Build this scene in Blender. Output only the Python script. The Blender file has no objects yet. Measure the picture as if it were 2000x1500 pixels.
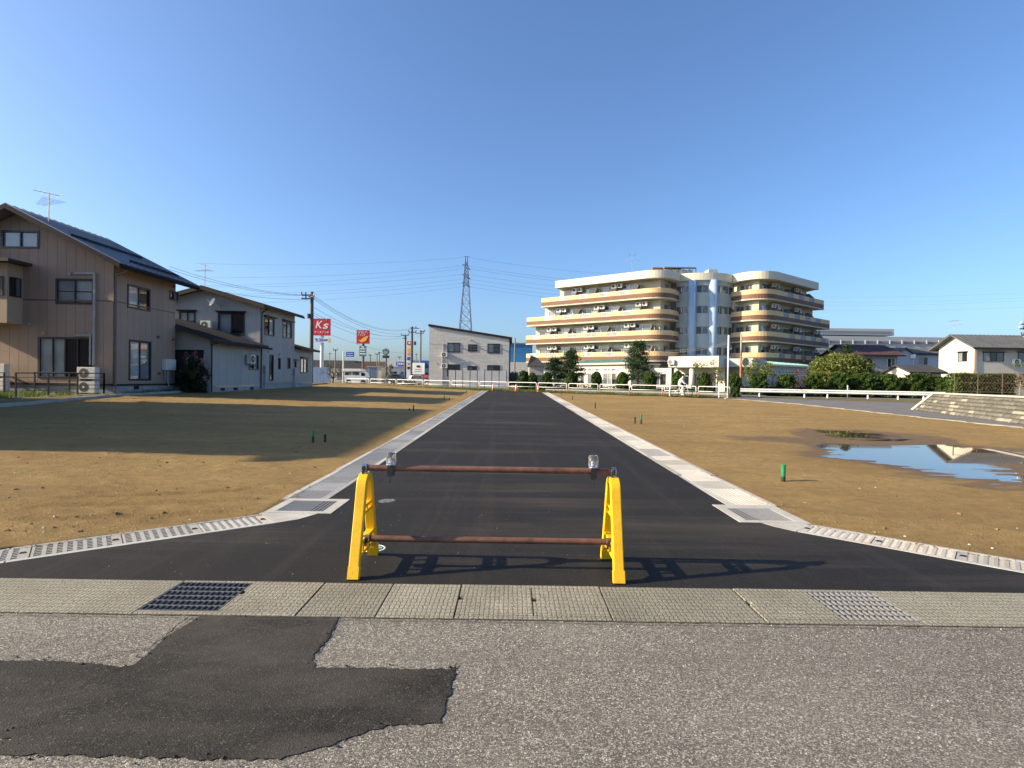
import bpy, bmesh, math, random
import numpy as np
from mathutils import Vector, Matrix
random.seed(7); RNG = np.random.default_rng(7)
SC = bpy.context.scene
COL = SC.collection

# ------------------------------------------------------------------ camera, sky, sun, exposure
FPX, CAMZ = 1050.0, 1.5                       # focal length in photo pixels (photo 2000 px wide)
ROLL, PITCH = 0.0148, math.atan(9 / FPX)
_fw = Vector((0, math.cos(PITCH), -math.sin(PITCH)))
_up0 = Vector((0, math.sin(PITCH), math.cos(PITCH)))
_r = Vector((1, 0, 0)) * math.cos(ROLL) + _up0 * math.sin(ROLL)
_u = _up0 * math.cos(ROLL) - Vector((1, 0, 0)) * math.sin(ROLL)
cam = bpy.data.cameras.new('camera'); camo = bpy.data.objects.new('camera', cam); COL.objects.link(camo)
camo.matrix_world = Matrix(((_r.x, _u.x, -_fw.x, 0), (_r.y, _u.y, -_fw.y, 0), (_r.z, _u.z, -_fw.z, CAMZ), (0, 0, 0, 1)))
cam.sensor_width = 36; cam.lens = 36 * FPX / 2000; cam.clip_start = 0.05; cam.clip_end = 9000
SC.camera = camo

SUN_EL = math.radians(24.3)
SUN_AZ = math.radians(7.0)                    # the sun stands to the left (-X), a little behind the camera
LDIR = Vector((math.cos(SUN_AZ) * math.cos(SUN_EL), math.sin(SUN_AZ) * math.cos(SUN_EL), -math.sin(SUN_EL)))
W = bpy.data.worlds.new('World'); SC.world = W; W.use_nodes = True
_wn = W.node_tree.nodes; _bg = _wn['Background']
_sky = _wn.new('ShaderNodeTexSky'); _sky.sky_type = 'NISHITA'; _sky.sun_disc = False
_sky.sun_elevation = SUN_EL
_sky.sun_rotation = math.atan2(-LDIR.x, -LDIR.y)
_sky.air_density = 0.95; _sky.dust_density = 2.0; _sky.ozone_density = 6.0; _sky.altitude = 0
W.node_tree.links.new(_sky.outputs[0], _bg.inputs[0]); _bg.inputs[1].default_value = 0.118
_sl = bpy.data.lights.new('sun', 'SUN'); _sl.energy = 5.0; _sl.angle = math.radians(0.53); _sl.color = (1.0, 0.82, 0.56)
_so = bpy.data.objects.new('sun', _sl); COL.objects.link(_so); _so.location = (-60, -10, 40)
_so.rotation_euler = LDIR.to_track_quat('-Z', 'Y').to_euler()
SC.view_settings.view_transform = 'Standard'; SC.view_settings.look = 'None'
SC.view_settings.exposure = 1.05; SC.view_settings.gamma = 1.0; SC.view_settings.use_curve_mapping = False

# ------------------------------------------------------------------ measuring helpers
def gz(y):                                     # height of the made ground: flat at the old street, then a slight rise
    return 0.0 if y < 7 else 0.0095 * (min(y, 62) - 7)
def ray(px, py):
    return _fw + _r * ((px - 1000) / FPX) - _u * ((py - 750) / FPX)
def at(px, py, d):                             # the point at distance d (along Y) seen there
    v = ray(px, py); s = d / v.y
    return Vector((v.x * s, d, CAMZ + v.z * s))
def gp(px, py, dz=0.0):                        # the point of the ground seen there
    v = ray(px, py); d = 20.0
    for _ in range(60):
        d = 0.5 * d + 0.5 * (CAMZ - gz(d) - dz) * v.y / max(1e-6, -v.z)
    return Vector((v.x / v.y * d, d, gz(d) + dz))

# ------------------------------------------------------------------ materials
MATS = {}
def nd(nt, t, **kw):
    n = nt.nodes.new(t)
    for k, v in kw.items(): setattr(n, k, v)
    return n
def base_mat(name):
    m = bpy.data.materials.new(name); m.use_nodes = True; MATS[name] = m
    nt = m.node_tree; b = nt.nodes['Principled BSDF']
    return m, nt, b
def mixc(nt, fac, a, b, bt='MIX'):
    n = nd(nt, 'ShaderNodeMix', data_type='RGBA', blend_type=bt)
    for sock, v in ((n.inputs['Factor'], fac), (n.inputs[6], a), (n.inputs[7], b)):
        if hasattr(v, 'is_linked'): nt.links.new(v, sock)
        elif isinstance(v, (int, float)): sock.default_value = v
        else: sock.default_value = (*v, 1)
    return n.outputs[2]
def ramp(nt, fac, stops):
    n = nd(nt, 'ShaderNodeValToRGB'); e = n.color_ramp.elements
    while len(e) < len(stops): e.new(0.5)
    for i, (p, c) in enumerate(stops):
        e[i].position = p; e[i].color = (c, c, c, 1) if isinstance(c, (int, float)) else (*c, 1)
    nt.links.new(fac, n.inputs[0]); return n.outputs[0]
def coords(nt, scale=(1, 1, 1), kind='Object'):
    if kind == 'World': o = nd(nt, 'ShaderNodeNewGeometry').outputs['Position']
    else: o = nd(nt, 'ShaderNodeTexCoord').outputs[kind]
    mp = nd(nt, 'ShaderNodeMapping'); mp.inputs['Scale'].default_value = scale
    nt.links.new(o, mp.inputs[0]); return mp.outputs[0]
def noise(nt, co, s, det=4, rough=0.55, dist=0.0):
    n = nd(nt, 'ShaderNodeTexNoise'); n.inputs['Scale'].default_value = s; n.inputs['Detail'].default_value = det
    n.inputs['Roughness'].default_value = rough; n.inputs['Distortion'].default_value = dist
    nt.links.new(co, n.inputs['Vector']); return n.outputs['Fac']
def voro(nt, co, s, feat='F1', out='Distance'):
    n = nd(nt, 'ShaderNodeTexVoronoi', feature=feat); n.inputs['Scale'].default_value = s
    nt.links.new(co, n.inputs['Vector']); return n.outputs[out]
def bump(nt, b, h, strength, dist=0.01):
    n = nd(nt, 'ShaderNodeBump'); n.inputs['Strength'].default_value = strength; n.inputs['Distance'].default_value = dist
    nt.links.new(h, n.inputs['Height']); nt.links.new(n.outputs[0], b.inputs['Normal']); return n
def M(name, col, rough=0.7, var=0.12, scale=3.0, metal=0.0, bmp=0.0, bscale=40.0, coat=0.0, kind='World', dirt=None, stretch=(1, 1, 1)):
    m, nt, b = base_mat(name)
    co = coords(nt, stretch, kind)
    f = noise(nt, co, scale, 5, 0.6)
    lo = tuple(c * (1 - var) for c in col); hi = tuple(min(1, c * (1 + var)) for c in col)
    c = mixc(nt, ramp(nt, f, [(0.3, 0.0), (0.7, 1.0)]), lo, hi)
    if dirt:
        g = noise(nt, coords(nt, (1, 1, 1), kind), scale * 2.7, 6, 0.7)
        c = mixc(nt, ramp(nt, g, [(0.52, 0.0), (0.7, 1.0)]), c, dirt)
    nt.links.new(c, b.inputs['Base Color'])
    b.inputs['Roughness'].default_value = rough; b.inputs['Metallic'].default_value = metal
    b.inputs['Coat Weight'].default_value = coat; b.inputs['Coat Roughness'].default_value = 0.08
    if rough >= 0.6 and not metal: b.inputs['Specular IOR Level'].default_value = 0.2
    if bmp: bump(nt, b, noise(nt, co, bscale, 4, 0.6), bmp, 0.01)
    return m

def mat_old_asphalt(name, dark, light, speck, patchy, dust=None):
    m, nt, b = base_mat(name); co = coords(nt, (1, 1, 1), 'World')
    v = nd(nt, 'ShaderNodeTexVoronoi'); v.inputs['Scale'].default_value = 150; nt.links.new(co, v.inputs['Vector'])
    v2 = nd(nt, 'ShaderNodeTexVoronoi'); v2.inputs['Scale'].default_value = 125; nt.links.new(co, v2.inputs['Vector'])
    sep = nd(nt, 'ShaderNodeSeparateColor'); nt.links.new(v.outputs['Color'], sep.inputs[0])
    sep2 = nd(nt, 'ShaderNodeSeparateColor'); nt.links.new(v2.outputs['Color'], sep2.inputs[0])
    c = mixc(nt, ramp(nt, sep.outputs[0], [(0.0, 0.0), (0.55, 0.35), (1.0, 1.0)]), dark, light)
    c = mixc(nt, ramp(nt, sep2.outputs[1], [(0.93, 0.0), (0.97, speck)]), c, (0.62, 0.58, 0.5))
    c = mixc(nt, ramp(nt, v.outputs['Distance'], [(0.3, 0.0), (0.8, 0.75)]), c, tuple(x * 0.3 for x in dark))
    big = noise(nt, co, 0.9, 6, 0.62)
    c = mixc(nt, ramp(nt, big, [(0.3, 0.0), (0.72, patchy)]), c, tuple(x * 0.72 for x in light), 'MIX')
    tone = noise(nt, coords(nt, (0.5, 2.2, 1), 'World'), 0.55, 5, 0.6)
    c = mixc(nt, 1.0, c, ramp(nt, tone, [(0.25, 0.78), (0.75, 1.15)]), 'MULTIPLY')
    if dust:
        dz_ = noise(nt, coords(nt, (0.7, 1.5, 1), 'World'), 1.3, 7, 0.66, 0.4)
        c = mixc(nt, ramp(nt, dz_, [(0.42, 0.0), (0.70, 0.75)]), c, dust)
    else:
        st = noise(nt, coords(nt, (0.25, 3.0, 1), 'World'), 0.9, 6, 0.65)
        c = mixc(nt, ramp(nt, st, [(0.5, 0.0), (0.75, 0.4)]), c, (0.13, 0.118, 0.10))
    nt.links.new(c, b.inputs['Base Color']); b.inputs['Roughness'].default_value = 0.85
    b.inputs['Specular IOR Level'].default_value = 0.2
    bump(nt, b, v.outputs['Distance'], 0.45, 0.004)
    return m
mat_old_asphalt('old_asphalt', (0.078, 0.072, 0.061), (0.43, 0.398, 0.34), 0.9, 0.22)
mat_old_asphalt('patch_asphalt', (0.013, 0.0125, 0.0115), (0.062, 0.056, 0.048), 0.15, 0.5, (0.078, 0.071, 0.061))

def mat_new_asphalt():
    m, nt, b = base_mat('new_asphalt'); co = coords(nt, (1, 1, 1), 'World')
    v = nd(nt, 'ShaderNodeTexVoronoi'); v.inputs['Scale'].default_value = 170; nt.links.new(co, v.inputs['Vector'])
    sep = nd(nt, 'ShaderNodeSeparateColor'); nt.links.new(v.outputs['Color'], sep.inputs[0])
    c = mixc(nt, sep.outputs[0], (0.006, 0.0057, 0.0054), (0.025, 0.0235, 0.0215))
    dust = noise(nt, coords(nt, (0.10, 1.3, 1), 'World'), 1.1, 7, 0.68, 0.5)
    dmask = noise(nt, co, 0.22, 3, 0.5)
    dd = nd(nt, 'ShaderNodeMath', operation='MULTIPLY')
    nt.links.new(ramp(nt, dust, [(0.50, 0.0), (0.78, 0.5)]), dd.inputs[0]); nt.links.new(ramp(nt, dmask, [(0.4, 0.0), (0.62, 1.0)]), dd.inputs[1])
    c = mixc(nt, dd.outputs[0], c, (0.16, 0.13, 0.095))
    sp = noise(nt, co, 26, 5, 0.8)
    sm = noise(nt, co, 0.8, 4, 0.6)
    d2 = nd(nt, 'ShaderNodeMath', operation='MULTIPLY')
    nt.links.new(ramp(nt, sp, [(0.63, 0.0), (0.70, 0.7)]), d2.inputs[0]); nt.links.new(ramp(nt, sm, [(0.47, 0.0), (0.58, 1.0)]), d2.inputs[1])
    c = mixc(nt, d2.outputs[0], c, (0.2, 0.17, 0.13))
    tone = noise(nt, co, 0.35, 4, 0.6)
    c = mixc(nt, 1.0, c, ramp(nt, tone, [(0.3, 0.8), (0.7, 1.25)]), 'MULTIPLY')
    trk = noise(nt, coords(nt, (2.6, 0.07, 1), 'World'), 1.0, 5, 0.7)                       # lengthwise tyre and roller marks
    c = mixc(nt, ramp(nt, trk, [(0.52, 0.0), (0.74, 0.28)]), c, (0.065, 0.058, 0.048))
    fin = noise(nt, co, 70, 3, 0.8)
    c = mixc(nt, ramp(nt, fin, [(0.60, 0.0), (0.72, 0.45)]), c, (0.11, 0.10, 0.085))
    nt.links.new(c, b.inputs['Base Color']); b.inputs['Roughness'].default_value = 0.8
    b.inputs['Specular IOR Level'].default_value = 0.2
    bump(nt, b, v.outputs['Distance'], 0.5, 0.004)
mat_new_asphalt()

def mat_soil():
    m, nt, b = base_mat('soil'); co = coords(nt, (1, 1, 1), 'World')
    a = noise(nt, co, 0.35, 6, 0.62, 0.3); f = noise(nt, co, 6.0, 8, 0.7); g = noise(nt, co, 45, 4, 0.7)
    c = mixc(nt, ramp(nt, a, [(0.3, 0.0), (0.7, 1.0)]), (0.272, 0.178, 0.062), (0.372, 0.258, 0.102))
    c = mixc(nt, ramp(nt, f, [(0.35, 0.55), (0.62, 0.0)]), c, (0.185, 0.118, 0.046))
    c = mixc(nt, ramp(nt, g, [(0.60, 0.0), (0.78, 0.6)]), c, (0.44, 0.31, 0.15))
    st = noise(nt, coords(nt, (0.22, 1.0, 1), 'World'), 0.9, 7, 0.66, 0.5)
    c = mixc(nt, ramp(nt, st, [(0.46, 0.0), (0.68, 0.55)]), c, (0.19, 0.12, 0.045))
    at_ = nd(nt, 'ShaderNodeAttribute', attribute_name='wet')
    wn = noise(nt, coords(nt, (0.5, 1.6, 1), 'World'), 1.8, 5, 0.65)
    ws = nd(nt, 'ShaderNodeMath', operation='MULTIPLY_ADD'); nt.links.new(wn, ws.inputs[0]); ws.inputs[1].default_value = 0.9
    nt.links.new(at_.outputs['Fac'], ws.inputs[2])
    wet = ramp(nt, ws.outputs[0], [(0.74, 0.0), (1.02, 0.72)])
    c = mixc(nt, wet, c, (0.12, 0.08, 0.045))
    nt.links.new(c, b.inputs['Base Color'])
    rr = nd(nt, 'ShaderNodeMapRange'); nt.links.new(wet, rr.inputs[0]); rr.inputs[3].default_value = 0.95; rr.inputs[4].default_value = 0.5
    nt.links.new(rr.outputs[0], b.inputs['Roughness']); b.inputs['Specular IOR Level'].default_value = 0.25
    h = nd(nt, 'ShaderNodeMath', operation='ADD'); nt.links.new(f, h.inputs[0]); nt.links.new(g, h.inputs[1])
    bump(nt, b, h.outputs[0], 1.0, 0.05)
mat_soil()

def mat_rib_concrete():                        # old gutter concrete with its anti-slip cell relief
    m, nt, b = base_mat('gutter_concrete'); co = coords(nt, (1, 1, 1), 'World')
    br = nd(nt, 'ShaderNodeTexBrick'); br.offset = 0.0; br.inputs['Scale'].default_value = 1.0
    br.inputs['Brick Width'].default_value = 0.031; br.inputs['Row Height'].default_value = 0.052
    br.inputs['Mortar Size'].default_value = 0.0055; br.inputs['Mortar Smooth'].default_value = 0.6
    dn = nd(nt, 'ShaderNodeTexNoise'); dn.inputs['Scale'].default_value = 30; nt.links.new(co, dn.inputs['Vector'])
    cv = nd(nt, 'ShaderNodeMix', data_type='RGBA', blend_type='LINEAR_LIGHT'); cv.inputs[0].default_value = 0.016
    nt.links.new(co, cv.inputs[6]); nt.links.new(dn.outputs['Color'], cv.inputs[7])
    nt.links.new(cv.outputs[2], br.inputs['Vector'])
    f = noise(nt, co, 2.2, 6, 0.65); g = noise(nt, co, 90, 4, 0.75)
    c = mixc(nt, ramp(nt, f, [(0.3, 0.0), (0.7, 1.0)]), (0.27, 0.25, 0.188), (0.43, 0.405, 0.31))
    c = mixc(nt, ramp(nt, g, [(0.38, 0.8), (0.6, 0.0)]), c, (0.10, 0.092, 0.066))
    c = mixc(nt, ramp(nt, g, [(0.62, 0.0), (0.75, 0.55)]), c, (0.5, 0.48, 0.4))
    mm = nd(nt, 'ShaderNodeMath', operation='MULTIPLY'); mm.inputs[1].default_value = 0.62
    nt.links.new(br.outputs['Fac'], mm.inputs[0])
    c = mixc(nt, mm.outputs[0], c, (0.095, 0.086, 0.065))
    oi = nd(nt, 'ShaderNodeObjectInfo')
    c = mixc(nt, 1.0, c, ramp(nt, oi.outputs['Random'], [(0.0, 0.84), (1.0, 1.14)]), 'MULTIPLY')
    nt.links.new(c, b.inputs['Base Color']); b.inputs['Roughness'].default_value = 0.9
    iv = nd(nt, 'ShaderNodeMath', operation='SUBTRACT'); iv.inputs[0].default_value = 1.0; nt.links.new(br.outputs['Fac'], iv.inputs[1])
    ad = nd(nt, 'ShaderNodeMath', operation='MULTIPLY_ADD'); nt.links.new(g, ad.inputs[0]); ad.inputs[1].default_value = 0.7; nt.links.new(iv.outputs[0], ad.inputs[2])
    bump(nt, b, ad.outputs[0], 0.8, 0.006)
mat_rib_concrete()

def mat_drain():                               # pale new precast concrete, each piece a little different
    m, nt, b = base_mat('precast_concrete'); co = coords(nt, (1, 1, 1), 'World')
    f = noise(nt, co, 4, 6, 0.7); g = noise(nt, co, 60, 3, 0.7); s = noise(nt, co, 1.1, 5, 0.6)
    c = mixc(nt, ramp(nt, f, [(0.3, 0.0), (0.7, 1.0)]), (0.33, 0.32, 0.29), (0.44, 0.43, 0.395))
    c = mixc(nt, ramp(nt, s, [(0.5, 0.0), (0.72, 0.55)]), c, (0.36, 0.29, 0.20))
    oi = nd(nt, 'ShaderNodeObjectInfo')
    c = mixc(nt, 1.0, c, ramp(nt, oi.outputs['Random'], [(0.0, 0.72), (0.45, 0.85), (0.6, 1.05), (1.0, 1.12)]), 'MULTIPLY')
    nt.links.new(c, b.inputs['Base Color']); b.inputs['Roughness'].default_value = 0.85
    bump(nt, b, g, 0.25, 0.004)
mat_drain()

def mat_leaf(name, dark, light, trans=0.25):
    m, nt, b = base_mat(name)
    g = nd(nt, 'ShaderNodeNewGeometry'); oi = nd(nt, 'ShaderNodeObjectInfo')
    c = mixc(nt, g.outputs['Random Per Island'], dark, light)
    c = mixc(nt, 1.0, c, ramp(nt, oi.outputs['Random'], [(0.0, 0.8), (1.0, 1.2)]), 'MULTIPLY')
    nt.links.new(c, b.inputs['Base Color']); b.inputs['Roughness'].default_value = 0.6
    b.inputs['Specular IOR Level'].default_value = 0.25
    t = nd(nt, 'ShaderNodeBsdfTranslucent'); nt.links.new(c, t.inputs[0])
    mx = nd(nt, 'ShaderNodeMixShader'); mx.inputs[0].default_value = trans
    nt.links.new(b.outputs[0], mx.inputs[1]); nt.links.new(t.outputs[0], mx.inputs[2])
    nt.links.new(mx.outputs[0], nt.nodes['Material Output'].inputs[0])
def mat_glass(name, col, rough=0.04, spec=0.6):
    m, nt, b = base_mat(name)
    f = noise(nt, coords(nt, (1, 1, 1), 'World'), 1.7, 3, 0.5)
    c = mixc(nt, f, tuple(x * 0.6 for x in col), tuple(min(1, x * 1.4) for x in col))
    nt.links.new(c, b.inputs['Base Color']); b.inputs['Roughness'].default_value = rough
    b.inputs['Specular IOR Level'].default_value = spec
    b.inputs['Coat Weight'].default_value = 0.6; b.inputs['Coat Roughness'].default_value = 0.02
def mat_water():
    m, nt, b = base_mat('puddle_water')
    b.inputs['Base Color'].default_value = (0.06, 0.045, 0.03, 1); b.inputs['Roughness'].default_value = 0.02
    b.inputs['Specular IOR Level'].default_value = 0.65; b.inputs['IOR'].default_value = 1.4
    bump(nt, b, noise(nt, coords(nt, (1, 1, 1), 'World'), 2.0, 3, 0.5), 0.012, 0.01)
mat_water()
def mat_rust():
    m, nt, b = base_mat('rusty_pipe'); co = coords(nt, (1, 1, 1), 'World')
    f = noise(nt, co, 9, 7, 0.7); g = noise(nt, coords(nt, (1, 6, 6), 'World'), 14, 5, 0.75)
    c = mixc(nt, ramp(nt, f, [(0.3, 0.0), (0.7, 1.0)]), (0.06, 0.027, 0.02), (0.19, 0.085, 0.05))
    c = mixc(nt, ramp(nt, g, [(0.66, 0.0), (0.74, 0.7)]), c, (0.3, 0.25, 0.2))
    nt.links.new(c, b.inputs['Base Color']); b.inputs['Roughness'].default_value = 0.62
    bump(nt, b, f, 0.3, 0.003)
mat_rust()
def mat_yellow():
    m, nt, b = base_mat('yellow_plastic'); co = coords(nt, (1, 1, 1), 'World')
    f = noise(nt, co, 8, 6, 0.7); g = noise(nt, coords(nt, (8, 8, 1), 'World'), 14, 5, 0.7)
    c = mixc(nt, ramp(nt, f, [(0.3, 0.0), (0.7, 1.0)]), (0.80, 0.44, 0.004), (0.90, 0.54, 0.01))
    c = mixc(nt, ramp(nt, g, [(0.53, 0.0), (0.72, 0.55)]), c, (0.42, 0.26, 0.05))
    nt.links.new(c, b.inputs['Base Color']); b.inputs['Roughness'].default_value = 0.42
    bump(nt, b, g, 0.1, 0.002)
mat_yellow()
def mat_clear():
    m, nt, b = base_mat('clear_plastic')
    b.inputs['Base Color'].default_value = (0.93, 0.95, 0.97, 1); b.inputs['Roughness'].default_value = 0.03
    b.inputs['Transmission Weight'].default_value = 0.96; b.inputs['IOR'].default_value = 1.45
mat_clear()

# ------------------------------------------------------------------ geometry helpers
class MB:
    def __init__(s): s.v = []; s.f = []; s.sm = False
    def add(s, vs, fs):
        o = len(s.v); s.v += [tuple(v) for v in vs]; s.f += [tuple(i + o for i in f) for f in fs]; return s
    def box(s, x0, x1, y0, y1, z0, z1):
        return s.add([(x0, y0, z0), (x1, y0, z0), (x1, y1, z0), (x0, y1, z0), (x0, y0, z1), (x1, y0, z1), (x1, y1, z1), (x0, y1, z1)],
                     [(3, 2, 1, 0), (4, 5, 6, 7), (0, 1, 5, 4), (1, 2, 6, 5), (2, 3, 7, 6), (3, 0, 4, 7)])
    def obox(s, O, a, b, c, A, B, Cc):          # box in the frame (O; a, b, c): A, B, Cc are (min, max) pairs
        O, a, b, c = Vector(O), Vector(a), Vector(b), Vector(c)
        p = [O + a * x + b * y + c * z for z in Cc for y in B for x in A]
        f = [(0, 2, 3, 1), (4, 5, 7, 6), (0, 1, 5, 4), (1, 3, 7, 5), (3, 2, 6, 7), (2, 0, 4, 6)]
        if a.cross(b).dot(c) < 0: f = [q[::-1] for q in f]
        return s.add(p, f)
    def poly(s, pts): return s.add(pts, [tuple(range(len(pts)))])
    def prism(s, pts, d):                       # planar polygon pushed along the vector d
        n = len(pts); d = Vector(d); P = [Vector(p) for p in pts]
        nrm = Vector((0, 0, 0))
        for i in range(n): nrm += P[i].cross(P[(i + 1) % n])
        if nrm.dot(d) > 0: P = P[::-1]
        return s.add(P + [p + d for p in P], [tuple(range(n)), tuple(range(2 * n - 1, n - 1, -1))] + [((i + 1) % n, i, n + i, n + (i + 1) % n) for i in range(n)])
    def tube(s, pts, r, n=8, cap=True):
        P = [Vector(p) for p in pts]; R = r if isinstance(r, (list, tuple)) else [r] * len(P)
        t0 = (P[1] - P[0]).normalized(); a = t0.orthogonal().normalized(); rings = []; o = len(s.v)
        for i, p in enumerate(P):
            t = ((P[min(i + 1, len(P) - 1)] - P[i]).normalized() + (P[i] - P[max(i - 1, 0)]).normalized())
            t = t.normalized() if t.length > 1e-6 else t0
            a = (a - t * a.dot(t)).normalized(); b = t.cross(a)
            for k in range(n):
                w = 2 * math.pi * k / n; q = p + (a * math.cos(w) + b * math.sin(w)) * R[i]; s.v.append(tuple(q))
        for i in range(len(P) - 1):
            for k in range(n):
                k2 = (k + 1) % n; s.f.append((o + i * n + k, o + i * n + k2, o + (i + 1) * n + k2, o + (i + 1) * n + k))
        if cap: s.f.append(tuple(o + k for k in range(n))[::-1]); s.f.append(tuple(o + (len(P) - 1) * n + k for k in range(n)))
        return s
    def lathe(s, prof, n=16, c=(0, 0, 0)):      # profile [(r, z)]
        o = len(s.v)
        for r, z in prof:
            for k in range(n):
                w = 2 * math.pi * k / n; s.v.append((c[0] + r * math.cos(w), c[1] + r * math.sin(w), c[2] + z))
        for i in range(len(prof) - 1):
            for k in range(n):
                k2 = (k + 1) % n; s.f.append((o + i * n + k, o + i * n + k2, o + (i + 1) * n + k2, o + (i + 1) * n + k))
        s.f.append(tuple(o + k for k in range(n))[::-1]); s.f.append(tuple(o + (len(prof) - 1) * n + k for k in range(n)))
        return s
    def disc(s, c, a, b, r, n=20, off=0):
        c, a, b = Vector(c), Vector(a), Vector(b)
        return s.poly([c + (a * math.cos(2 * math.pi * k / n) + b * math.sin(2 * math.pi * k / n)) * r for k in range(n)])
    def sweep(s, path, wx, th):                 # flat bar: width along X, thickness in the YZ plane, along a YZ path
        P = [Vector(p) for p in path]; o = len(s.v); n = len(P)
        for i, p in enumerate(P):
            t = (P[min(i + 1, n - 1)] - P[max(i - 1, 0)]).normalized(); q = Vector((0, -t.z, t.y))
            T_ = th[i] if isinstance(th, (list, tuple)) else th
            for sx, sq in ((-1, -1), (1, -1), (1, 1), (-1, 1)):
                s.v.append(tuple(p + Vector((sx * wx / 2, 0, 0)) + q * (sq * T_ / 2)))
        for i in range(n - 1):
            for k in range(4):
                k2 = (k + 1) % 4; s.f.append((o + i * 4 + k, o + i * 4 + k2, o + (i + 1) * 4 + k2, o + (i + 1) * 4 + k))
        s.f.append((o + 3, o + 2, o + 1, o)); s.f.append(tuple(o + (n - 1) * 4 + k for k in range(4)))
        return s
    def mesh(s, name, mat, off=None, smooth=False):
        m = bpy.data.meshes.new(name)
        v = s.v if off is None else [(a - off[0], b - off[1], c - off[2]) for a, b, c in s.v]
        m.from_pydata(v, [], s.f); m.validate(); m.update()
        if mat: m.materials.append(MATS[mat])
        if smooth:
            for p in m.polygons: p.use_smooth = True
        return m
    def build(s, name, mat, parent=None, smooth=False, bevel=0.0, off=None):
        if off is None: off = root_loc(parent) if parent else None
        o = bpy.data.objects.new(name, s.mesh(name, mat, off, smooth)); COL.objects.link(o)
        if parent: o.parent = parent
        if bevel:
            md = o.modifiers.new('bevel', 'BEVEL'); md.width = bevel; md.segments = 2; md.limit_method = 'ANGLE'
        return o
def root_loc(o):
    while o.parent: o = o.parent
    return tuple(o.location)
def place(name, mesh, parent=None, loc=(0, 0, 0), rz=0.0, scale=1.0):
    o = bpy.data.objects.new(name, mesh); COL.objects.link(o); o.location = loc; o.rotation_euler = (0, 0, rz)
    if scale != 1.0: o.scale = (scale,) * 3 if isinstance(scale, (int, float)) else scale
    if parent: o.parent = parent
    return o
def tag(o, label, cat, group=None):
    o['label'] = label; o['category'] = cat
    if group: o['group'] = group
    return o
def T(name, label, cat, loc=(0, 0, 0), group=None, rz=0.0):
    o = bpy.data.objects.new(name, None); COL.objects.link(o); o.location = loc; o.rotation_euler = (0, 0, rz)
    o.empty_display_size = 0.3
    return tag(o, label, cat, group)
def struct(o, kind='structure'): o['kind'] = kind; return o
def copy_tree(o, parent=None):
    c = o.copy(); COL.objects.link(c)
    if parent: c.parent = parent
    for ch in o.children: copy_tree(ch, c)
    return c
def Mx(O, u, n):                               # wall frame -> world
    return Matrix(((u.x, n.x, 0, O.x), (u.y, n.y, 0, O.y), (0, 0, 1, O.z), (0, 0, 0, 1)))
def text_mesh(txt, size, mat, shear=0.0, bold=0.0, ext=0.01):
    cu = bpy.data.curves.new('lettering', 'FONT'); cu.body = txt; cu.size = size; cu.shear = shear; cu.offset = bold
    cu.extrude = ext; cu.align_x = 'CENTER'; cu.align_y = 'CENTER'; cu.resolution_u = 3
    o = bpy.data.objects.new('lettering', cu); COL.objects.link(o)
    bpy.context.view_layer.update()
    m = bpy.data.meshes.new_from_object(o.evaluated_get(bpy.context.evaluated_depsgraph_get()))
    bpy.data.objects.remove(o); m.materials.clear(); m.materials.append(MATS[mat]); return m
def put_text(parent, txt, size, mat, O, u, n, shear=0.0, bold=0.0, width=None, name='lettering'):
    m = text_mesh(txt, size, mat, shear, bold)
    o = bpy.data.objects.new(name, m); COL.objects.link(o); o.parent = parent
    rl = Vector(root_loc(parent)); u, n = Vector(u), Vector(n)
    o.matrix_local = Matrix(((u.x, 0, n.x, O[0] - rl.x), (u.y, 0, n.y, O[1] - rl.y), (u.z, 1, n.z, O[2] - rl.z), (0, 0, 0, 1)))
    if width:
        xs = [v.co.x for v in m.vertices]
        if xs:
            k = width / max(1e-4, max(xs) - min(xs))
            for v in m.vertices: v.co.x *= k
    return o
# ------------------------------------------------------------------ plain materials
M('concrete', (0.33, 0.32, 0.29), 0.85, 0.15, 2.0, bmp=0.3, bscale=30)
M('foundation', (0.30, 0.31, 0.31), 0.85, 0.12, 1.5, bmp=0.2)
M('pale_concrete', (0.41, 0.40, 0.365), 0.85, 0.14, 3.0, bmp=0.25, bscale=40, dirt=(0.36, 0.31, 0.23))
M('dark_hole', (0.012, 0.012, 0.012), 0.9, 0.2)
M('galvanised', (0.46, 0.48, 0.50), 0.38, 0.12, 20, metal=0.85)
M('mesh_steel', (0.30, 0.31, 0.32), 0.55, 0.15, 20)
M('zinc', (0.24, 0.24, 0.23), 0.5, 0.12, 20, metal=0.25)
M('worn_steel', (0.20, 0.20, 0.20), 0.45, 0.3, 25, metal=0.8, dirt=(0.12, 0.10, 0.08))
M('chrome', (0.62, 0.60, 0.55), 0.22, 0.2, 40, metal=0.95)
M('black_plastic', (0.02, 0.02, 0.022), 0.5, 0.2)
M('black_metal', (0.022, 0.02, 0.022), 0.45, 0.2)
M('white_paint', (0.78, 0.77, 0.74), 0.5, 0.06, 3)
M('rust_paint', (0.36, 0.13, 0.07), 0.8, 0.3, 8)
M('orange_plastic', (0.85, 0.13, 0.03), 0.5, 0.1)
M('green_plastic', (0.012, 0.22, 0.085), 0.45, 0.2, 12)
M('path_asphalt', (0.15, 0.145, 0.14), 0.9, 0.18, 1.2, bmp=0.5, bscale=70)
M('ground', (0.16, 0.145, 0.11), 0.95, 0.3, 0.05)
M('dry_grass_soil', (0.12, 0.105, 0.045), 0.95, 0.35, 2.0, bmp=0.5, bscale=20)
M('crack', (0.012, 0.011, 0.01), 1.0, 0.2)
M('grime', (0.09, 0.08, 0.06), 1.0, 0.3, 10)
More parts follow.
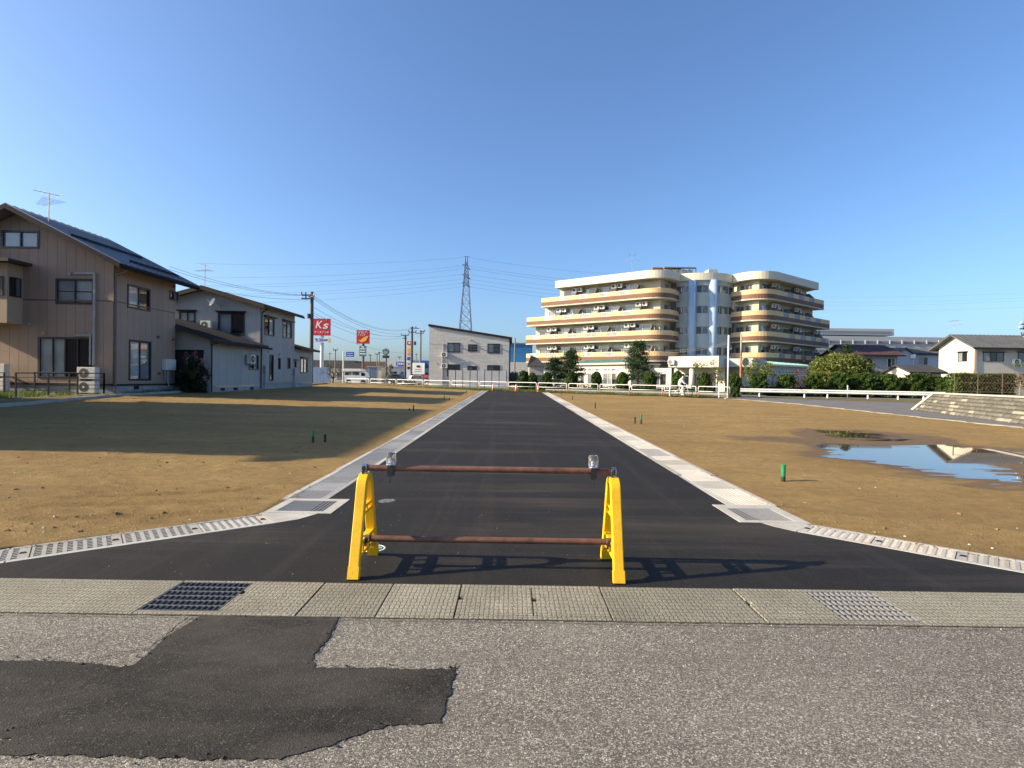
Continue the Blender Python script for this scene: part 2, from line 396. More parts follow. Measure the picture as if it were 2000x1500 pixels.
mat_leaf('grass_blade', (0.05, 0.085, 0.015), (0.15, 0.2, 0.05), 0.3)

# ------------------------------------------------------------------ ground, old street, gutter, new road
def flat_sheet(name, pts, mat, dz=0.0):
    mb = MB(); mb.poly([(p[0], p[1], (p[2] if len(p) > 2 else gz(p[1])) + dz) for p in pts])
    return struct(mb.build(name, mat))
def sheet_grid(name, xs, ys, zf, mat):
    nx, ny = len(xs), len(ys); v = [(x, y, zf(x, y)) for y in ys for x in xs]
    f = [(j * nx + i, j * nx + i + 1, (j + 1) * nx + i + 1, (j + 1) * nx + i) for j in range(ny - 1) for i in range(nx - 1)]
    mb = MB(); mb.add(v, f); return struct(mb.build(name, mat))
sheet_grid('ground', [-4000, -300, -60, 0, 60, 300, 4000], [-60, 2, 7, 62, 120, 400, 6000], lambda x, y: gz(y) - 0.16, 'ground')

GUT_N, GUT_F = 3.355, 3.905                     # near and far edge of the old gutter
old_road = flat_sheet('old_road', [(-14, -8), (14, -8), (14, GUT_N - 0.003), (-14, GUT_N - 0.003)], 'old_asphalt', -0.004)
def jag(pts, step=0.022, amp=0.011):            # ragged outline
    out = []
    for i, p in enumerate(pts):
        q = pts[(i + 1) % len(pts)]; L = math.hypot(q[0] - p[0], q[1] - p[1]); k = max(1, int(L / step))
        nx, ny = -(q[1] - p[1]) / max(L, 1e-6), (q[0] - p[0]) / max(L, 1e-6)
        for j in range(k):
            t = j / k; a = amp * random.uniform(-1, 1) if j else 0
            out.append((p[0] + (q[0] - p[0]) * t + nx * a, p[1] + (q[1] - p[1]) * t + ny * a))
    return out
pp = [(395, 1202), (660, 1208), (640, 1248), (612, 1280), (613, 1304), (888, 1306), (880, 1345), (862, 1412), (780, 1414), (720, 1425), (640, 1458), (545, 1484),
      (400, 1483), (250, 1478), (100, 1474), (-60, 1470), (-60, 1452), (20, 1446), (22, 1440), (-60, 1436), (-60, 1288), (60, 1290), (180, 1294), (232, 1303), (262, 1298), (290, 1275), (330, 1240)]
ppg = [gp(*p) for p in pp]; ppg[0].y = GUT_N - 0.012; ppg[1].y = GUT_N - 0.012
def tri_poly(pts, z, name, mat, parent):
    bm = bmesh.new(); vs = [bm.verts.new((x, y, z)) for x, y in pts]; f = bm.faces.new(vs)
    bmesh.ops.triangulate(bm, faces=[f]); bmesh.ops.recalc_face_normals(bm, faces=bm.faces)
    if bm.faces[:][0].normal.z < 0: bmesh.ops.reverse_faces(bm, faces=bm.faces)
    m = bpy.data.meshes.new(name); bm.to_mesh(m); bm.free(); m.materials.append(MATS[mat])
    o = bpy.data.objects.new(name, m); COL.objects.link(o); o.parent = parent; return o
tri_poly(jag([(p.x, p.y) for p in ppg]), 0.0005, 'asphalt_patch', 'patch_asphalt', old_road)
def strip(path, w, z, name, mat, parent, jit=0.8):       # thin ragged line lying on the road
    P = [Vector((p[0], p[1], 0)) for p in path]; D = []
    for i in range(len(P) - 1):
        k = max(1, int((P[i + 1] - P[i]).length / 0.03))
        D += [P[i].lerp(P[i + 1], j / k) for j in range(k)]
    D.append(P[-1]); L, R = [], []
    for i, p in enumerate(D):
        t = (D[min(i + 1, len(D) - 1)] - D[max(i - 1, 0)]).normalized(); n = Vector((-t.y, t.x, 0))
        j = random.uniform(-1, 1) * w * jit; ww = w * random.uniform(0.35, 1.0)
        if i in (0, len(D) - 1): ww *= 0.2
        L.append(p + n * (j + ww / 2)); R.append(p + n * (j - ww / 2))
    mb = MB()
    mb.add([(q.x, q.y, z) for q in L + R], [(len(D) + i, len(D) + i + 1, i + 1, i) for i in range(len(D) - 1)])
    o = mb.build(name, mat, parent); return o
def crack(pxs, w=0.008, z=0.0045):
    strip([gp(*p)[:2] for p in pxs], w, z, 'crack', 'crack', old_road)
crack([(368, 1205), (330, 1238), (290, 1268), (240, 1275), (180, 1292)], 0.010)
crack([(660, 1209), (640, 1246), (612, 1282)], 0.006)
crack([(888, 1306), (893, 1292)], 0.005); crack([(862, 1412), (857, 1432)], 0.005)
crack([(98, 1474), (82, 1500)], 0.006); crack([(470, 1484), (462, 1500)], 0.006)
crack([(570, 1224), (615, 1214)], 0.006)
crack([(150, 1350), (190, 1320), (250, 1300)], 0.004)
strip([(-14, GUT_N - 0.012), (14, GUT_N - 0.012)], 0.016, 0.001, 'grime_line', 'grime', old_road, 0.25)
strip([(-14, GUT_N - 0.055), (-3, GUT_N - 0.05), (14, GUT_N - 0.06)], 0.006, 0.001, 'crack', 'grime', old_road)

# gutter: body rims, covers, gratings
gut = T('street_gutter', 'old ribbed concrete gutter with covers and two steel gratings along the street', 'gutter', (0, 3.63, 0))
def slab(x0, x1, y0, y1, z0, z1, ch=0.006):      # slab with chamfered top edge
    mb = MB(); a = [(x0, y0), (x1, y0), (x1, y1), (x0, y1)]; b = [(x0 + ch, y0 + ch), (x1 - ch, y0 + ch), (x1 - ch, y1 - ch), (x0 + ch, y1 - ch)]
    v = [(x, y, z0) for x, y in a] + [(x, y, z1 - ch) for x, y in a] + [(x, y, z1) for x, y in b]
    mb.add(v, [(3, 2, 1, 0), (8, 9, 10, 11)] + [(i, (i + 1) % 4, 4 + (i + 1) % 4, 4 + i) for i in range(4)] + [(4 + i, 4 + (i + 1) % 4, 8 + (i + 1) % 4, 8 + i) for i in range(4)])
    return mb
def slab_notch(x0, x1, y0, y1, z0, z1, side, c, w=0.07, dpt=0.028):   # cover with a lifting notch in one short side
    mb = MB(); ya, yb = c - w / 2, c + w / 2
    if side < 0: pts = [(x0, y0), (x1, y0), (x1, y1), (x0, y1), (x0, yb), (x0 + dpt, yb - 0.008), (x0 + dpt, ya + 0.008), (x0, ya)]
    else: pts = [(x0, y0), (x1, y0), (x1, ya), (x1 - dpt, ya + 0.008), (x1 - dpt, yb - 0.008), (x1, yb), (x1, y1), (x0, y1)]
    mb.prism([(x, y, z1) for x, y in pts], (0, 0, z0 - z1)); return mb
CY0, CY1 = 3.405, 3.868
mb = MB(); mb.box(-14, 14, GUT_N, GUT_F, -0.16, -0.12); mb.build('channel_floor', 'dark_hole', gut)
for a, b in ((GUT_N, CY0 - 0.004), (CY1 + 0.004, GUT_F)):            # rims beside the removable covers
    for x0, x1 in ((-2.36, -1.34), (-0.342, 0.655), (1.625, 2.625)):
        slab(x0 + 0.003, x1 - 0.003, a, b, -0.12, 0.002, 0.003).build('gutter_rim', 'gutter_concrete', gut)
xs = [-2.362]
while xs[-1] > -13: xs.append(xs[-1] - 2.0)
bodies = [(xs[i + 1], xs[i]) for i in range(len(xs) - 1)] + [(-1.338, -0.838), (-0.838, -0.345), (0.655, 1.622), (2.628, 4.628), (4.628, 6.628), (6.628, 8.628), (8.628, 10.628), (10.628, 12.628)]
for a, b in bodies: slab(a + 0.003, b - 0.003, GUT_N, GUT_F, -0.12, 0.0, 0.004).build('gutter_block', 'gutter_concrete', gut)
slab_notch(-1.848, -1.345, CY0, CY1, -0.11, 0.002, -1, 3.70).build('gutter_cover', 'gutter_concrete', gut)
slab_notch(-0.338, 0.155, CY0, CY1, -0.11, 0.003, -1, 3.66).build('gutter_cover', 'gutter_concrete', gut)
slab_notch(0.163, 0.648, CY0, CY1, -0.11, 0.002, -1, 3.65).build('gutter_cover', 'gutter_concrete', gut)
slab_notch(1.632, 2.118, CY0, CY1, -0.11, 0.003, -1, 3.66).build('gutter_cover', 'gutter_concrete', gut)
def grating(x0, x1, y0, y1, z, nx, ny, parent, mat, bw=0.006, cw=0.008, name='grating', hgt=0.03):
    g = MB()
    for x in (x0 + 0.004, x1 - 0.004): g.box(x - 0.004, x + 0.004, y0, y1, z - hgt, z)
    for y in (y0 + 0.004, y1 - 0.004): g.box(x0 + 0.008, x1 - 0.008, y - 0.004, y + 0.004, z - hgt, z - 0.0005)
    o = g.build(name, mat, parent)
    b = MB()
    for i in range(1, nx): x = x0 + (x1 - x0) * i / nx; b.box(x - bw / 2, x + bw / 2, y0 + 0.008, y1 - 0.008, z - hgt, z - 0.001)
    b.build('bearing_bar', mat, o)
    c = MB()
    for j in range(1, ny): y = y0 + (y1 - y0) * j / ny; c.box(x0 + 0.008, x1 - 0.008, y - cw / 2, y + cw / 2, z - 0.012, z - 0.002)
    c.build('cross_bar', 'zinc' if mat == 'worn_steel' else ('worn_steel' if nx == 13 else mat), o)
    return o
grating(-2.355, -1.853, CY0, CY1, 0.003, 13, 6, gut, 'worn_steel')
grating(2.124, 2.622, CY0, CY1, 0.003, 13, 6, gut, 'zinc', 0.0115)

# ------------------------------------------------------------------ new road, soil lots
RL, RR, LO, RO = -2.23, 2.65, -2.80, 3.27       # carriageway edges, outer edges of the roadside drains
DRAIN_Y0 = 6.58
def rail_y(x): return 49.9 - 0.53 * x           # the cross street and its guard pipes run at a slant
def end_y(x): return rail_y(x) - 0.85
mb = MB()
mouth = [(-4.35, GUT_F), (4.72, GUT_F), (2.80, 5.62), (2.72, 6.0), (RR, 7.0), (RL, 7.0), (-2.25, 6.0), (-2.36, 5.48)]
mouth = [(-14, GUT_F), (14, GUT_F), (14, GUT_F + 0.02), (4.66, GUT_F + 0.02)] + mouth[2:] + [(-4.36, GUT_F + 0.02), (-14, GUT_F + 0.02)]
mb.poly([(x, y, 0.0) for x, y in mouth])
mb.poly([(RL, 7.0, 0), (RR, 7.0, 0), (RR, end_y(RR), gz(end_y(RR))), (RL, end_y(RL), gz(end_y(RL)))])
new_road = struct(mb.build('new_road', 'new_asphalt'))

def hash2(i, j, s): return (np.sin(i * 127.1 + j * 311.7 + s * 74.7) * 43758.5453) % 1.0
def vnoise(x, y, s=0):
    i, j = np.floor(x), np.floor(y); u, v = x - i, y - j; u = u * u * (3 - 2 * u); v = v * v * (3 - 2 * v)
    return (hash2(i, j, s) * (1 - u) + hash2(i + 1, j, s) * u) * (1 - v) + (hash2(i, j + 1, s) * (1 - u) + hash2(i + 1, j + 1, s) * u) * v - 0.5
def fbm(x, y, f, o=4, s=0):
    r = 0; a = 1.0
    for k in range(o): r = r + a * vnoise(x * f, y * f, s + k); f *= 2.1; a *= 0.5
    return r
PUDS = [([(1600, 868), (1650, 866), (1720, 862), (1790, 868), (1850, 869), (1900, 874), (1960, 880), (2080, 888), (2090, 905), (1950, 903), (1930, 907), (1978, 931), (1900, 932), (1830, 926), (1790, 916), (1740, 906), (1700, 900), (1640, 894), (1608, 891), (1640, 882)], -0.014),
        ([(1612, 842), (1670, 844), (1745, 850), (1765, 854), (1720, 857), (1665, 856), (1640, 852)], 0.052)]
PUDG = [([tuple(gp(*p, dz=z - gz(12))[:2]) if False else tuple((lambda v: (v.x / v.y * ((CAMZ - z) * v.y / -v.z), (CAMZ - z) * v.y / -v.z))(ray(*p))) for p in pts], z) for pts, z in PUDS]
def sdf(x, y, P):                                # signed distance to a polygon (negative inside)
    d = np.full(np.shape(x), 1e9); ins = np.zeros(np.shape(x), bool)
    for i in range(len(P)):
        (ax, ay), (bx, by) = P[i], P[(i + 1) % len(P)]; ex_, ey_ = bx - ax, by - ay
        t = np.clip(((x - ax) * ex_ + (y - ay) * ey_) / (ex_ * ex_ + ey_ * ey_), 0, 1)
        d = np.minimum(d, (x - ax - t * ex_) ** 2 + (y - ay - t * ey_) ** 2)
        c = ((ay > y) != (by > y)) & (x < (bx - ax) * (y - ay) / (by - ay + 1e-12) + ax); ins ^= c
    return np.where(ins, -1, 1) * np.sqrt(d)
def pud(x, y):                                   # 1 in the puddle hollow, falling to 0 two metres outside
    r = np.zeros(np.shape(x))
    for P, z in PUDG: r = np.maximum(r, np.clip(1 - sdf(x, y, P) / 1.9, 0, 1))
    return r
def soil_h(x, y):
    g = np.where(y < 7, 0.0, 0.0095 * (np.minimum(y, 62) - 7))
    lat = 0.018 * np.clip(-x - 3, 0, 40)
    n = 0.022 * fbm(x, y, 0.7, 3) + 0.024 * fbm(x * 0.7, y * 1.5, 3.2, 4, 9)
    n = n + 0.045 * np.clip(fbm(x * 0.6, y * 1.5, 5.0, 3, 21) - 0.22, 0, 1) * np.clip((-x - 2) / 2, 0.35, 1)
    for k, (x0, y0, a) in enumerate(((-4.2, 5.6, 0.55), (-4.6, 6.1, 0.5), (-3.9, 6.9, 0.75))):   # wheel tracks in the left lot
        d = (y - y0) - (x - x0) * a * 0.55
        n = n - 0.030 * (np.exp(-(d / 0.06) ** 2) - 0.6 * np.exp(-((d - 0.11) / 0.05) ** 2)) * np.clip((-x - 2.6), 0, 1) * np.clip((6.5 + x) / 2, 0, 1)
    h = g + lat + n - 0.020
    for P, z in PUDG:
        s_ = sdf(x, y, P); w = np.clip(1 - s_ / 1.3, 0, 1); w = w * w * (3 - 2 * w)
        hp = z + 0.022 * np.clip(s_, -0.6, 1.3) + 0.020 * fbm(x * 0.5, y * 1.7, 1.7, 5, 40) + 0.011 * fbm(x * 0.35, y * 2.2, 4.0, 4, 60) - 0.003
        h = h * (1 - w) + hp * w
    ln = 5.82 - 0.806 * (-x - 2.7); rn = 5.73 - 0.88 * (x - 3.19)
    ins = ((x > LO + 0.03) & (x < RO - 0.03)) | (y < np.where(x < 0, ln, rn) - 0.03)
    near = ((x > LO - 0.05) & (x < RO + 0.05))
    h = np.where(near, np.minimum(h, g - 0.004), h)
    return np.where(ins, np.minimum(h, g - 0.035), h)
def sz(x, y): return float(soil_h(np.array([float(x)]), np.array([float(y)]))[0])
def make_soil():
    ys = [3.95]
    while ys[-1] < 63: ys.append(ys[-1] + 0.022 + 0.0060 * (ys[-1] - 3.9))
    ys = np.array(ys); N = 470
    lo = np.maximum(-21, -1.25 * (ys + 2.5)); hi = np.minimum(19.6, 1.25 * (ys + 2.5))
    t = np.linspace(0, 1, N); X = lo[:, None] + (hi - lo)[:, None] * t[None, :]; Y = np.repeat(ys[:, None], N, 1)
    Z = soil_h(X, Y); R = len(ys)
    co = np.stack([X, Y, Z], -1).reshape(-1, 3)
    idx = np.arange(R * N).reshape(R, N)
    f = np.stack([idx[:-1, :-1], idx[:-1, 1:], idx[1:, 1:], idx[1:, :-1]], -1).reshape(-1, 4)
    m = bpy.data.meshes.new('soil_lot')
    m.vertices.add(len(co)); m.vertices.foreach_set('co', co.ravel())
    m.loops.add(f.size); m.loops.foreach_set('vertex_index', f.ravel().astype(np.int32))
    m.polygons.add(len(f)); m.polygons.foreach_set('loop_start', np.arange(0, f.size, 4, dtype=np.int32))
    m.polygons.foreach_set('use_smooth', np.ones(len(f), bool))
    m.update(); m.validate()
    wet = np.zeros_like(X)
    for P, z in PUDG:
        s_ = sdf(X, Y, P); wet = np.maximum(wet, np.clip(1 - s_ / 1.7, 0, 1) * 0.42 + 0.45 * np.clip(1 - (Z - z) / 0.03, 0, 1) * (s_ < 1.2))
    wet = np.maximum(wet, 0.55 * np.clip(1 - np.sqrt(((X - 7.2) / 3.0) ** 2 + ((Y - 14.0) / 1.2) ** 2), 0, 1) * 1.6)
    a = m.attributes.new('wet', 'FLOAT', 'POINT'); a.data.foreach_set('value', wet.ravel().astype(np.float32))
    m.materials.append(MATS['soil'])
    o = bpy.data.objects.new('soil_lot', m); COL.objects.link(o); return struct(o)
make_soil()
for P, z in PUDG:                                # water sheets, a little wider than the hollow so the soil makes the shoreline
    c = Vector((sum(p[0] for p in P) / len(P), sum(p[1] for p in P) / len(P))); e_ = 0.75 if z < 0 else 0.4
    q = [tuple(Vector(p) + Vector((math.cos(k * 0.785), math.sin(k * 0.785))) * e_) for p in P for k in range(8)]
    hull = sorted(set((round(a, 4), round(b, 4)) for a, b in q)); lo_, hi_ = [], []
    for pts, out in ((hull, lo_), (hull[::-1], hi_)):
        for p in pts:
            while len(out) > 1 and (out[-1][0] - out[-2][0]) * (p[1] - out[-2][1]) - (out[-1][1] - out[-2][1]) * (p[0] - out[-2][0]) <= 0: out.pop()
            out.append(p)
    mb = MB(); mb.poly([(a, b, z) for a, b in lo_[:-1] + hi_[:-1]]); struct(mb.build('puddle', 'puddle_water'))

def lumps(name, n, sel, smin, smax, mat):
    V, F = [], []
    for _ in range(n):
        x, y = sel(); r = smin + (smax - smin) * random.random() ** 3; z = sz(x, y)
        if pud(np.array([x]), np.array([y]))[0] > 0.12: continue
        o = len(V); a = random.random() * 6.3
        for k in range(5):
            q = a + k * 1.257; rr = r * random.uniform(0.6, 1.1); V.append((x + rr * math.cos(q) * 1.3, y + rr * math.sin(q), z - 0.004))
        for k in range(5):
            q = a + 0.3 + k * 1.257; rr = r * random.uniform(0.35, 0.7); V.append((x + rr * math.cos(q) * 1.3, y + rr * math.sin(q), z + r * random.uniform(0.35, 0.7)))
        for k in range(5): F.append((o + k, o + (k + 1) % 5, o + 5 + (k + 1) % 5, o + 5 + k))
        F.append(tuple(o + 5 + k for k in range(5)))
    mb = MB(); mb.add(V, F); return struct(mb.build(name, mat), 'stuff')
M('clod', (0.20, 0.125, 0.06), 0.95, 0.3, 8)
M('pebble', (0.50, 0.44, 0.34), 0.85, 0.25, 6)
def selL():
    y = 5 + 16 * random.random() ** 1.8; return random.uniform(-1.0, -0.0) * (y * 0.9 - 2) - 2.95, y
def selR():
    y = 5 + 18 * random.random() ** 1.6; return random.uniform(0, 1.0) * (y * 0.95 - 2.5) + 3.4, y
def okL():
    while True:
        x, y = selL() if random.random() < 0.62 else selR()
        lim = (5.95 - 0.806 * (-x - 2.7)) if x < 0 else (5.9 - 0.88 * (x - 3.19))
        if y > lim: return x, y
lumps('soil_clods', 520, okL, 0.006, 0.032, 'clod')
lumps('pebbles', 300, okL, 0.004, 0.018, 'pebble')

def crumbs(name, pts, smin, smax, mat):          # loose bits lying on a hard surface
    mb = MB()
    for x, y, z in pts:
        r = smin + (smax - smin) * random.random() ** 2.5; a = random.random() * 6.3; o = len(mb.v)
        mb.v += [(x + r * math.cos(a + k * 1.57) * random.uniform(.7, 1.3), y + r * math.sin(a + k * 1.57), z - 0.001) for k in range(4)] + [(x + r * 0.1, y, z + r * random.uniform(.5, .9))]
        mb.f += [(o + k, o + (k + 1) % 4, o + 4) for k in range(4)]
    return struct(mb.build(name, mat), 'stuff')
cp = []
for i in range(len(ppg)):
    a, b = ppg[i], ppg[(i + 1) % len(ppg)]
    for k in range(int((b - a).length * 26)): t_ = random.random(); cp.append((a.x + (b.x - a.x) * t_ + random.gauss(0, 0.025), min(GUT_N - 0.02, a.y + (b.y - a.y) * t_ + random.gauss(0, 0.025)), 0.001))
crumbs('asphalt_crumbs', cp, 0.003, 0.011, 'patch_asphalt')
crumbs('street_grit', [(random.uniform(-3.5, 3.5), GUT_N - 0.02 - abs(random.gauss(0, 0.35)), -0.003) for _ in range(500)], 0.002, 0.006, 'pebble')
sp_ = []
for _ in range(900):
    y = 6.6 + 22 * random.random() ** 2.2; x = (LO + abs(random.gauss(0, 0.10)) - 0.02) if random.random() < 0.55 else (RO - abs(random.gauss(0, 0.10)) + 0.02); sp_.append((x, y, gz(y) + 0.004))
for _ in range(420):
    t_ = random.random()
    if random.random() < 0.5: sp_.append((-2.70 - 1.6 * t_ + random.gauss(0, 0.03) + 0.05, 5.82 - 1.29 * t_ - abs(random.gauss(0, 0.05)), 0.003))
    else: sp_.append((3.19 + 1.25 * t_ - 0.04 + random.gauss(0, 0.03), 5.73 - 1.1 * t_ - abs(random.gauss(0, 0.05)), 0.003))
for _ in range(160): sp_.append((random.uniform(-3.2, 0.5), 4.0 + 3.5 * random.random(), 0.001))
sp_ = [q for q in sp_ if not (q[1] < 6.6 and q[0] < 0 and q[1] > 5.9 - 0.806 * (-q[0] - 2.7))]
crumbs('spilled_soil', sp_, 0.002, 0.011, 'clod')

# ------------------------------------------------------------------ roadside drains
def rib_cover(L, Wd, ribs, groove=0.006):        # precast cover: long ribs, lies from y=0..L, x=0..Wd
    mb = MB(); n = ribs * 2 + 1; prof = [(0, -0.11), (0, -0.004), (0.004, 0)]
    for k in range(1, n):
        x = Wd * k / n
        prof += ([(x - 0.004, 0), (x + 0.002, -groove)] if k % 2 else [(x - 0.002, -groove), (x + 0.004, 0)])
    prof += [(Wd - 0.004, 0), (Wd, -0.004), (Wd, -0.11)]
    c = len(prof); v = [(x, 0, z) for x, z in prof] + [(x, L, z) for x, z in prof]
    mb.add(v, [(i, i + 1, c + i + 1, c + i) for i in range(c - 1)] + [tuple(range(c))[::-1], tuple(range(c, 2 * c))])
    mb.f = [tuple(reversed(q)) for q in mb.f]
    return mb
M('groove_concrete', (0.10, 0.095, 0.085), 0.9, 0.2, 5)
def roadside_drain(x0, x1, y1fun, label, grate_ys, skipn):
    t = T('roadside_drain', label, 'drain', ((x0 + x1) / 2, DRAIN_Y0, gz(DRAIN_Y0)))
    y1 = y1fun((x0 + x1) / 2); W_ = x1 - x0; rim = 0.085
    slope = 0.0095
    def pl(name, mesh, x, y, dz=0.0):
        o = place(name, mesh, t, (x - t.location.x, y - t.location.y, gz(y) + dz - t.location.z)); o.rotation_euler = (slope if y >= 7 else 0, 0, 0); return o
    rimmesh = slab(0, rim - 0.003, 0.002, 1.996, -0.12, 0.004, 0.004).mesh('rim', 'precast_concrete')
    y = DRAIN_Y0
    while y < y1:
        for xx in (x0, x1 - rim + 0.003): pl('drain_rim', rimmesh, xx, y)
        y += 2.0
    cm = rib_cover(0.494, W_ - 2 * rim - 0.004, 8).mesh('cover', 'precast_concrete')
    g = None; y = DRAIN_Y0; k = 0
    while y < y1 - 0.4:
        if k in grate_ys:
            if g is None:
                f = MB(); f.box(0, 0.012, 0.004, 0.99, -0.05, 0); f.box(W_ - 2 * rim - 0.016, W_ - 2 * rim - 0.004, 0.004, 0.99, -0.05, 0)
                for yy in (0.004, 0.978): f.box(0.012, W_ - 2 * rim - 0.016, yy, yy + 0.012, -0.05, -0.001)
                wi = W_ - 2 * rim - 0.016
                for i in range(1, 10): xx = wi * i / 10; f.box(xx - 0.008, xx + 0.008, 0.016, 0.978, -0.012, -0.002)
                for j in range(1, 9): yy = 0.99 * j / 9; f.box(0.012, wi, yy - 0.004, yy + 0.004, -0.012, -0.004)
                g = f.mesh('grate', 'mesh_steel')
            pl('steel_grating', g, x0 + rim, y); y += 1.0; k += 2; continue
        pl('drain_cover', cm, x0 + rim + random.uniform(0, 0.003), y, random.uniform(-0.002, 0.003)); y += 0.5; k += 1
    bed = MB(); ya, yb = DRAIN_Y0, y1
    bed.add([(x0 + 0.01, ya, -0.075), (x1 - 0.01, ya, -0.075), (x1 - 0.01, 7, -0.075), (x0 + 0.01, 7, -0.075), (x1 - 0.01, yb, gz(yb) - 0.075), (x0 + 0.01, yb, gz(yb) - 0.075)], [(0, 1, 2, 3), (3, 2, 4, 5)])
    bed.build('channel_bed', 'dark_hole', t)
    return t
roadside_drain(LO, RL, end_y, 'row of pale ribbed drain covers between new asphalt and shaded brown soil', (6, 40), 0)
roadside_drain(RR, RO, end_y, 'row of pale ribbed drain covers between new asphalt and soil with the puddle', (8, 44), 0)

# catch basins and slanted slotted drains
def basin(cx0, cx1, y0, y1, label, gx0, gx1, gy0, gy1, apron):
    t = T('catch_basin', label, 'catch basin', ((cx0 + cx1) / 2, (y0 + y1) / 2, 0), 'catch basins at the road mouth')
    r = MB()
    r.box(cx0, gx0, y0, y1, -0.14, 0.006); r.box(gx1, cx1, y0, y1, -0.14, 0.006)
    r.box(gx0, gx1, y0, gy0, -0.14, 0.0055); r.box(gx0, gx1, gy1, y1, -0.14, 0.0055)
    r.build('basin_rim', 'pale_concrete', t)
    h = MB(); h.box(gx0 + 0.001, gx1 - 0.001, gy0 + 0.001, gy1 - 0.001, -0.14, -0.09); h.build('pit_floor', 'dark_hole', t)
    grating(gx0 + 0.003, gx1 - 0.003, gy0 + 0.003, gy1 - 0.003, 0.004, 12, 12, t, 'mesh_steel', 0.0055, 0.0055, 'grating', 0.007)
    a = MB(); a.prism([(x, y, 0.003) for x, y in apron], (0, 0, -0.12)); a.build('mortar_apron', 'pale_concrete', t)
    return t
basin(-2.70, -1.96, 5.87, 6.565, 'square catch basin with fine steel mesh grating beside the shaded lot', -2.60, -2.07, 5.95, 6.46,
      [(-2.72, 5.868), (-2.72, 5.82), (-2.40, 5.46), (-2.22, 5.62), (-2.16, 5.74), (-2.10, 5.868)])
basin(2.47, 3.22, 5.76, 6.565, 'square catch basin with fine steel mesh grating beside the lot with the puddle', 2.57, 3.10, 5.84, 6.39,
      [(2.70, 5.758), (2.76, 5.62), (2.90, 5.44), (3.22, 5.71), (3.225, 5.758)])
def slot_drain(P, d, n, Wd, L, count, label):
    t = T('slotted_drain', label, 'drain', (P[0], P[1], 0), 'slanted drains at the road mouth')
    ang = math.atan2(d[1], d[0])
    side = 1 if (Vector((-d[1], d[0], 0)).dot(Vector((n[0], n[1], 0))) > 0) else -1
    b = MB(); xs_ = np.linspace(0.035, L - 0.075, 8); rows = 6
    Y0, Y1 = 0.075, Wd - 0.055
    b.box(0.004, 0.075, Y0 - 0.02, Y1 + 0.01, -0.10, 0.0)                       # solid end with the lifting hole
    for i in range(9):                                                          # cross bars
        x = 0.075 + (L - 0.08) * i / 8.0
        if i: b.box(x - 0.030 if i < 8 else x - 0.02, x, Y0 - 0.02, Y1 + 0.01, -0.10, 0.0)
    for j in range(rows + 1):
        y = Y0 + (Y1 - Y0) * j / rows
        b.box(0.075, L - 0.004, y - 0.011 if j else Y0 - 0.02, y + 0.011 if j < rows else Y1 + 0.01, -0.10, -0.0015)
    cov = b.mesh('cover', 'precast_concrete')
    rm = slab(0.002, 1.995, 0, 0.052, -0.12, 0.003, 0.004).mesh('rim', 'precast_concrete')
    hole = MB(); hole.prism([(0.02, Wd * 0.45, 0.002), (0.075, Wd * 0.45, 0.002), (0.065, Wd * 0.58, 0.002), (0.03, Wd * 0.58, 0.002)], (0, 0, -0.003)); hm = hole.mesh('hole', 'dark_hole')
    def pl(name, mesh, a, bb, z):
        o = bpy.data.objects.new(name, mesh); COL.objects.link(o); o.parent = t
        o.location = (d[0] * a + n[0] * bb, d[1] * a + n[1] * bb, z); o.rotation_euler = (0, 0, ang)
        o.scale = (1, side, 1); return o
    for k in range(count): pl('slotted_cover', cov, k * L, 0, random.uniform(-0.001, 0.002)); pl('lifting_hole', hm, k * L, 0, 0.001)
    k = 0.0
    while k < count * L:
        pl('drain_rim', rm, k, 0, 0); pl('drain_rim', rm, k, Wd - 0.052, 0); k += 2.0
    q = MB(); D, N = Vector((*d, 0)), Vector((*n, 0))
    q.poly([Vector((*P, -0.095)) + D * a + N * c for a, c in ((0, 0.02), (count * L, 0.02), (count * L, Wd - 0.02), (0, Wd - 0.02))])
    if q.v[0] and side < 0: q.f = [f[::-1] for f in q.f]
    q.build('channel_bed', 'groove_concrete', t)
    return t
dl = Vector((-1.60, -1.28)).normalized(); nl = Vector((dl.y, -dl.x)); dr = Vector((1.39, -1.25)).normalized(); nr = Vector((-dr.y, dr.x))
slot_drain((-2.40, 5.455), dl, nl, 0.46, 0.62, 4, 'slanted drain of slotted pale covers below the shaded lot')
slot_drain((2.905, 5.435), dr, nr, 0.42, 0.62, 4, 'slanted drain of slotted pale covers below the lot with the puddle')

# manhole covers in the new asphalt
def manhole(c, r, mat, label, rings):
    t = T('manhole_cover', label, 'manhole cover', (c[0], c[1], 0.0))
    MB().lathe([(r, -0.05), (r, 0.003), (r - 0.012, 0.004), (r - 0.014, 0.001)], 28, (*c, 0)).build('frame_ring', mat[0], t)
    MB().lathe([(r - 0.018, -0.04), (r - 0.018, 0.0045), (0.001, 0.0055)], 28, (*c, 0)).build('lid', mat[1], t)
    b = MB()
    for k in range(rings):
        a = 2 * math.pi * k / rings
        b.obox((c[0], c[1], 0), (math.cos(a), math.sin(a), 0), (-math.sin(a), math.cos(a), 0), (0, 0, 1), (0.03, r - 0.03), (-0.004, 0.004), (0.003, 0.0085))
    b.build('raised_pattern', mat[2], t)
M('lid_iron', (0.17, 0.16, 0.14), 0.6, 0.25, 15, metal=0.4)
M('lid_green', (0.04, 0.14, 0.075), 0.6, 0.3, 20)
manhole((-1.50, 6.52), 0.105, ('worn_steel', 'lid_iron', 'galvanised'), 'small round grey manhole lid in the dusty new asphalt', 6)
manhole((-1.19, 4.70), 0.10, ('white_paint', 'lid_green', 'white_paint'), 'small green and white lid beside the foot of the barricade', 8)

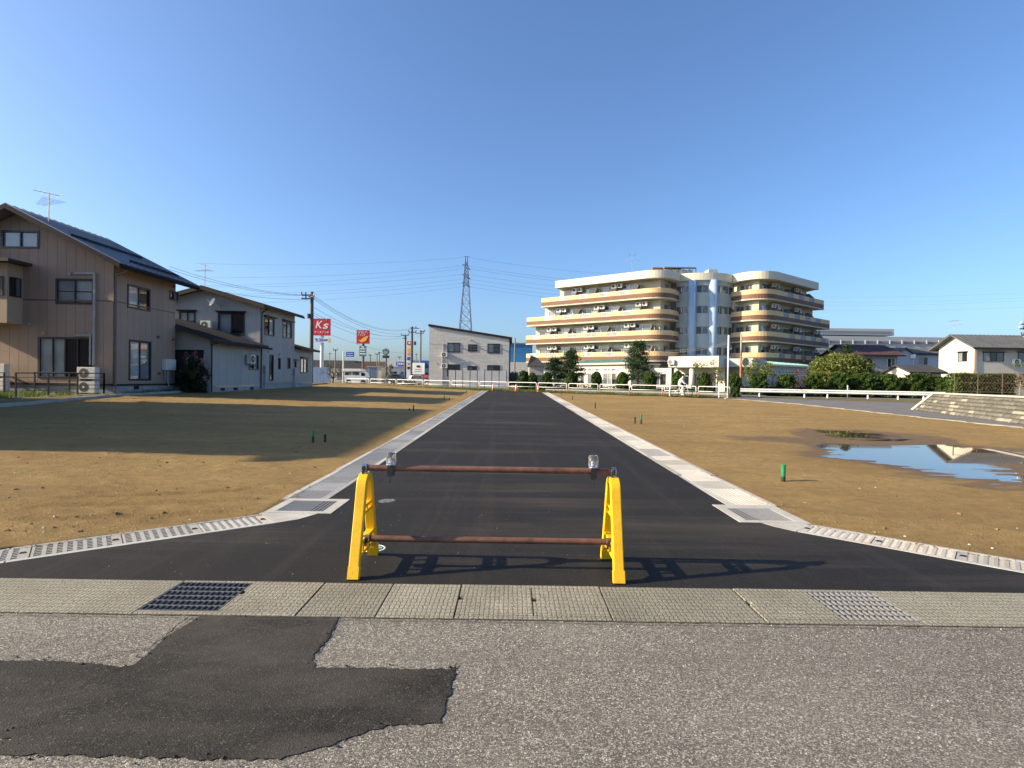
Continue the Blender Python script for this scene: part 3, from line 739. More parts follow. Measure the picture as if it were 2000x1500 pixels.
# ------------------------------------------------------------------ barricade
bar = T('road_barricade', 'yellow plastic trestles carrying two rusty pipes and two clear lamps across the new road', 'barricade', (-0.17, 4.26, 0))
def stand(x):
    half, top = 0.285, 0.715
    def leg(sg):
        pts = [(x, 4.26 + sg * half, 0.0)]
        for k in range(1, 6): t = k / 6; pts.append((x, 4.26 + sg * (half - (half - 0.100) * t), 0.60 * t))
        for k in range(1, 7):
            a = math.pi / 2 * k / 6; pts.append((x, 4.26 + sg * (0.095 * math.cos(a) ** 0.8 if k < 6 else 0.0), 0.61 + 0.105 * math.sin(a)))
        return pts
    st = MB(); st.sweep(leg(-1) + leg(1)[::-1][1:], 0.078, 0.052)
    o = st.build('trestle_stand', 'yellow_plastic', bar, bevel=0.007)
    h = lambda z: half - (half - 0.100) * z / 0.60
    lo = MB(); z0, z1 = 0.145, 0.235                       # lower brace: a box frame with two openings
    for zz in (z0, z1): lo.box(x - 0.028, x + 0.028, 4.26 - h(zz) + 0.01, 4.26 + h(zz) - 0.01, zz - 0.011, zz + 0.011)
    for yy in (-0.11, 0.0, 0.11): lo.box(x - 0.027, x + 0.027, 4.26 + yy - 0.013, 4.26 + yy + 0.013, z0, z1)
    for sg in (-1, 1):
        lo.prism([(x - 0.026, 4.26 + sg * h(0.08), 0.075), (x - 0.026, 4.26 + sg * (h(z0) - 0.09), z0 - 0.008), (x - 0.026, 4.26 + sg * h(z0), z0 - 0.008)], (0.052, 0, 0))
    lo.build('lower_brace', 'yellow_plastic', o, bevel=0.003)
    up = MB()
    for zz in (0.445, 0.495): up.box(x - 0.027, x + 0.027, 4.26 - h(zz) + 0.01, 4.26 + h(zz) - 0.01, zz - 0.010, zz + 0.010)
    up.box(x - 0.026, x + 0.026, 4.26 - 0.012, 4.26 + 0.012, 0.445, 0.495)
    for sg in (-1, 1):
        up.prism([(x - 0.025, 4.26 + sg * h(0.39), 0.385), (x - 0.025, 4.26 + sg * (h(0.44) - 0.04), 0.437), (x - 0.025, 4.26 + sg * h(0.44), 0.437)], (0.05, 0, 0))
    up.build('upper_brace', 'yellow_plastic', o, bevel=0.003)
    for sg in (-1, 1):                                     # paler foot sleeve
        f = MB(); a, b2 = Vector((x, 4.26 + sg * half, 0.0)), Vector((x, 4.26 + sg * h(0.085), 0.085))
        f.sweep([a, b2], 0.083, 0.058); f.build('foot_sleeve', 'yellow_plastic', o)
    return o
XS = (-1.155, 0.815)
for x in XS: stand(x)
ZP, ZQ = 0.782, 0.186
YQ = 4.26 - 0.035
for (y, z, a, b) in ((4.26, ZP, XS[0] - 0.015, XS[1] + 0.015), (YQ, ZQ + 0.045, XS[0] - 0.01, XS[1] - 0.01)):
    MB().tube([(a, y, z), (b, y, z)], 0.0243, 20).build('rusty_pipe', 'rusty_pipe', bar, smooth=False)
ZQ += 0.045
def clamp(x, y, z):
    c = MB(); c.tube([(x - 0.019, y, z), (x + 0.019, y, z)], 0.0315, 16)
    c.box(x - 0.014, x + 0.014, y - 0.02, y + 0.02, z - 0.062, z - 0.028)
    o = c.build('pipe_clamp', 'chrome', bar)
    b = MB(); b.box(x - 0.007, x + 0.007, y - 0.052, y - 0.028, z - 0.024, z + 0.02); b.box(x - 0.016, x - 0.006, y - 0.036, y - 0.024, z - 0.05, z + 0.012)
    b.build('clamp_bolt', 'black_metal', o)
for x in XS: clamp(x, 4.26, ZP)
clamp(XS[0] + 0.035, YQ, ZQ); clamp(XS[1] - 0.035, YQ, ZQ)
for x in (-0.95, 0.655):                                   # clear warning lamps clipped on the upper pipe
    l = MB().lathe([(0.036, 0.0), (0.039, 0.004), (0.039, 0.080), (0.034, 0.095), (0.022, 0.101), (0.002, 0.103)], 24, (x, 4.26, ZP + 0.025)).build('warning_lamp', 'clear_plastic', bar, smooth=True)
    MB().lathe([(0.030, 0.0), (0.030, 0.010), (0.016, 0.018), (0.016, 0.052), (0.004, 0.058)], 12, (x, 4.26, ZP + 0.028)).build('reflector', 'galvanised', l)
    k = MB(); k.box(x - 0.022, x + 0.022, 4.26 - 0.03, 4.26 + 0.03, ZP + 0.019, ZP + 0.029); k.box(x - 0.022, x + 0.022, 4.26 - 0.031, 4.26 - 0.0235, ZP - 0.03, ZP + 0.022)
    k.box(x - 0.024, x + 0.024, 4.26 - 0.028, 4.26 + 0.028, ZP - 0.062, ZP - 0.0235)
    k.tube([(x - 0.004, 4.25, ZP - 0.06), (x - 0.005, 4.25, ZP - 0.115)], 0.004, 6); k.build('lamp_clip', 'black_plastic', l)

# ------------------------------------------------------------------ marker stakes in the soil
STK = [(-4.34, 11.76, .27, 1, 'green topped black stake beside a short black stub in the shaded lot'), (-4.14, 11.95, .17, 0, 'short black stub beside a green topped stake in the shaded lot'),
       (-4.0, 21.9, .27, 1, 'black stake with green top at the edge of the long shadow'), (-4.22, 22.2, .1, 0, 'tiny black stub at the edge of the long shadow'),
       (-3.97, 31.6, .30, 1, 'black stake standing in the second band of shade'), (-3.7, 31.9, .12, 0, 'tiny black stub in the second band of shade'),
       (-3.83, 45.0, .30, 1, 'far black stake near the orange cones on the shaded lot'),
       (4.21, 8.29, .265, 2, 'bright green and black stake standing alone before the puddle'), (4.30, 17.82, .33, 1, 'taller of two stakes standing together on sunny soil'),
       (4.16, 18.1, .22, 0, 'shorter black stake of the pair on sunny soil'), (4.01, 25.8, .27, 0, 'single black stake halfway along the sunny lot'),
       (3.93, 34.8, .26, 0, 'black stake on the sunny lot past the halfway stake'), (4.0, 43.5, .26, 0, 'far black stake on the sunny lot by the guard pipes')]
for x, y, h, kind, lab in STK:
    z = sz(x, y); t = T('marker_stake', lab, 'stake', (x, y, z), 'marker stakes on the lots'); r = 0.032 if kind == 2 else 0.028
    hb = h * (0.3 if kind == 2 else 0.5 if kind == 1 else 1.0)
    MB().lathe([(r, -0.08), (r, hb), (r * 0.6, hb)], 12, (x, y, z)).build('stake_base', 'black_plastic', t)
    if kind: MB().lathe([(r * 1.03, hb), (r * 1.03, h), (r * 0.8, h), (r * 0.75, h - 0.02)], 12, (x, y, z)).build('green_sleeve', 'green_plastic', t)

# ------------------------------------------------------------------ cones
for k, (px, py, lab) in enumerate(((963, 763, 'orange traffic cone beside the drain covers of the shaded lot'), (1008, 764, 'orange traffic cone in the middle of the road end'), (1051, 766, 'orange traffic cone beside the drain covers of the sunny lot'))):
    p = gp(px, py); y = min(p.y, end_y(p.x) + 0.3); x = p.x * y / p.y; z = gz(y)
    t = T('traffic_cone', lab, 'cone', (x, y, z), 'cones at the road end')
    s = MB(); s.box(x - 0.19, x + 0.19, y - 0.19, y + 0.19, z - 0.01, z + 0.035); s.build('cone_base', 'orange_plastic', t)
    MB().lathe([(0.135, 0.03), (0.03, 0.70), (0.02, 0.70)], 14, (x, y, z)).build('cone_body', 'orange_plastic', t)
    for z0 in (0.30, 0.48): MB().lathe([(0.142 - 0.157 * (z0 - 0.03), z0), (0.142 - 0.157 * (z0 + 0.08), z0 + 0.11)], 14, (x, y, z)).build('reflective_band', 'white_paint', t)
# ------------------------------------------------------------------ house building helpers
mat_glass('glass_dark', (0.012, 0.014, 0.018))
mat_glass('glass_mid', (0.10, 0.115, 0.125))
mat_glass('glass_curtain', (0.34, 0.36, 0.36))
mat_glass('glass_lace', (0.20, 0.22, 0.23))
M('frame_dark', (0.022, 0.018, 0.022), 0.4, 0.1)
M('frame_white', (0.6, 0.6, 0.58), 0.45, 0.08)
M('frame_silver', (0.42, 0.43, 0.43), 0.4, 0.1, metal=0.5)
M('ac_white', (0.62, 0.61, 0.57), 0.5, 0.08, 3)
M('ac_fan', (0.09, 0.085, 0.08), 0.6, 0.15)
M('pvc_grey', (0.32, 0.32, 0.32), 0.5, 0.1)
M('pipe_brown', (0.14, 0.10, 0.085), 0.5, 0.15)
M('aluminium', (0.55, 0.56, 0.57), 0.35, 0.1, metal=0.7)
Z = Vector((0, 0, 1))
def clip2(p, a, b, c):                          # keep a*x + b*z <= c
    out = []
    for i in range(len(p)):
        P, Q = p[i], p[(i + 1) % len(p)]; f, g = a * P[0] + b * P[1] - c, a * Q[0] + b * Q[1] - c
        if f <= 0: out.append(P)
        if f * g < 0: t = f / (f - g); out.append((P[0] + (Q[0] - P[0]) * t, P[1] + (Q[1] - P[1]) * t))
    return out
def tops(top):                                  # half planes under a concave-down polyline
    hp = []
    for (x0, z0), (x1, z1) in zip(top[:-1], top[1:]):
        s = (z1 - z0) / (x1 - x0); hp.append((-s, 1.0, z0 - s * x0))
    return hp
class Face:                                     # a wall plane: O origin, u along, n outwards
    def __init__(s, O, u):
        s.O = Vector(O); s.u = Vector(u).normalized(); s.n = Vector((s.u.y, -s.u.x, 0))
    def P(s, a, z, t=0.0): return s.O + s.u * a + s.n * t + Z * (z - s.O.z)
    def px(s, px, py):
        v = ray(px, py); C = Vector((0, 0, CAMZ)); k = (s.O - C).dot(s.n) / v.dot(s.n); q = C + v * k
        return (q - s.O).dot(s.u), q.z
    def rect(s, x0, y0, x1, y1):
        a0, z1 = s.px(x0, (y0)); a1, z0 = s.px(x1, y1); b0, zb = s.px(x0, y1)
        return (min(a0, a1), (z0 + zb) / 2, max(a0, a1), z1)
def wall_cells(x0, x1, z0, top, holes):
    xs = sorted({x0, x1, *[p[0] for p in top if x0 < p[0] < x1], *[h[i] for h in holes for i in (0, 2) if x0 < h[i] < x1]})
    zt = max(p[1] for p in top); zs = sorted({z0, zt, *[h[i] for h in holes for i in (1, 3) if z0 < h[i] < zt]})
    hp = tops(top); res = []
    for i in range(len(xs) - 1):
        for j in range(len(zs) - 1):
            cx, cz = (xs[i] + xs[i + 1]) / 2, (zs[j] + zs[j + 1]) / 2
            if any(h[0] < cx < h[2] and h[1] < cz < h[3] for h in holes): continue
            p = [(xs[i], zs[j]), (xs[i + 1], zs[j]), (xs[i + 1], zs[j + 1]), (xs[i], zs[j + 1])]
            for a, b, c in hp: p = clip2(p, a, b, c) if p else p
            if len(p) > 2: res.append(p)
    return res
def wall(parent, F, w, z0, top, holes, mat, boards=None, name='wall', x0=0.0):
    mb = MB()
    for p in wall_cells(x0, w, z0, top, holes): mb.poly([F.P(a, z) for a, z in p])
    for h in holes:
        for (a, z), (b, y) in (((h[0], h[1]), (h[2], h[1])), ((h[2], h[1]), (h[2], h[3])), ((h[2], h[3]), (h[0], h[3])), ((h[0], h[3]), (h[0], h[1]))):
            mb.poly([F.P(a, z), F.P(b, y), F.P(b, y, -0.12), F.P(a, z, -0.12)][::-1])
    o = mb.build(name, mat, parent)
    if boards:
        bw, bm = boards; k = 0; x = x0
        while x < w - 0.02:
            xe = min(w, x + bw); runs = []
            for p in wall_cells(x + 0.006, xe - 0.006, z0, top, [h for h in holes if h[0] < xe and h[2] > x]):
                for r in runs:                       # cells that touch belong to one board
                    if any(abs(a[0] - b[0]) < 1e-6 and abs(a[1] - b[1]) < 1e-6 for c in r for a in c for b in p): r.append(p); break
                else: runs.append([p])
            while True:
                for r in runs:
                    hit = [t for t in runs if t is not r and any(abs(a[0] - b[0]) < 1e-6 and abs(a[1] - b[1]) < 1e-6 for c in r for a in c for d in t for b in d)]
                    if hit: r += hit[0]; runs.remove(hit[0]); break
                else: break
            for r in runs:
                q = MB()
                for p in r: q.prism([F.P(a, z, 0.0005) for a, z in p], F.n * 0.014)
                q.build('siding_board', bm, o)
            x += bw
    return o
def window(parent, F, h, sashes, fm='frame_dark', fw=0.06, proud=0.045, sill=False, hood=False, bars=(), name='window'):
    a0, z0, a1, z1 = h; mb = MB()
    def bar(xa, xb, za, zb, t0, t1): mb.obox(F.O - Z * F.O.z, F.u, Z, F.n, (xa, xb), (za, zb), (t0, t1))
    bar(a0 - 0.03, a0 + fw, z0 - 0.03, z1 + 0.03, -0.06, proud); bar(a1 - fw, a1 + 0.03, z0 - 0.03, z1 + 0.03, -0.06, proud)
    bar(a0 + fw, a1 - fw, z0 - 0.03, z0 + fw, -0.06, proud - 0.002); bar(a0 + fw, a1 - fw, z1 - fw, z1 + 0.03, -0.06, proud - 0.002)
    n = len(sashes); W_ = (a1 - a0 - 2 * fw)
    for k in range(1, n): x = a0 + fw + W_ * k / n; bar(x - 0.03, x + 0.03, z0 + fw, z1 - fw, -0.055, proud - 0.02)
    for fz in bars: z = z0 + (z1 - z0) * fz; bar(a0 + fw, a1 - fw, z - 0.018, z + 0.018, -0.045, -0.005)
    if sill: bar(a0 - 0.08, a1 + 0.08, z0 - 0.08, z0 - 0.031, -0.02, 0.10)
    if hood: bar(a0 - 0.14, a1 + 0.14, z1 + 0.08, z1 + 0.13, 0.0, 0.30); bar(a0 - 0.1, a1 + 0.1, z1 + 0.03, z1 + 0.081, 0.0, 0.16)
    o = mb.build(name, fm, parent)
    for k, m in enumerate(sashes):
        x0, x1 = a0 + fw + W_ * k / n, a0 + fw + W_ * (k + 1) / n; t = -0.03 - 0.012 * (k % 2)
        tl = random.uniform(-0.004, 0.004)
        q = MB(); q.poly([F.P(x0, z0 + fw, t), F.P(x1, z0 + fw, t + tl), F.P(x1, z1 - fw, t + tl + random.uniform(-.003, .003)), F.P(x0, z1 - fw, t)]); q.build('pane', m, o)
    return o
def roof_slab(parent, pts, th, mat, name='roof', seams=None):   # pts: eave0, eave1, ridge1, ridge0 (top surface)
    P = [Vector(p) for p in pts]; n = (P[1] - P[0]).cross(P[3] - P[0]).normalized()
    if n.z < 0: n = -n
    mb = MB(); mb.prism(P, -n * th); o = mb.build(name, mat, parent)
    if seams:
        L = (P[1] - P[0]).length; k = int(L / seams); q = MB()
        for i in range(k + 1):
            t = i / k; a, b = P[0].lerp(P[1], t), P[3].lerp(P[2], t); e = (P[1] - P[0]).normalized(); d = (b - a).normalized()
            q.obox(a, d, e, n, (0.0, (b - a).length), (-0.018, 0.018), (0.001, 0.035))
        q.build('roof_seams', mat, o)
    return o
def ac_unit(parent, F, a, z, t0=0.06, w=0.80, h=0.58, d=0.30, name='outdoor_unit', fan=True, side=False):
    mb = MB(); mb.obox(F.O - Z * F.O.z, F.u, Z, F.n, (a, a + w), (z, z + h), (t0, t0 + d)); o = mb.build(name, 'ac_white', parent, bevel=0.015)
    if fan:
        c = F.P(a + w * 0.38, z + h / 2, t0 + d + 0.006); MB().disc(c, F.u, Z, h * 0.40, 20).build('fan_grille', 'ac_fan', o)
        MB().disc(F.P(a + w * 0.38, z + h / 2, t0 + d + 0.012), F.u, Z, h * 0.11, 12).build('fan_hub', 'ac_white', o)
    for x in (a + 0.1, a + w - 0.1):
        q = MB(); q.obox(F.O - Z * F.O.z, F.u, Z, F.n, (x - 0.025, x + 0.025), (z - 0.09, z), (0.0, t0 + d - 0.03)); q.build('bracket', 'pvc_grey', o)
    return o
def antenna(base, h, label, mat='pvc_grey', s=1.0, ang=0.3):
    b = Vector(base); t = T('tv_antenna', label, 'antenna', b)
    MB().tube([b - Z * 0.1, b + Z * h], 0.022, 6).build('mast', mat, t)
    for zz, L, el, dirn in ((h * 0.72, 1.9 * s, 9, ang), (h * 0.95, 1.2 * s, 6, ang + 1.5)):
        d = Vector((math.cos(dirn), math.sin(dirn), 0)); e = Vector((-d.y, d.x, 0)); c = b + Z * zz; m = MB()
        m.tube([c - d * L * 0.4, c + d * L * 0.6], 0.014, 5)
        for k in range(el):
            q = c + d * (-L * 0.4 + L * k / (el - 1)); ln = (0.55 - 0.04 * k) * s; m.tube([q - e * ln, q + e * ln], 0.008, 4)
        m.build('yagi_elements', mat, t)
    return t

# ------------------------------------------------------------------ brown house
def mat_siding(name, col, var=0.10):
    m, nt, b = base_mat(name); co = coords(nt, (1, 1, 1), 'World')
    f = noise(nt, co, 0.7, 5, 0.6); g = noise(nt, coords(nt, (6, 6, 0.7), 'World'), 1.5, 6, 0.7)
    c = mixc(nt, f, tuple(x * (1 - var) for x in col), tuple(x * (1 + var) for x in col))
    c = mixc(nt, ramp(nt, g, [(0.55, 0.0), (0.8, 0.35)]), c, tuple(x * 0.6 for x in col))
    oi = nd(nt, 'ShaderNodeObjectInfo'); c = mixc(nt, 1.0, c, ramp(nt, oi.outputs['Random'], [(0.0, 0.95), (1.0, 1.05)]), 'MULTIPLY')
    nt.links.new(c, b.inputs['Base Color']); b.inputs['Roughness'].default_value = 0.8
    bump(nt, b, noise(nt, co, 60, 4, 0.6), 0.35, 0.004)
mat_siding('brown_siding', (0.335, 0.24, 0.18)); mat_siding('brown_siding_light', (0.42, 0.32, 0.23))
mat_siding('grey_siding', (0.36, 0.355, 0.335)); mat_siding('white_siding', (0.50, 0.475, 0.405))
M('roof_slate', (0.20, 0.22, 0.25), 0.36, 0.12, 1.0, metal=0.45)
M('roof_dark', (0.05, 0.05, 0.055), 0.65, 0.2, 1.0)
M('roof_brown', (0.075, 0.052, 0.042), 0.8, 0.2, 1.0)
M('trim_dark', (0.03, 0.026, 0.03), 0.85, 0.15)
M('soffit', (0.33, 0.31, 0.28), 0.8, 0.1)
BX, BY, BZ0 = -19.3, 26.0, 0.40
bh = T('brown_house', 'tall brown two storey house with slate roof and dark window frames', 'house', (-23.8, 28.5, BZ0))
Fb = Face((-28.4, BY, 0), (1, 0, 0)); Fs = Face((BX, BY, 0), (0, 1, 0))
WB = BX + 28.4; RX = -23.85 + 28.4
BL = 4.75                                        # depth of the side wall
FND = 1.00
eave = lambda a: 9.2 - 0.5 * abs(a - RX)
holes_f = [Fb.rect(5, 451, 76, 484), Fb.rect(111, 545, 183, 593), Fb.rect(77, 659, 178, 738)]
top_f = [(0, eave(0)), (RX, 9.2), (WB, eave(WB))]
wf = wall(bh, Fb, WB, FND, top_f, holes_f, 'brown_siding', (0.455, 'brown_siding'))
window(bh, Fb, holes_f[0], ['glass_curtain', 'glass_curtain'])
window(bh, Fb, holes_f[1], ['glass_lace', 'glass_curtain'], bars=(0.5,))
window(bh, Fb, holes_f[2], ['glass_curtain', 'glass_curtain', 'glass_dark', 'glass_dark'])
holes_s = [Fs.rect(249, 555, 292, 604), Fs.rect(331, 567, 347, 587), Fs.rect(252, 664, 293, 742)]
holes_s = [(h[0], h[1], h[2], h[3]) for h in holes_s]
ws = wall(bh, Fs, BL, FND, [(0, eave(WB)), (BL, eave(WB))], holes_s, 'brown_siding', (0.455, 'brown_siding'))
window(bh, Fs, holes_s[0], ['glass_curtain', 'glass_dark']); window(bh, Fs, holes_s[1], ['glass_dark', 'glass_lace'], fw=0.04)
window(bh, Fs, holes_s[2], ['glass_curtain', 'glass_lace'])
q = MB()                                         # back and far walls, foundation
q.poly([(-28.4, BY + BL, FND), (-28.4, BY, FND), (-28.4, BY, eave(0)), (-28.4, BY + BL, eave(0))])
q.poly([(BX, BY + BL, FND), (-28.4, BY + BL, FND), (-28.4, BY + BL, eave(0)), (-23.85, BY + BL, 9.2), (BX, BY + BL, eave(WB))]); q.build('rear_wall', 'brown_siding', bh)
q = MB(); q.box(-28.4, BX - 0.02, BY + 0.02, BY + BL - 0.02, 0.1, FND - 0.002); q.build('foundation', 'foundation', bh)
q = MB(); q.box(-28.4, BX + 0.03, BY - 0.03, BY + 0.0195, FND - 0.1, FND - 0.02); q.box(BX - 0.0195, BX + 0.03, BY + 0.0196, BY + BL, FND - 0.1, FND - 0.02); q.build('base_trim', 'trim_dark', bh)
zb = Fb.px(160, 587)[1]
q = MB(); q.box(-28.4, BX + 0.034, BY - 0.034, BY - 0.0005, zb - 0.03, zb + 0.03); q.box(BX + 0.0005, BX + 0.034, BY, BY + BL, zb - 0.03, zb + 0.03); q.build('band_trim', 'pipe_brown', bh)
q = MB(); q.box(BX - 0.001, BX + 0.028, BY - 0.028, BY + 0.05, FND, eave(WB) - 0.1); q.build('corner_post', 'pipe_brown', bh)
# roof
ry0, ry1, rt = BY - 0.75, BY + BL + 0.75, 0.20
ex = BX + 0.85
r1 = roof_slab(bh, [(ex, ry0, 9.2 + rt - 0.5 * (ex + 23.85)), (ex, ry1, 9.2 + rt - 0.5 * (ex + 23.85)), (-23.85, ry1, 9.2 + rt), (-23.85, ry0, 9.2 + rt)], 0.16, 'roof_slate', seams=0.42)
exl = -29.3
roof_slab(bh, [(exl, ry0, 9.2 + rt - 0.5 * abs(exl + 23.85)), (exl, ry1, 9.2 + rt - 0.5 * abs(exl + 23.85)), (-23.85, ry1, 9.2 + rt), (-23.85, ry0, 9.2 + rt)], 0.16, 'roof_slate', seams=0.42)
q = MB()                                         # fascia and rake boards
def rake(x0, x1, y, tk=0.05, hh=0.22):
    z = lambda x: 9.2 + rt - 0.5 * abs(x + 23.85) - 0.02
    q.prism([(x0, y, z(x0)), (x1, y, z(x1)), (x1, y, z(x1) - hh), (x0, y, z(x0) - hh)], (0, -tk, 0))
rake(-23.85, ex, ry0 - 0.002); rake(exl, -23.85, ry0 - 0.002)
ze = 9.2 + rt - 0.5 * (ex + 23.85)
q.box(ex + 0.002, ex + 0.05, ry0, ry1, ze - 0.26, ze - 0.03); q.build('fascia', 'trim_dark', r1)
q = MB(); q.tube([(ex + 0.10, ry0, ze - 0.12), (ex + 0.10, ry1, ze - 0.14)], 0.055, 8); q.build('rain_gutter', 'trim_dark', r1)
q = MB()                                         # snow guard rails on the roof
for s_, ya, yb in ((0.30, 0.35, 5.2), (0.72, 1.7, 5.6)):
    x = -23.85 + (ex + 23.85) * (0.52 if s_ < 0.5 else 0.86); z = 9.2 + rt - 0.5 * (x + 23.85)
    q.box(x - 0.03, x + 0.03, ry0 + ya, ry0 + yb, z + 0.02, z + 0.12)
q.build('snow_guard', 'trim_dark', r1)
q = MB(); q.tube([(ex + 0.05, BY - 0.05, ze - 0.2), (BX + 0.12, BY + 0.02, ze - 0.45), (BX + 0.10, BY + 0.02, ze - 0.6), (BX + 0.10, BY + 0.02, 0.5)], 0.035, 8); q.build('downpipe', 'pipe_brown', bh)
# bay box on the front wall
bx1 = -23.68; byf = BY - 0.82
zb0, zb1 = at(30, 632, BY - 0.4).z, at(30, 517, BY - 0.4).z
bay = MB(); bay.box(-26.6, bx1, byf, BY - 0.016, zb0, zb1); bayo = bay.build('bay_box', 'brown_siding_light', bh)
Fy = Face((-26.6, byf, 0), (1, 0, 0)); Fz = Face((bx1, byf, 0), (0, 1, 0))
hz_ = Fz.rect(18, 540, 40, 580); 
def stuck(parent, F, h, sash, **k):
    return window(parent, F, h, sash, proud=0.06, **k)
q = MB(); q.box(-26.75, bx1 + 0.45, byf - 0.45, BY - 0.02, zb1 + 0.002, zb1 + 0.14); q.build('bay_roof', 'roof_dark', bayo)
def flush_window(parent, F, h, sashes, fm='frame_dark', hood=False, fw=0.05, sill=False):   # glazed unit standing proud of a plain wall
    a0, z0, a1, z1 = h; mb = MB(); B = F.O - Z * F.O.z
    for A, B_, t in (((a0, a0 + fw), (z0, z1), 0.05), ((a1 - fw, a1), (z0, z1), 0.05), ((a0 + fw, a1 - fw), (z0, z0 + fw), 0.048), ((a0 + fw, a1 - fw), (z1 - fw, z1), 0.048)):
        mb.obox(B, F.u, Z, F.n, A, B_, (0.001, t))
    n = len(sashes); W_ = a1 - a0 - 2 * fw
    for k in range(1, n): x = a0 + fw + W_ * k / n; mb.obox(B, F.u, Z, F.n, (x - 0.025, x + 0.025), (z0 + fw, z1 - fw), (0.001, 0.04))
    if hood: mb.obox(B, F.u, Z, F.n, (a0 - 0.12, a1 + 0.12), (z1 + 0.01, z1 + 0.07), (0.001, 0.28))
    if sill: mb.obox(B, F.u, Z, F.n, (a0 - 0.06, a1 + 0.06), (z0 - 0.05, z0 - 0.003), (0.001, 0.10))
    o = mb.build('window', fm, parent)
    for k, m in enumerate(sashes):
        x0, x1 = a0 + fw + W_ * k / n, a0 + fw + W_ * (k + 1) / n; t = 0.012 + 0.010 * (k % 2); tl = random.uniform(-0.003, 0.003)
        q = MB(); q.poly([F.P(x0, z0 + fw, t), F.P(x1, z0 + fw, t + tl), F.P(x1, z1 - fw, t + tl), F.P(x0, z1 - fw, t)]); q.build('pane', m, o)
    return o
flush_window(bayo, Fz, hz_, ['glass_dark', 'glass_mid']); flush_window(bayo, Fy, (1.4, hz_[1], 2.75, hz_[3]), ['glass_mid', 'glass_mid'])
# conduits, vents, gas meter, outdoor units
q = MB(); zt = Fb.px(160, 534)[1]; xa, xb = Fb.px(148, 534)[0] - 28.4, Fb.px(186, 534)[0] - 28.4
q.box(xa, xb + 0.06, BY - 0.085, BY - 0.015, zt - 0.05, zt + 0.05); q.box(xb - 0.05, xb + 0.06, BY - 0.085, BY - 0.015, 1.9, zt - 0.0505)
xa2, zt2 = Fb.px(148, 655)[0] - 28.4, Fb.px(160, 655)[1]; q.box(xa2, xb - 0.13, BY - 0.08, BY - 0.015, zt2 - 0.04, zt2 + 0.04); q.box(xb - 0.21, xb - 0.13, BY - 0.08, BY - 0.015, 1.9, zt2 - 0.0405)
q.build('pipe_cover', 'pvc_grey', bh)
for px, py in ((139, 535), (61, 632), (88, 650)):
    a, z = Fb.px(px, py); c = Fb.P(a, z, 0.015); MB().tube([c, c + Fb.n * 0.10 - Z * 0.02], [0.06, 0.075], 10).build('vent_cap', 'pvc_grey', bh)
for px, py in ((307, 658), (336, 663), (309, 729), (338, 560)):
    a, z = Fs.px(px, py); c = Fs.P(a, z, 0.015); MB().tube([c, c + Fs.n * 0.10], [0.06, 0.075], 10).build('vent_cap', 'pipe_brown', bh)
h = Fs.rect(316, 701, 335, 723); q = MB(); q.obox(Fs.O, Fs.u, Z, Fs.n, (h[0], h[2]), (h[1], h[3]), (0.014, 0.26)); mo = q.build('water_heater', 'ac_white', bh, bevel=0.02)
q = MB(); 
for k, dx in enumerate((0.12, 0.3, 0.42)): p = Fs.P(h[0] + dx, h[1], 0.12); q.tube([p, p - Z * (0.5 + 0.2 * k)], 0.03, 6)
q.build('heater_pipes', 'pvc_grey', mo)
a, z = Fs.px(267, 757); q = MB(); q.obox(Fs.O, Fs.u, Z, Fs.n, (a - 0.18, a + 0.18), (z - 0.09, z + 0.09), (-0.03, 0.0)); q.build('foundation_vent', 'trim_dark', bh)
for px, z in ((168, 0.56), (168, 1.22)):
    a = Fb.px(168, 720)[0]; ac_unit(bh, Fb, a, z, 0.25, 0.86, 0.56, 0.30)
for z in (0.60, 1.30):
    a = Fb.px(-3, 720)[0]; ac_unit(bh, Fb, a, z, 0.25, 0.80, 0.58, 0.30)
antenna(at(95, 445, BY + 0.2), 1.75, 'tv antenna on the slate roof of the brown house', s=0.85, ang=2.6)
q = MB(); p = at(108, 447, BY); 

# ------------------------------------------------------------------ grey house with annexes
gh = T('grey_house', 'grey two storey house with low front annex and dark shallow roof', 'house', (-21, 40, 0.45))
GX, GY0, GY1 = -17.6, 37.5, 43.4
Fg = Face((-27.0, GY0, 0), (1, 0, 0)); Fgs = Face((GX, GY0, 0), (0, 1, 0)); GW = GX + 27.0; GRX = -21.4 + 27.0; GF = 1.0
ge = lambda a: 7.45 - 0.28 * abs(a - GRX)
hg = [Fg.rect(351, 609, 381, 641), Fg.rect(427, 611, 477, 653)]
wall(gh, Fg, GW, GF, [(0, ge(0)), (GRX, 7.45), (GW, ge(GW))], hg, 'grey_siding', (0.91, 'grey_siding'))
window(gh, Fg, hg[0], ['glass_curtain', 'glass_curtain'], hood=True, bars=(0.45,)); window(gh, Fg, hg[1], ['glass_lace', 'glass_dark'], hood=True, sill=True, fw=0.08)
hs = [Fgs.rect(516, 619, 535, 655), Fgs.rect(552, 627, 569, 660), Fgs.rect(526, 693, 533, 743), Fgs.rect(543, 699, 547, 721), Fgs.rect(561, 699, 566, 720)]
L2 = GY1 - GY0
wall(gh, Fgs, L2, GF, [(0, ge(GW)), (L2, ge(GW))], hs, 'grey_siding', (0.91, 'grey_siding'))
window(gh, Fgs, hs[0], ['glass_dark', 'glass_curtain'], hood=True, bars=(0.3,)); window(gh, Fgs, hs[1], ['glass_lace', 'glass_curtain'], hood=True, bars=(0.3,))
for k in (2, 3, 4): window(gh, Fgs, hs[k], ['glass_dark'], fw=0.03)
q = MB(); q.poly([(-27, GY1, GF), (-27, GY0, GF), (-27, GY0, ge(0)), (-27, GY1, ge(0))]); q.poly([(GX, GY1, GF), (-27, GY1, GF), (-27, GY1, ge(0)), (-21.4, GY1, 7.45), (GX, GY1, ge(GW))]); q.build('rear_wall', 'grey_siding', gh)
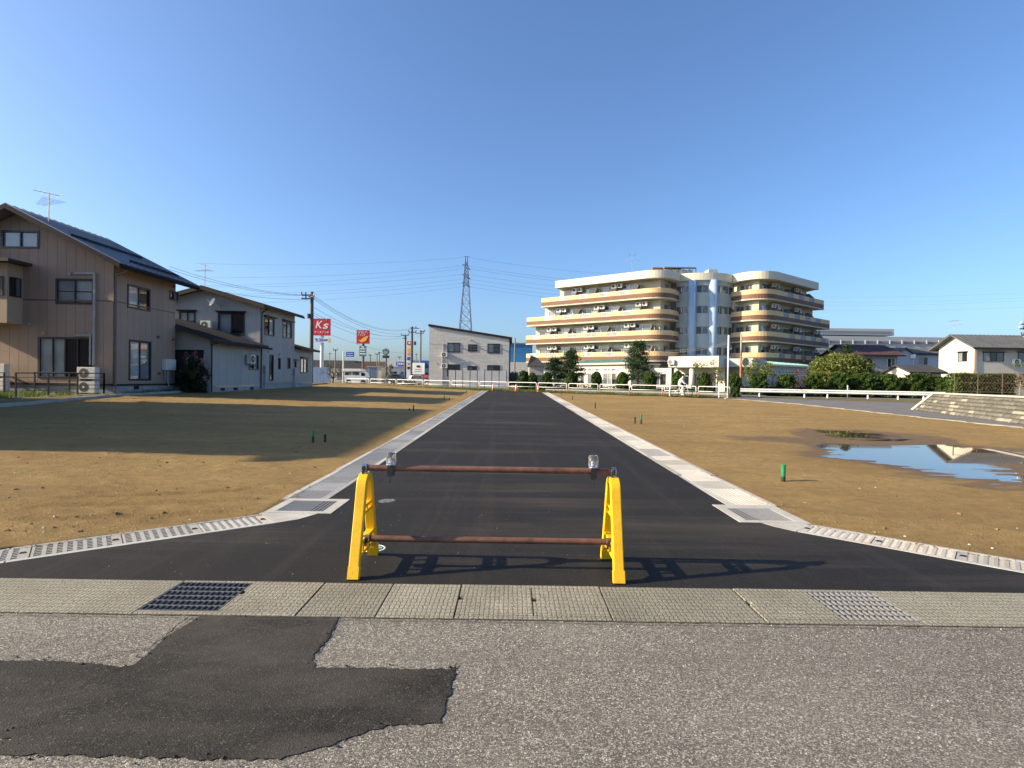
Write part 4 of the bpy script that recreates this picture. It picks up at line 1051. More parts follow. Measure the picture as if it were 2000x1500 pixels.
q = MB(); q.box(-27, GX - 0.03, GY0 + 0.02, GY1 - 0.02, 0.2, GF - 0.002); q.build('foundation', 'foundation', gh)
rz0 = 7.45 + 0.16; gex = GX + 0.55
z_ = lambda x: rz0 - 0.28 * abs(x + 21.4)
ro = roof_slab(gh, [(gex, GY0 - 0.6, z_(gex)), (gex, GY1 + 0.45, z_(gex)), (-21.4, GY1 + 0.45, rz0), (-21.4, GY0 - 0.6, rz0)], 0.14, 'roof_dark', seams=0.45)
roof_slab(gh, [(-28, GY0 - 0.6, z_(-28)), (-28, GY1 + 0.45, z_(-28)), (-21.4, GY1 + 0.45, rz0), (-21.4, GY0 - 0.6, rz0)], 0.14, 'roof_dark', seams=0.45)
q = MB()
for x0, x1 in ((-21.4, gex), (-28, -21.4)): q.prism([(x0, GY0 - 0.602, z_(x0) - 0.01), (x1, GY0 - 0.602, z_(x1) - 0.01), (x1, GY0 - 0.602, z_(x1) - 0.26), (x0, GY0 - 0.602, z_(x0) - 0.26)], (0, -0.05, 0))
q.box(gex + 0.002, gex + 0.09, GY0 - 0.6, GY1 + 0.45, z_(gex) - 0.2, z_(gex) - 0.05); q.build('fascia', 'roof_brown', ro)
q = MB(); q.tube([(gex, GY0 - 0.05, z_(gex) - 0.2), (GX + 0.1, GY0 + 0.03, z_(gex) - 0.5), (GX + 0.08, GY0 + 0.03, 0.6)], 0.04, 8); q.build('downpipe', 'trim_dark', gh)
# front annex: its own low roof falling towards the lot
AY0, AX0, azl = 31.3, -22.0, 3.55
Fa = Face((AX0, AY0, 0), (1, 0, 0)); Fas = Face((GX, AY0, 0), (0, 1, 0)); AL = GY0 - AY0
az = lambda x: azl - 0.12 + 0.30 * (GX + 0.55 - x)
hcp = [(GX - AX0 - 2.6, 0.86, GX - AX0 - 0.35, 2.95)]                 # open carport in the annex front, its inner shade painted on a panel
wall(gh, Fa, GX - AX0, 0.85, [(0, az(AX0)), (GX - AX0, az(GX))], hcp, 'grey_siding', (0.91, 'grey_siding'), name='annex_wall')
q = MB(); q.poly([Fa.P(hcp[0][0], hcp[0][1], -0.11), Fa.P(hcp[0][2], hcp[0][1], -0.11), Fa.P(hcp[0][2], hcp[0][3], -0.11), Fa.P(hcp[0][0], hcp[0][3], -0.11)]); q.build('carport_shade', 'trim_dark', gh)  # dark back panel stands in for the shade inside the carport
ha = [Fas.rect(486, 692, 504, 722)]
wall(gh, Fas, AL - 0.002, 0.85, [(0, az(GX)), (AL, az(GX))], ha, 'grey_siding', (0.91, 'grey_siding'), name='annex_wall')
window(gh, Fas, ha[0], ['glass_dark', 'glass_lace'])
q = MB(); q.box(AX0, GX - 0.03, AY0 + 0.02, GY0, 0.2, 0.848); q.build('foundation', 'foundation', gh)
aro = roof_slab(gh, [(GX + 0.6, AY0 - 0.6, az(GX + 0.6) + 0.14), (GX + 0.6, GY0 - 0.01, az(GX + 0.6) + 0.14), (AX0 - 0.5, GY0 - 0.01, az(AX0 - 0.5) + 0.14), (AX0 - 0.5, AY0 - 0.6, az(AX0 - 0.5) + 0.14)], 0.12, 'roof_dark', 'annex_roof', seams=0.45)
q = MB(); q.box(GX + 0.602, GX + 0.70, AY0 - 0.6, GY0 + 0.4, az(GX + 0.6) - 0.10, az(GX + 0.6) + 0.04); q.build('rain_gutter', 'trim_dark', aro)
q = MB(); q.tube([(GX + 0.6, AY0 - 0.05, az(GX + 0.6) - 0.05), (GX + 0.08, AY0 + 0.05, az(GX) - 0.3), (GX + 0.08, AY0 + 0.05, 0.5)], 0.04, 8); q.build('downpipe', 'trim_dark', gh)
# rear annex
RY1 = 47.4; ram = MB(); az2 = lambda x: 3.75 + 0.25 * (GX + 0.5 - x)
Fr = Face((GX - 0.02, GY1 + 0.002, 0), (0, 1, 0)); hr = [Fr.rect(587, 700, 600, 728), Fr.rect(574, 705, 578, 718)]
wall(gh, Fr, RY1 - GY1, 0.95, [(0, az2(GX) - 0.13), (RY1 - GY1, az2(GX) - 0.13)], hr, 'grey_siding', (0.91, 'grey_siding'), name='annex_wall')
window(gh, Fr, hr[0], ['glass_lace', 'glass_curtain'], hood=True); window(gh, Fr, hr[1], ['glass_dark'], fw=0.03, hood=True)
q = MB(); q.poly([(GX - 0.02, RY1, 0.3), (-22, RY1, 0.3), (-22, RY1, az2(-22) - 0.13), (GX - 0.02, RY1, az2(GX) - 0.13)]); q.build('annex_wall', 'grey_siding', gh)
q = MB(); q.box(-22, GX - 0.05, GY1, RY1 - 0.02, 0.25, 0.948); q.build('foundation', 'foundation', gh)
roof_slab(gh, [(GX + 0.5, GY1 + 0.01, az2(GX + 0.5)), (GX + 0.5, RY1 + 0.5, az2(GX + 0.5)), (-22, RY1 + 0.5, az2(-22)), (-22, GY1 + 0.01, az2(-22))], 0.13, 'roof_brown', 'annex_roof', seams=0.45)
# fittings
a, z = Fg.px(397, 643); ac_unit(gh, Fg, a, z, 0.05, 0.70, 0.56, 0.30)
a, z = Fas.px(478, 710); ac_unit(gh, Fas, a, z, 0.10, 0.55, 0.60, 0.34)
dsh = Fg.P(*Fg.px(421, 591), 0.45); q = MB(); dn = Vector((-0.55, -0.75, 0.45)).normalized(); e1 = dn.orthogonal().normalized(); e2 = dn.cross(e1)
rings = [(0.02, -0.10), (0.20, -0.06), (0.30, 0.0)]; vv = []
for r, t in rings: vv += [dsh + dn * t + (e1 * math.cos(k * math.pi / 8) + e2 * math.sin(k * math.pi / 8)) * r for k in range(16)]
q.add(vv, [(i * 16 + k, i * 16 + (k + 1) % 16, (i + 1) * 16 + (k + 1) % 16, (i + 1) * 16 + k) for i in range(2) for k in range(16)])
q.tube([dsh - dn * 0.1, Fg.P(*Fg.px(428, 600), 0.015), Fg.P(*Fg.px(429, 606), 0.02)], 0.02, 6); q.tube([dsh - Z * 0.2, dsh + dn * 0.35 - Z * 0.05], 0.015, 6); q.build('satellite_dish', 'white_paint', gh)
for px, py in ((515, 720), (573, 725)):
    F_ = Fgs; a, z = F_.px(px, py); q = MB(); q.obox(F_.O, F_.u, Z, F_.n, (a - 0.16, a + 0.22), (z - 0.28, z + 0.22), (0.015, 0.22)); mo = q.build('meter_box', 'pvc_grey', gh, bevel=0.01)
    q = MB(); q.tube([F_.P(a, z - 0.28, 0.1), F_.P(a, 0.4, 0.1)], 0.05, 6); q.build('meter_pipe', 'pvc_grey', mo)
for px, py in ((523, 687), (545, 692)):
    a, z = Fgs.px(px, py); c = Fgs.P(a, z, 0.015); MB().tube([c, c + Fgs.n * 0.10], [0.06, 0.08], 10).build('vent_cap', 'pvc_grey', gh)
for px in (436, 461, 493):
    a, z = Fas.px(px, 753); q = MB(); q.obox(Fas.O, Fas.u, Z, Fas.n, (a - 0.25, a + 0.25), (0.55, 0.72), (-0.03, -0.02)); q.build('foundation_vent', 'trim_dark', gh)
antenna(at(400, 562, GY0 + 1.0), 1.7, 'tv antenna on the dark roof of the grey house', s=0.7, ang=2.9)

# ------------------------------------------------------------------ the neighbour's house whose long shadow lies on the lot (left of the view)
nb = T('neighbour_house', 'brown house beyond the shaded lot casting the long shadow', 'house', (-25.4, 14.6, 0.35))
q = MB(); q.box(-29.9, -21.0, 8.0, 20.0, 0.1, 7.5); q.prism([(-29.9, 8.0, 7.5), (-21.0, 8.0, 7.5), (-25.45, 8.0, 9.95)], (0, 12.0, 0)); q.build('wall', 'brown_siding', nb)
for s_ in (-1, 1): roof_slab(nb, [(-25.45 + s_ * 5.1, 7.2, 7.35), (-25.45 + s_ * 5.1, 20.5, 7.35), (-25.45, 20.5, 10.2), (-25.45, 7.2, 10.2)], 0.15, 'roof_slate', seams=0.45)
Fn = Face((-21.0, 8.0, 0), (0, 1, 0))
for a in (1.5, 5.0, 8.3):
    for z in (1.2, 4.6): flush_window(nb, Fn, (a, z, a + 1.65, z + 1.3), ['glass_curtain', 'glass_dark'])
# ------------------------------------------------------------------ the five storey residence with rounded wings
M('apt_cream', (0.55, 0.50, 0.38), 0.75, 0.06, 0.6, dirt=(0.5, 0.46, 0.36))
M('apt_wall', (0.46, 0.44, 0.34), 0.8, 0.06, 0.8)
M('apt_parapet', (0.60, 0.575, 0.46), 0.7, 0.05, 0.4, dirt=(0.6, 0.58, 0.48))
M('apt_yellow', (0.64, 0.46, 0.25), 0.6, 0.05, 0.8)
M('apt_brown', (0.185, 0.10, 0.065), 0.65, 0.08, 0.8)
M('apt_blue', (0.33, 0.44, 0.56), 0.6, 0.04, 1.0)
M('apt_pale', (0.37, 0.42, 0.41), 0.75, 0.05, 0.7, dirt=(0.44, 0.46, 0.42))
M('apt_white', (0.58, 0.56, 0.48), 0.6, 0.05, 1.0)
M('apt_rail', (0.60, 0.59, 0.55), 0.45, 0.05, 1.0)
M('apt_grey', (0.22, 0.215, 0.21), 0.5, 0.1, 1.0)
M('apt_green', (0.13, 0.30, 0.26), 0.5, 0.1, 1.0)
M('apt_partition', (0.25, 0.22, 0.19), 0.7, 0.12, 1.0)
M('red_band', (0.32, 0.14, 0.11), 0.7, 0.1)
G0 = 0.5
apt = T('residence_building', 'five storey cream and yellow residence with rounded balcony wings and blue columns', 'building', (28.5, 82, G0))
def fillet(pts, rad, n=12):
    out = [Vector(pts[0])]
    for i in range(1, len(pts) - 1):
        p, a, b = Vector(pts[i]), Vector(pts[i - 1]), Vector(pts[i + 1]); u, v = (a - p).normalized(), (b - p).normalized()
        th = math.acos(max(-1, min(1, u.dot(v)))); t = rad / math.tan(th / 2); c = p + (u + v).normalized() * (rad / math.sin(th / 2))
        s, e = p + u * t - c, p + v * t - c; a0, a1 = math.atan2(s.y, s.x), math.atan2(e.y, e.x); d = (a1 - a0 + math.pi) % (2 * math.pi) - math.pi
        out += [c + Vector((math.cos(a0 + d * k / n), math.sin(a0 + d * k / n))) * rad for k in range(n + 1)]
    return out + [Vector(pts[-1])]
def inset(path, d):                              # shift a path to its left by d (into the building when walking left to right)
    o = []
    for i, p in enumerate(path):
        a = path[max(i - 1, 0)]; b = path[min(i + 1, len(path) - 1)]; t = (b - a).normalized(); o.append(p + Vector((-t.y, t.x)) * d)
    return o
def band(path, z0, z1, th, mat, name, parent, out=0.0):   # wall strip along a path
    A = inset(path, -out); B = inset(path, th); n = len(path); mb = MB()
    v = [(p.x, p.y, z) for z in (z0, z1) for p in A] + [(p.x, p.y, z) for z in (z0, z1) for p in B]
    f = []
    for i in range(n - 1):
        f += [(i, i + 1, n + i + 1, n + i), (2 * n + i + 1, 2 * n + i, 3 * n + i, 3 * n + i + 1), (n + i, n + i + 1, 3 * n + i + 1, 3 * n + i), (i + 1, i, 2 * n + i, 2 * n + i + 1)]
    f += [(0, n, 3 * n, 2 * n), (n - 1, 2 * n + n - 1, 3 * n + n - 1, n + n - 1)]
    mb.add(v, f); return mb.build(name, mat, parent)
def plate(path, back, z0, z1, mat, name, parent):         # floor plate between a path and a back line
    P = [(p.x, p.y, z0) for p in path] + [(p[0], p[1], z0) for p in back]
    bm = bmesh.new(); vs = [bm.verts.new(Vector(p) - Vector(root_loc(parent))) for p in P]; f = bm.faces.new(vs)
    r = bmesh.ops.extrude_face_region(bm, geom=[f]); bmesh.ops.translate(bm, verts=[v for v in r['geom'] if isinstance(v, bmesh.types.BMVert)], vec=(0, 0, z1 - z0))
    bmesh.ops.recalc_face_normals(bm, faces=bm.faces); bmesh.ops.triangulate(bm, faces=[q for q in bm.faces if len(q.verts) > 4])
    m = bpy.data.meshes.new(name); bm.to_mesh(m); bm.free(); m.materials.append(MATS[mat])
    o = bpy.data.objects.new(name, m); COL.objects.link(o); o.parent = parent; return o
def cum(path):
    L = [0.0]
    for i in range(1, len(path)): L.append(L[-1] + (path[i] - path[i - 1]).length)
    return L
def sub(path, s0, s1):                           # piece of a path between two lengths
    L = cum(path); out = []
    def pt(s):
        for i in range(1, len(L)):
            if s <= L[i] + 1e-9: t = (s - L[i - 1]) / (L[i] - L[i - 1]); return path[i - 1].lerp(path[i], t)
        return path[-1]
    out.append(pt(s0)); out += [path[i] for i in range(len(L)) if s0 + 0.02 < L[i] < s1 - 0.02]; out.append(pt(s1)); return out
ZS = {2: 4.35, 3: 7.37, 4: 10.38, 5: 13.40}; ZR = 16.30
NOSE_L, NOSE_R = (21.6, 75.6), (34.9, 75.0)
JL, JR = (24.6, 79.8), (32.3, 79.8)             # where the wings meet the central bay
UL = (Vector((2.6, 90.2)) - Vector(NOSE_L)).normalized(); UR = (Vector((50.6, 87.0)) - Vector(NOSE_R)).normalized()
def px_len(nose, u, px):                         # length along the wing at which photo column px is reached
    k = (px - 1000) / FPX; n_ = Vector(nose); return (n_.x - k * n_.y) / (k * u.y - u.x)
LEN_L = {2: px_len(NOSE_L, UL, 1027), 3: px_len(NOSE_L, UL, 1026), 4: px_len(NOSE_L, UL, 1027), 5: px_len(NOSE_L, UL, 1055), 6: px_len(NOSE_L, UL, 1083)}
LEN_R = {2: px_len(NOSE_R, UR, 1616), 3: px_len(NOSE_R, UR, 1617), 4: px_len(NOSE_R, UR, 1618), 5: px_len(NOSE_R, UR, 1606), 6: px_len(NOSE_R, UR, 1592)}
print('wing lengths', LEN_L, LEN_R)
def wing_path(side, fl, extra=0.0):
    if side < 0: a = Vector(NOSE_L) + UL * LEN_L[fl]; return fillet([a, NOSE_L, JL], 3.0)
    a = Vector(NOSE_R) + UR * LEN_R[fl]; return fillet([JR, NOSE_R, a], 3.0)
def wing_len(side, path): return cum(path)[-1]
GLZ = ['glass_dark', 'glass_dark', 'glass_mid', 'glass_mid', 'glass_lace', 'glass_curtain']
acm = MB(); acm.box(-0.40, 0.40, -0.15, 0.15, 0, 0.6); ACM = acm.mesh('outdoor_unit', 'ac_white')
fm_ = MB(); fm_.disc((-0.08, -0.156, 0.3), (1, 0, 0), (0, 0, 1), 0.235, 16); FANM = fm_.mesh('fan_grille', 'ac_fan')
rl_ = MB()
rl_.box(-0.84, 0.84, -0.03, 0.03, 0.60, 0.68); rl_.box(-0.84, 0.84, -0.025, 0.025, 0.0, 0.06)
for k in range(13): x = -0.81 + k * 0.135; rl_.box(x - 0.03, x + 0.03, -0.018, 0.018, 0.06, 0.60)
RAILM = rl_.mesh('balcony_rail', 'apt_rail')
gp_ = MB(); gp_.box(-0.84, 0.84, -0.02, 0.02, 0.0, 0.68); GPM = gp_.mesh('balcony_panel', 'apt_grey')
pt_ = MB(); pt_.prism([(0, 0, 0), (0, 1.35, 0), (0, 1.35, 2.05), (0, 0.75, 2.05), (0, 0.05, 1.35)], (0.05, 0, 0)); PTM = pt_.mesh('partition', 'apt_partition')
def local(parent, name, mesh, p, t, z):          # put a shared mesh at plan point p, x axis along t
    o = bpy.data.objects.new(name, mesh); COL.objects.link(o); o.parent = parent
    rl = root_loc(parent); o.location = (p.x - rl[0], p.y - rl[1], z - rl[2]); o.rotation_euler = (0, 0, math.atan2(t.y, t.x)); return o
def level(side, fl):
    z0 = ZS[fl]; z1 = ZS.get(fl + 1, ZR); P = wing_path(side, fl); Lt = wing_len(side, P)
    lip = band(P, z0, z0 + 0.17, 0.3, 'apt_cream', 'slab_edge', apt, 0.06)
    band(P, z0 + 0.171, z0 + 0.83, 0.25, 'apt_brown', 'brown_band', apt)
    back = (P[0], P[-1])
    bk = [Vector((JR[0], 84)) if side > 0 else Vector((JL[0], 84))]
    # floor plate: between balcony edge and the wall line
    Wp = inset(P, 1.55)
    plate(P, [(p.x, p.y) for p in Wp[::-1]], z0 + 0.02, z0 + 0.30, 'apt_cream', 'balcony_floor', apt)
    # straight part: alternating yellow and railing panels; nose: plain yellow
    straight = LEN_L[fl] if side < 0 else LEN_R[fl]; nose_cut = straight - 3.4
    zy0, zy1 = z0 + 0.832, z0 + 1.50
    def S(s0, s1): return sub(P, s0, s1) if side < 0 else sub(P, Lt - s1, Lt - s0)
    s = 0.0; first = 3.4 if fl in (4, 5) else (1.2 if fl == 3 else 0.6)
    band(S(0.0, first), zy0, zy1, 0.12, 'apt_yellow', 'yellow_panel', apt); s = first
    k = 0
    while s + 3.46 < nose_cut + 0.6:
        q = S(s + 0.02, s + 1.70); m = q[0].lerp(q[-1], 0.5); t = (q[-1] - q[0])
        local(apt, 'balcony_rail' if side < 0 else 'balcony_panel', RAILM if side < 0 else GPM, m + Vector((-t.y, t.x)).normalized() * 0.05, t, zy0)
        band(S(s + 1.73, s + 3.46), zy0, zy1, 0.12, 'apt_yellow', 'yellow_panel', apt); s += 3.46; k += 1
    if fl > 1:
        band(S(s + 0.01, Lt), zy0, zy1, 0.12, 'apt_yellow', 'yellow_panel', apt)
    # wall behind, with windows, partitions and outdoor units
    t = (UL * -1 if side < 0 else UR); nrm = Vector((t.y, -t.x))
    Wl = wing_len(side, Wp)
    endin = 0.9 if fl in (2, 3) else (2.6 if fl == 4 else 2.6)
    sl = straight - 3.0 + 0.75
    a0 = (Vector(NOSE_L) + UL * (straight - endin) if side < 0 else Vector(NOSE_R)) - nrm * 1.55
    if side < 0: F = Face((a0.x, a0.y, 0), (t.x, t.y, 0)); wl = straight - endin - 1.6
    else: F = Face((a0.x, a0.y, 0), (t.x, t.y, 0)); wl = straight - endin
    b0 = 0.0 if side < 0 else 1.6
    holes = []; acs = []; parts = []; x = b0 + 0.5; k = 0; zf = z0 + 0.3
    while x + 2.9 < wl:
        holes.append((x + 0.25, zf + 0.15, x + 2.75, zf + 2.20)); parts.append(x + 3.2)
        if k % 2 == (0 if fl % 2 else 0): acs += [x + 2.65, x + 3.62]
        x += 3.46; k += 1
    wall(apt, F, wl, z0 + 0.30, [(b0, z1 + 0.02), (wl, z1 + 0.02)], holes, 'apt_wall', x0=b0)
    for h in holes: window(apt, F, h, [random.choice(GLZ), random.choice(GLZ)], 'frame_silver', fw=0.05)
    for a in parts:
        if a < wl + 0.4:
            o = local(apt, 'partition', PTM, Vector(F.P(a, 0, 1.45)[:2]), Vector(F.u[:2]), zf)
    for a in acs:
        if a + 0.4 < wl: o = local(apt, 'outdoor_unit', ACM, Vector(F.P(a, 0, 0.55)[:2]), Vector(F.u[:2]), zf + 1.85); place('fan_grille', FANM, o)
    # rounded nose wall and return to the central bay
    Wn = sub(Wp, wing_len(-1, Wp) - 9.2, wing_len(-1, Wp)) if side < 0 else sub(Wp, 0, 9.2)
    # end wall
    e0 = F.P(0 if side < 0 else wl, 0); bkv = F.n * -7.0
    q = MB(); q.poly([e0 + Z * (z0 + .3 - e0.z), e0 + bkv + Z * (z0 + .3 - e0.z), e0 + bkv + Z * (z1 - e0.z), e0 + Z * (z1 - e0.z)]); 
    if side > 0: q.f = [f[::-1] for f in q.f]
    q.build('end_wall', 'apt_wall', apt)
    # nose wall: three flat faces with windows
    p0 = Vector(F.P(wl if side < 0 else b0, 0)[:2]); p3 = Vector(JL) + Vector((-0.9, 1.2)) if side < 0 else Vector(JR) + Vector((0.9, 1.2))
    r_ = inset(P, 1.5); 
    nose = Vector(NOSE_L) + Vector((0.15, 2.6)) if side < 0 else Vector(NOSE_R) + Vector((-0.15, 2.6))
    pts = [p0, nose, p3] if side < 0 else [p3, nose, p0]
    pts = [pts[0]] + fillet(pts, 0.8, 3)[1:-1] + [pts[-1]]
    for a, b in zip(pts[:-1], pts[1:]):
        L = (b - a).length
        if L < 0.05: continue
        F2 = Face((a.x, a.y, 0), (b.x - a.x, b.y - a.y, 0)); hh = []
        if L > 2.4: hh = [(0.5, zf + 0.75, min(1.9, L - 0.3), zf + 2.1)] + ([(2.3, zf + 0.75, min(4.4, L - 0.2), zf + 2.1)] if L > 3.4 else [])
        wall(apt, F2, L, z0 + 0.30, [(0, z1 + 0.02), (L, z1 + 0.02)], hh, 'apt_wall', name='nose_wall')
        for h in hh: window(apt, F2, h, ['glass_dark' if side < 0 else 'glass_mid', 'glass_mid'], 'frame_silver', fw=0.05)
for side in (-1, 1):
    for fl in (2, 3, 4, 5): level(side, fl)
# roof slab with tall parapet over both wings and the bay
bayc = Vector((28.45, 84.3)); RB = 5.95
def arc(r, a0, a1, n=18): return [bayc + Vector((math.cos(a0 + (a1 - a0) * k / n), math.sin(a0 + (a1 - a0) * k / n))) * r for k in range(n + 1)]
aL = math.atan2(JL[1] - bayc.y, JL[0] - bayc.x); aR = math.atan2(JR[1] - bayc.y, JR[0] - bayc.x)
PL, PR = wing_path(-1, 6), wing_path(1, 6)
for nm, P in (('left', PL), ('right', PR)): band(P, ZR, ZR + 1.12, 0.3, 'apt_parapet', 'roof_parapet', apt, 0.25)
band(arc(RB + 0.35, aL, aR), ZR + 0.05, ZR + 1.10, 0.3, 'apt_parapet', 'roof_parapet', apt)
for P in (PL, PR):
    W2 = inset(P, 8.0) if False else None
    bkp = [(30.0, 88.0), (12.0, 97.0)] if P is PL else [(46.5, 94.0), (29.0, 88.0)]
    plate(inset(P, 0.31), bkp, ZR + 0.02, ZR + 0.24, 'apt_cream', 'roof_slab', apt)
# central curved bay
for fl in (1, 2, 3, 4, 5):
    z0 = ZS.get(fl, G0 + 0.1); z1 = ZS.get(fl + 1, ZR + 0.06)
    A = arc(RB, aL - 0.08, aR + 0.08, 24)
    sp = z0 + (1.15 if fl > 1 else 2.6)
    band(A, z0, sp, 0.3, 'apt_pale', 'bay_spandrel', apt)
    if fl == 1: continue
    band(A, sp + 1.12, z1 - 0.002, 0.3, 'apt_pale', 'bay_spandrel', apt)
    Ai = arc(RB - 0.12, aL - 0.08, aR + 0.08, 24)
    for j, (f0, f1) in enumerate(((0.0, 0.10), (0.10, 0.26), (0.30, 0.40), (0.405, 0.50), (0.505, 0.60), (0.605, 0.69), (0.74, 0.88), (0.885, 1.0))):
        L = cum(Ai)[-1]; w_ = band(sub(Ai, L * f0 + 0.05, L * f1 - 0.05), sp + 0.06, sp + 1.06, 0.05, 'glass_dark' if j % 3 else 'glass_mid', 'window', apt)
        band(sub(Ai, L * f0, L * f1), sp, sp + 0.06, 0.12, 'frame_silver', 'window_frame', w_, 0.03); band(sub(Ai, L * f0, L * f1), sp + 1.06, sp + 1.12, 0.12, 'frame_silver', 'window_frame', w_, 0.03)
        for f in (f0, f1):
            q = sub(Ai, max(0, L * f - 0.06), min(L, L * f + 0.06)); band(q, sp + 0.06, sp + 1.06, 0.1, 'apt_pale', 'window_mullion', w_, 0.04)
for px, in ((1349,), (1391,)):
    k = (px - 1000) / FPX; 
    best = min(arc(RB + 0.1, aL, aR, 200), key=lambda p: abs(p.x / p.y - k))
    d = (best - bayc).normalized(); c = bayc + d * (RB + 0.05)
    MB().tube([(c.x, c.y, G0), (c.x, c.y, ZR + 0.06)], 0.62, 20).build('blue_column', 'apt_blue', apt, smooth=True)
# core block behind
q = MB(); q.box(22.5, 34.5, 82.5, 90, G0, ZR + 0.2); q.build('core_block', 'apt_wall', apt)
# rooftop
q = MB(); a, b = at(1275, 540, 84), at(1330, 540, 84); q.box(a.x, b.x, 84, 88, ZR + 0.2, at(1300, 522.5, 84).z); q.build('roof_housing', 'apt_brown', apt)
q = MB(); z = at(1330, 523, 84).z; a, b = at(1295, 540, 84).x, at(1357, 540, 84).x
q.box(a, b, 83.4, 84.2, z - 0.12, z)
for k in range(6): x = a + (b - a) * k / 5; q.box(x - 0.06, x + 0.06, 83.5, 83.62, ZR + 0.2, z - 0.121)
q.build('roof_frame', 'apt_grey', apt)
for k in range(4):
    x = a + (b - a) * (k + 0.6) / 4.4; q = MB(); q.box(x - 0.5, x + 0.5, 83.7, 84.8, ZR + 0.9, z - 0.35); q.build('roof_unit', 'ac_white', apt)
a, b = at(1384, 532, 84), at(1402, 526, 84); q = MB(); q.box(a.x, b.x, 84, 86, ZR + 0.2, b.z); q.build('roof_vent', 'apt_pale', apt)
# ground floor: long single storey wings, porch
def low_wing(pa, pb, ztop, label, side):
    F = Face((pa[0], pa[1], 0), (pb[0] - pa[0], pb[1] - pa[1], 0)); L = (Vector(pb) - Vector(pa)).length
    hh = []; x = 0.6
    while x + 2.6 < L: hh.append((x, G0 + 0.35, x + 2.4, G0 + 2.1)); hh.append((x + 0.1, G0 + 2.35, x + 2.3, G0 + 2.7)); x += 3.0
    wall(apt, F, L, G0 - 0.2, [(0, ztop), (L, ztop)], hh, 'apt_white' if side < 0 else 'apt_pale', name='ground_floor_wall')
    for i, h in enumerate(hh): window(apt, F, h, ['glass_mid', 'glass_lace', 'glass_dark'][:3], 'frame_white', fw=0.06)
    q = MB(); q.obox(F.O, F.u, Z, F.n, (-0.3, L + 0.3), (ztop, ztop + 0.22), (-6, 0.5)); q.build('eave_slab', 'apt_white', apt)
    P0, P1 = F.P(-0.3, ztop + 0.225, 0.5), F.P(L + 0.3, ztop + 0.225, 0.5)
    roof_slab(apt, [P0, P1, F.P(L + 0.3, ztop + 0.95, -4.5), F.P(-0.3, ztop + 0.95, -4.5)], 0.06, 'apt_green', 'green_roof', seams=0.8)
    for a in (0, L):
        e = F.P(a, G0); q = MB(); q.poly([F.P(a, G0 - .2), F.P(a, ztop), F.P(a, ztop, -6), F.P(a, G0 - .2, -6)]); q.build('ground_floor_wall', 'apt_white', apt)
pL0, pL1 = at(1113, 740, 80.5), at(1232, 740, 71.5)
low_wing((pL0.x, pL0.y), (pL1.x, pL1.y), 3.75, '', -1)
pR0, pR1 = at(1500, 740, 70.0), at(1582, 740, 75.5)
low_wing((pR0.x, pR0.y), (pR1.x, pR1.y), 3.75, '', 1)
# main ground floor wall under the wings
for side in (-1, 1):
    P = inset(wing_path(side, 2), 2.2); band(P, G0 - 0.3, ZS[2] + 0.2, 0.3, 'apt_pale', 'ground_floor_wall', apt)
# porch, turned towards the left wing so that its front catches the sun
pa, pb = at(1305, 740, 70.0), at(1403, 740, 66.0); Fp = Face((pa.x, pa.y, 0), (pb.x - pa.x, pb.y - pa.y, 0)); Lp = (Vector(pb[:2]) - Vector(pa[:2])).length
zt = at(1403, 695, 66.0).z; zb_ = at(1403, 717, 66.0).z
q = MB(); q.obox(Fp.O, Fp.u, Fp.n, Z, (0, Lp), (-8.5, 0), (zb_, zt)); po = q.build('porch_roof', 'apt_white', apt)
for a_, rr in ((0.9, 0.34), (2.9, 0.34), (Lp - 0.35, 0.13)):
    c = Fp.P(a_, G0, -0.6); MB().tube([(c.x, c.y, G0 - 0.2), (c.x, c.y, zb_)], rr, 16).build('porch_column', 'apt_white', apt, smooth=True)
Fq = Face(Fp.P(0, 0, -2.6), Fp.u); hp = [(0.5 + k * 1.55, G0 + 0.1, 1.85 + k * 1.55, G0 + 2.15) for k in range(int((Lp - 0.8) / 1.55))]
wall(apt, Fq, Lp, G0 - 0.2, [(0, zb_), (Lp, zb_)], hp, 'apt_white', name='porch_wall')
for h in hp: window(apt, Fq, h, ['glass_dark', 'glass_mid'], 'frame_white', fw=0.07, bars=(0.82,))
q = MB(); q.obox(Fp.O, Fp.u, Fp.n, Z, (Lp + 0.002, Lp + 3.4), (-9, -2.2), (zb_ + 0.1, zt - 0.25)); q.build('side_canopy', 'apt_pale', apt)
q = MB(); q.obox(Fp.O, Fp.u, Fp.n, Z, (Lp - 3.0, Lp + 2.9), (-9.2, -4.6), (G0 - 0.2, zb_ + 0.098)); q.build('ground_floor_wall', 'apt_pale', apt)
Fr2 = Face(Fp.P(-2.7, 0, -0.9), Fp.u); hq = [(0.25, G0 + 0.5, 2.1, G0 + 2.1)]
wall(apt, Fr2, 2.75, G0 - 0.2, [(0, 3.3), (2.75, 3.3)], hq, 'apt_white', name='porch_wall'); window(apt, Fr2, hq[0], ['glass_mid', 'glass_dark'], 'frame_white')
ac_unit(apt, Fp, 0.05, at(1312, 712, 69.8).z, 0.05, 0.85, 0.62, 0.32)
antenna(at(1234, 540, 86), 3.6, 'tv antenna on the residence roof', s=1.3, ang=0.15)
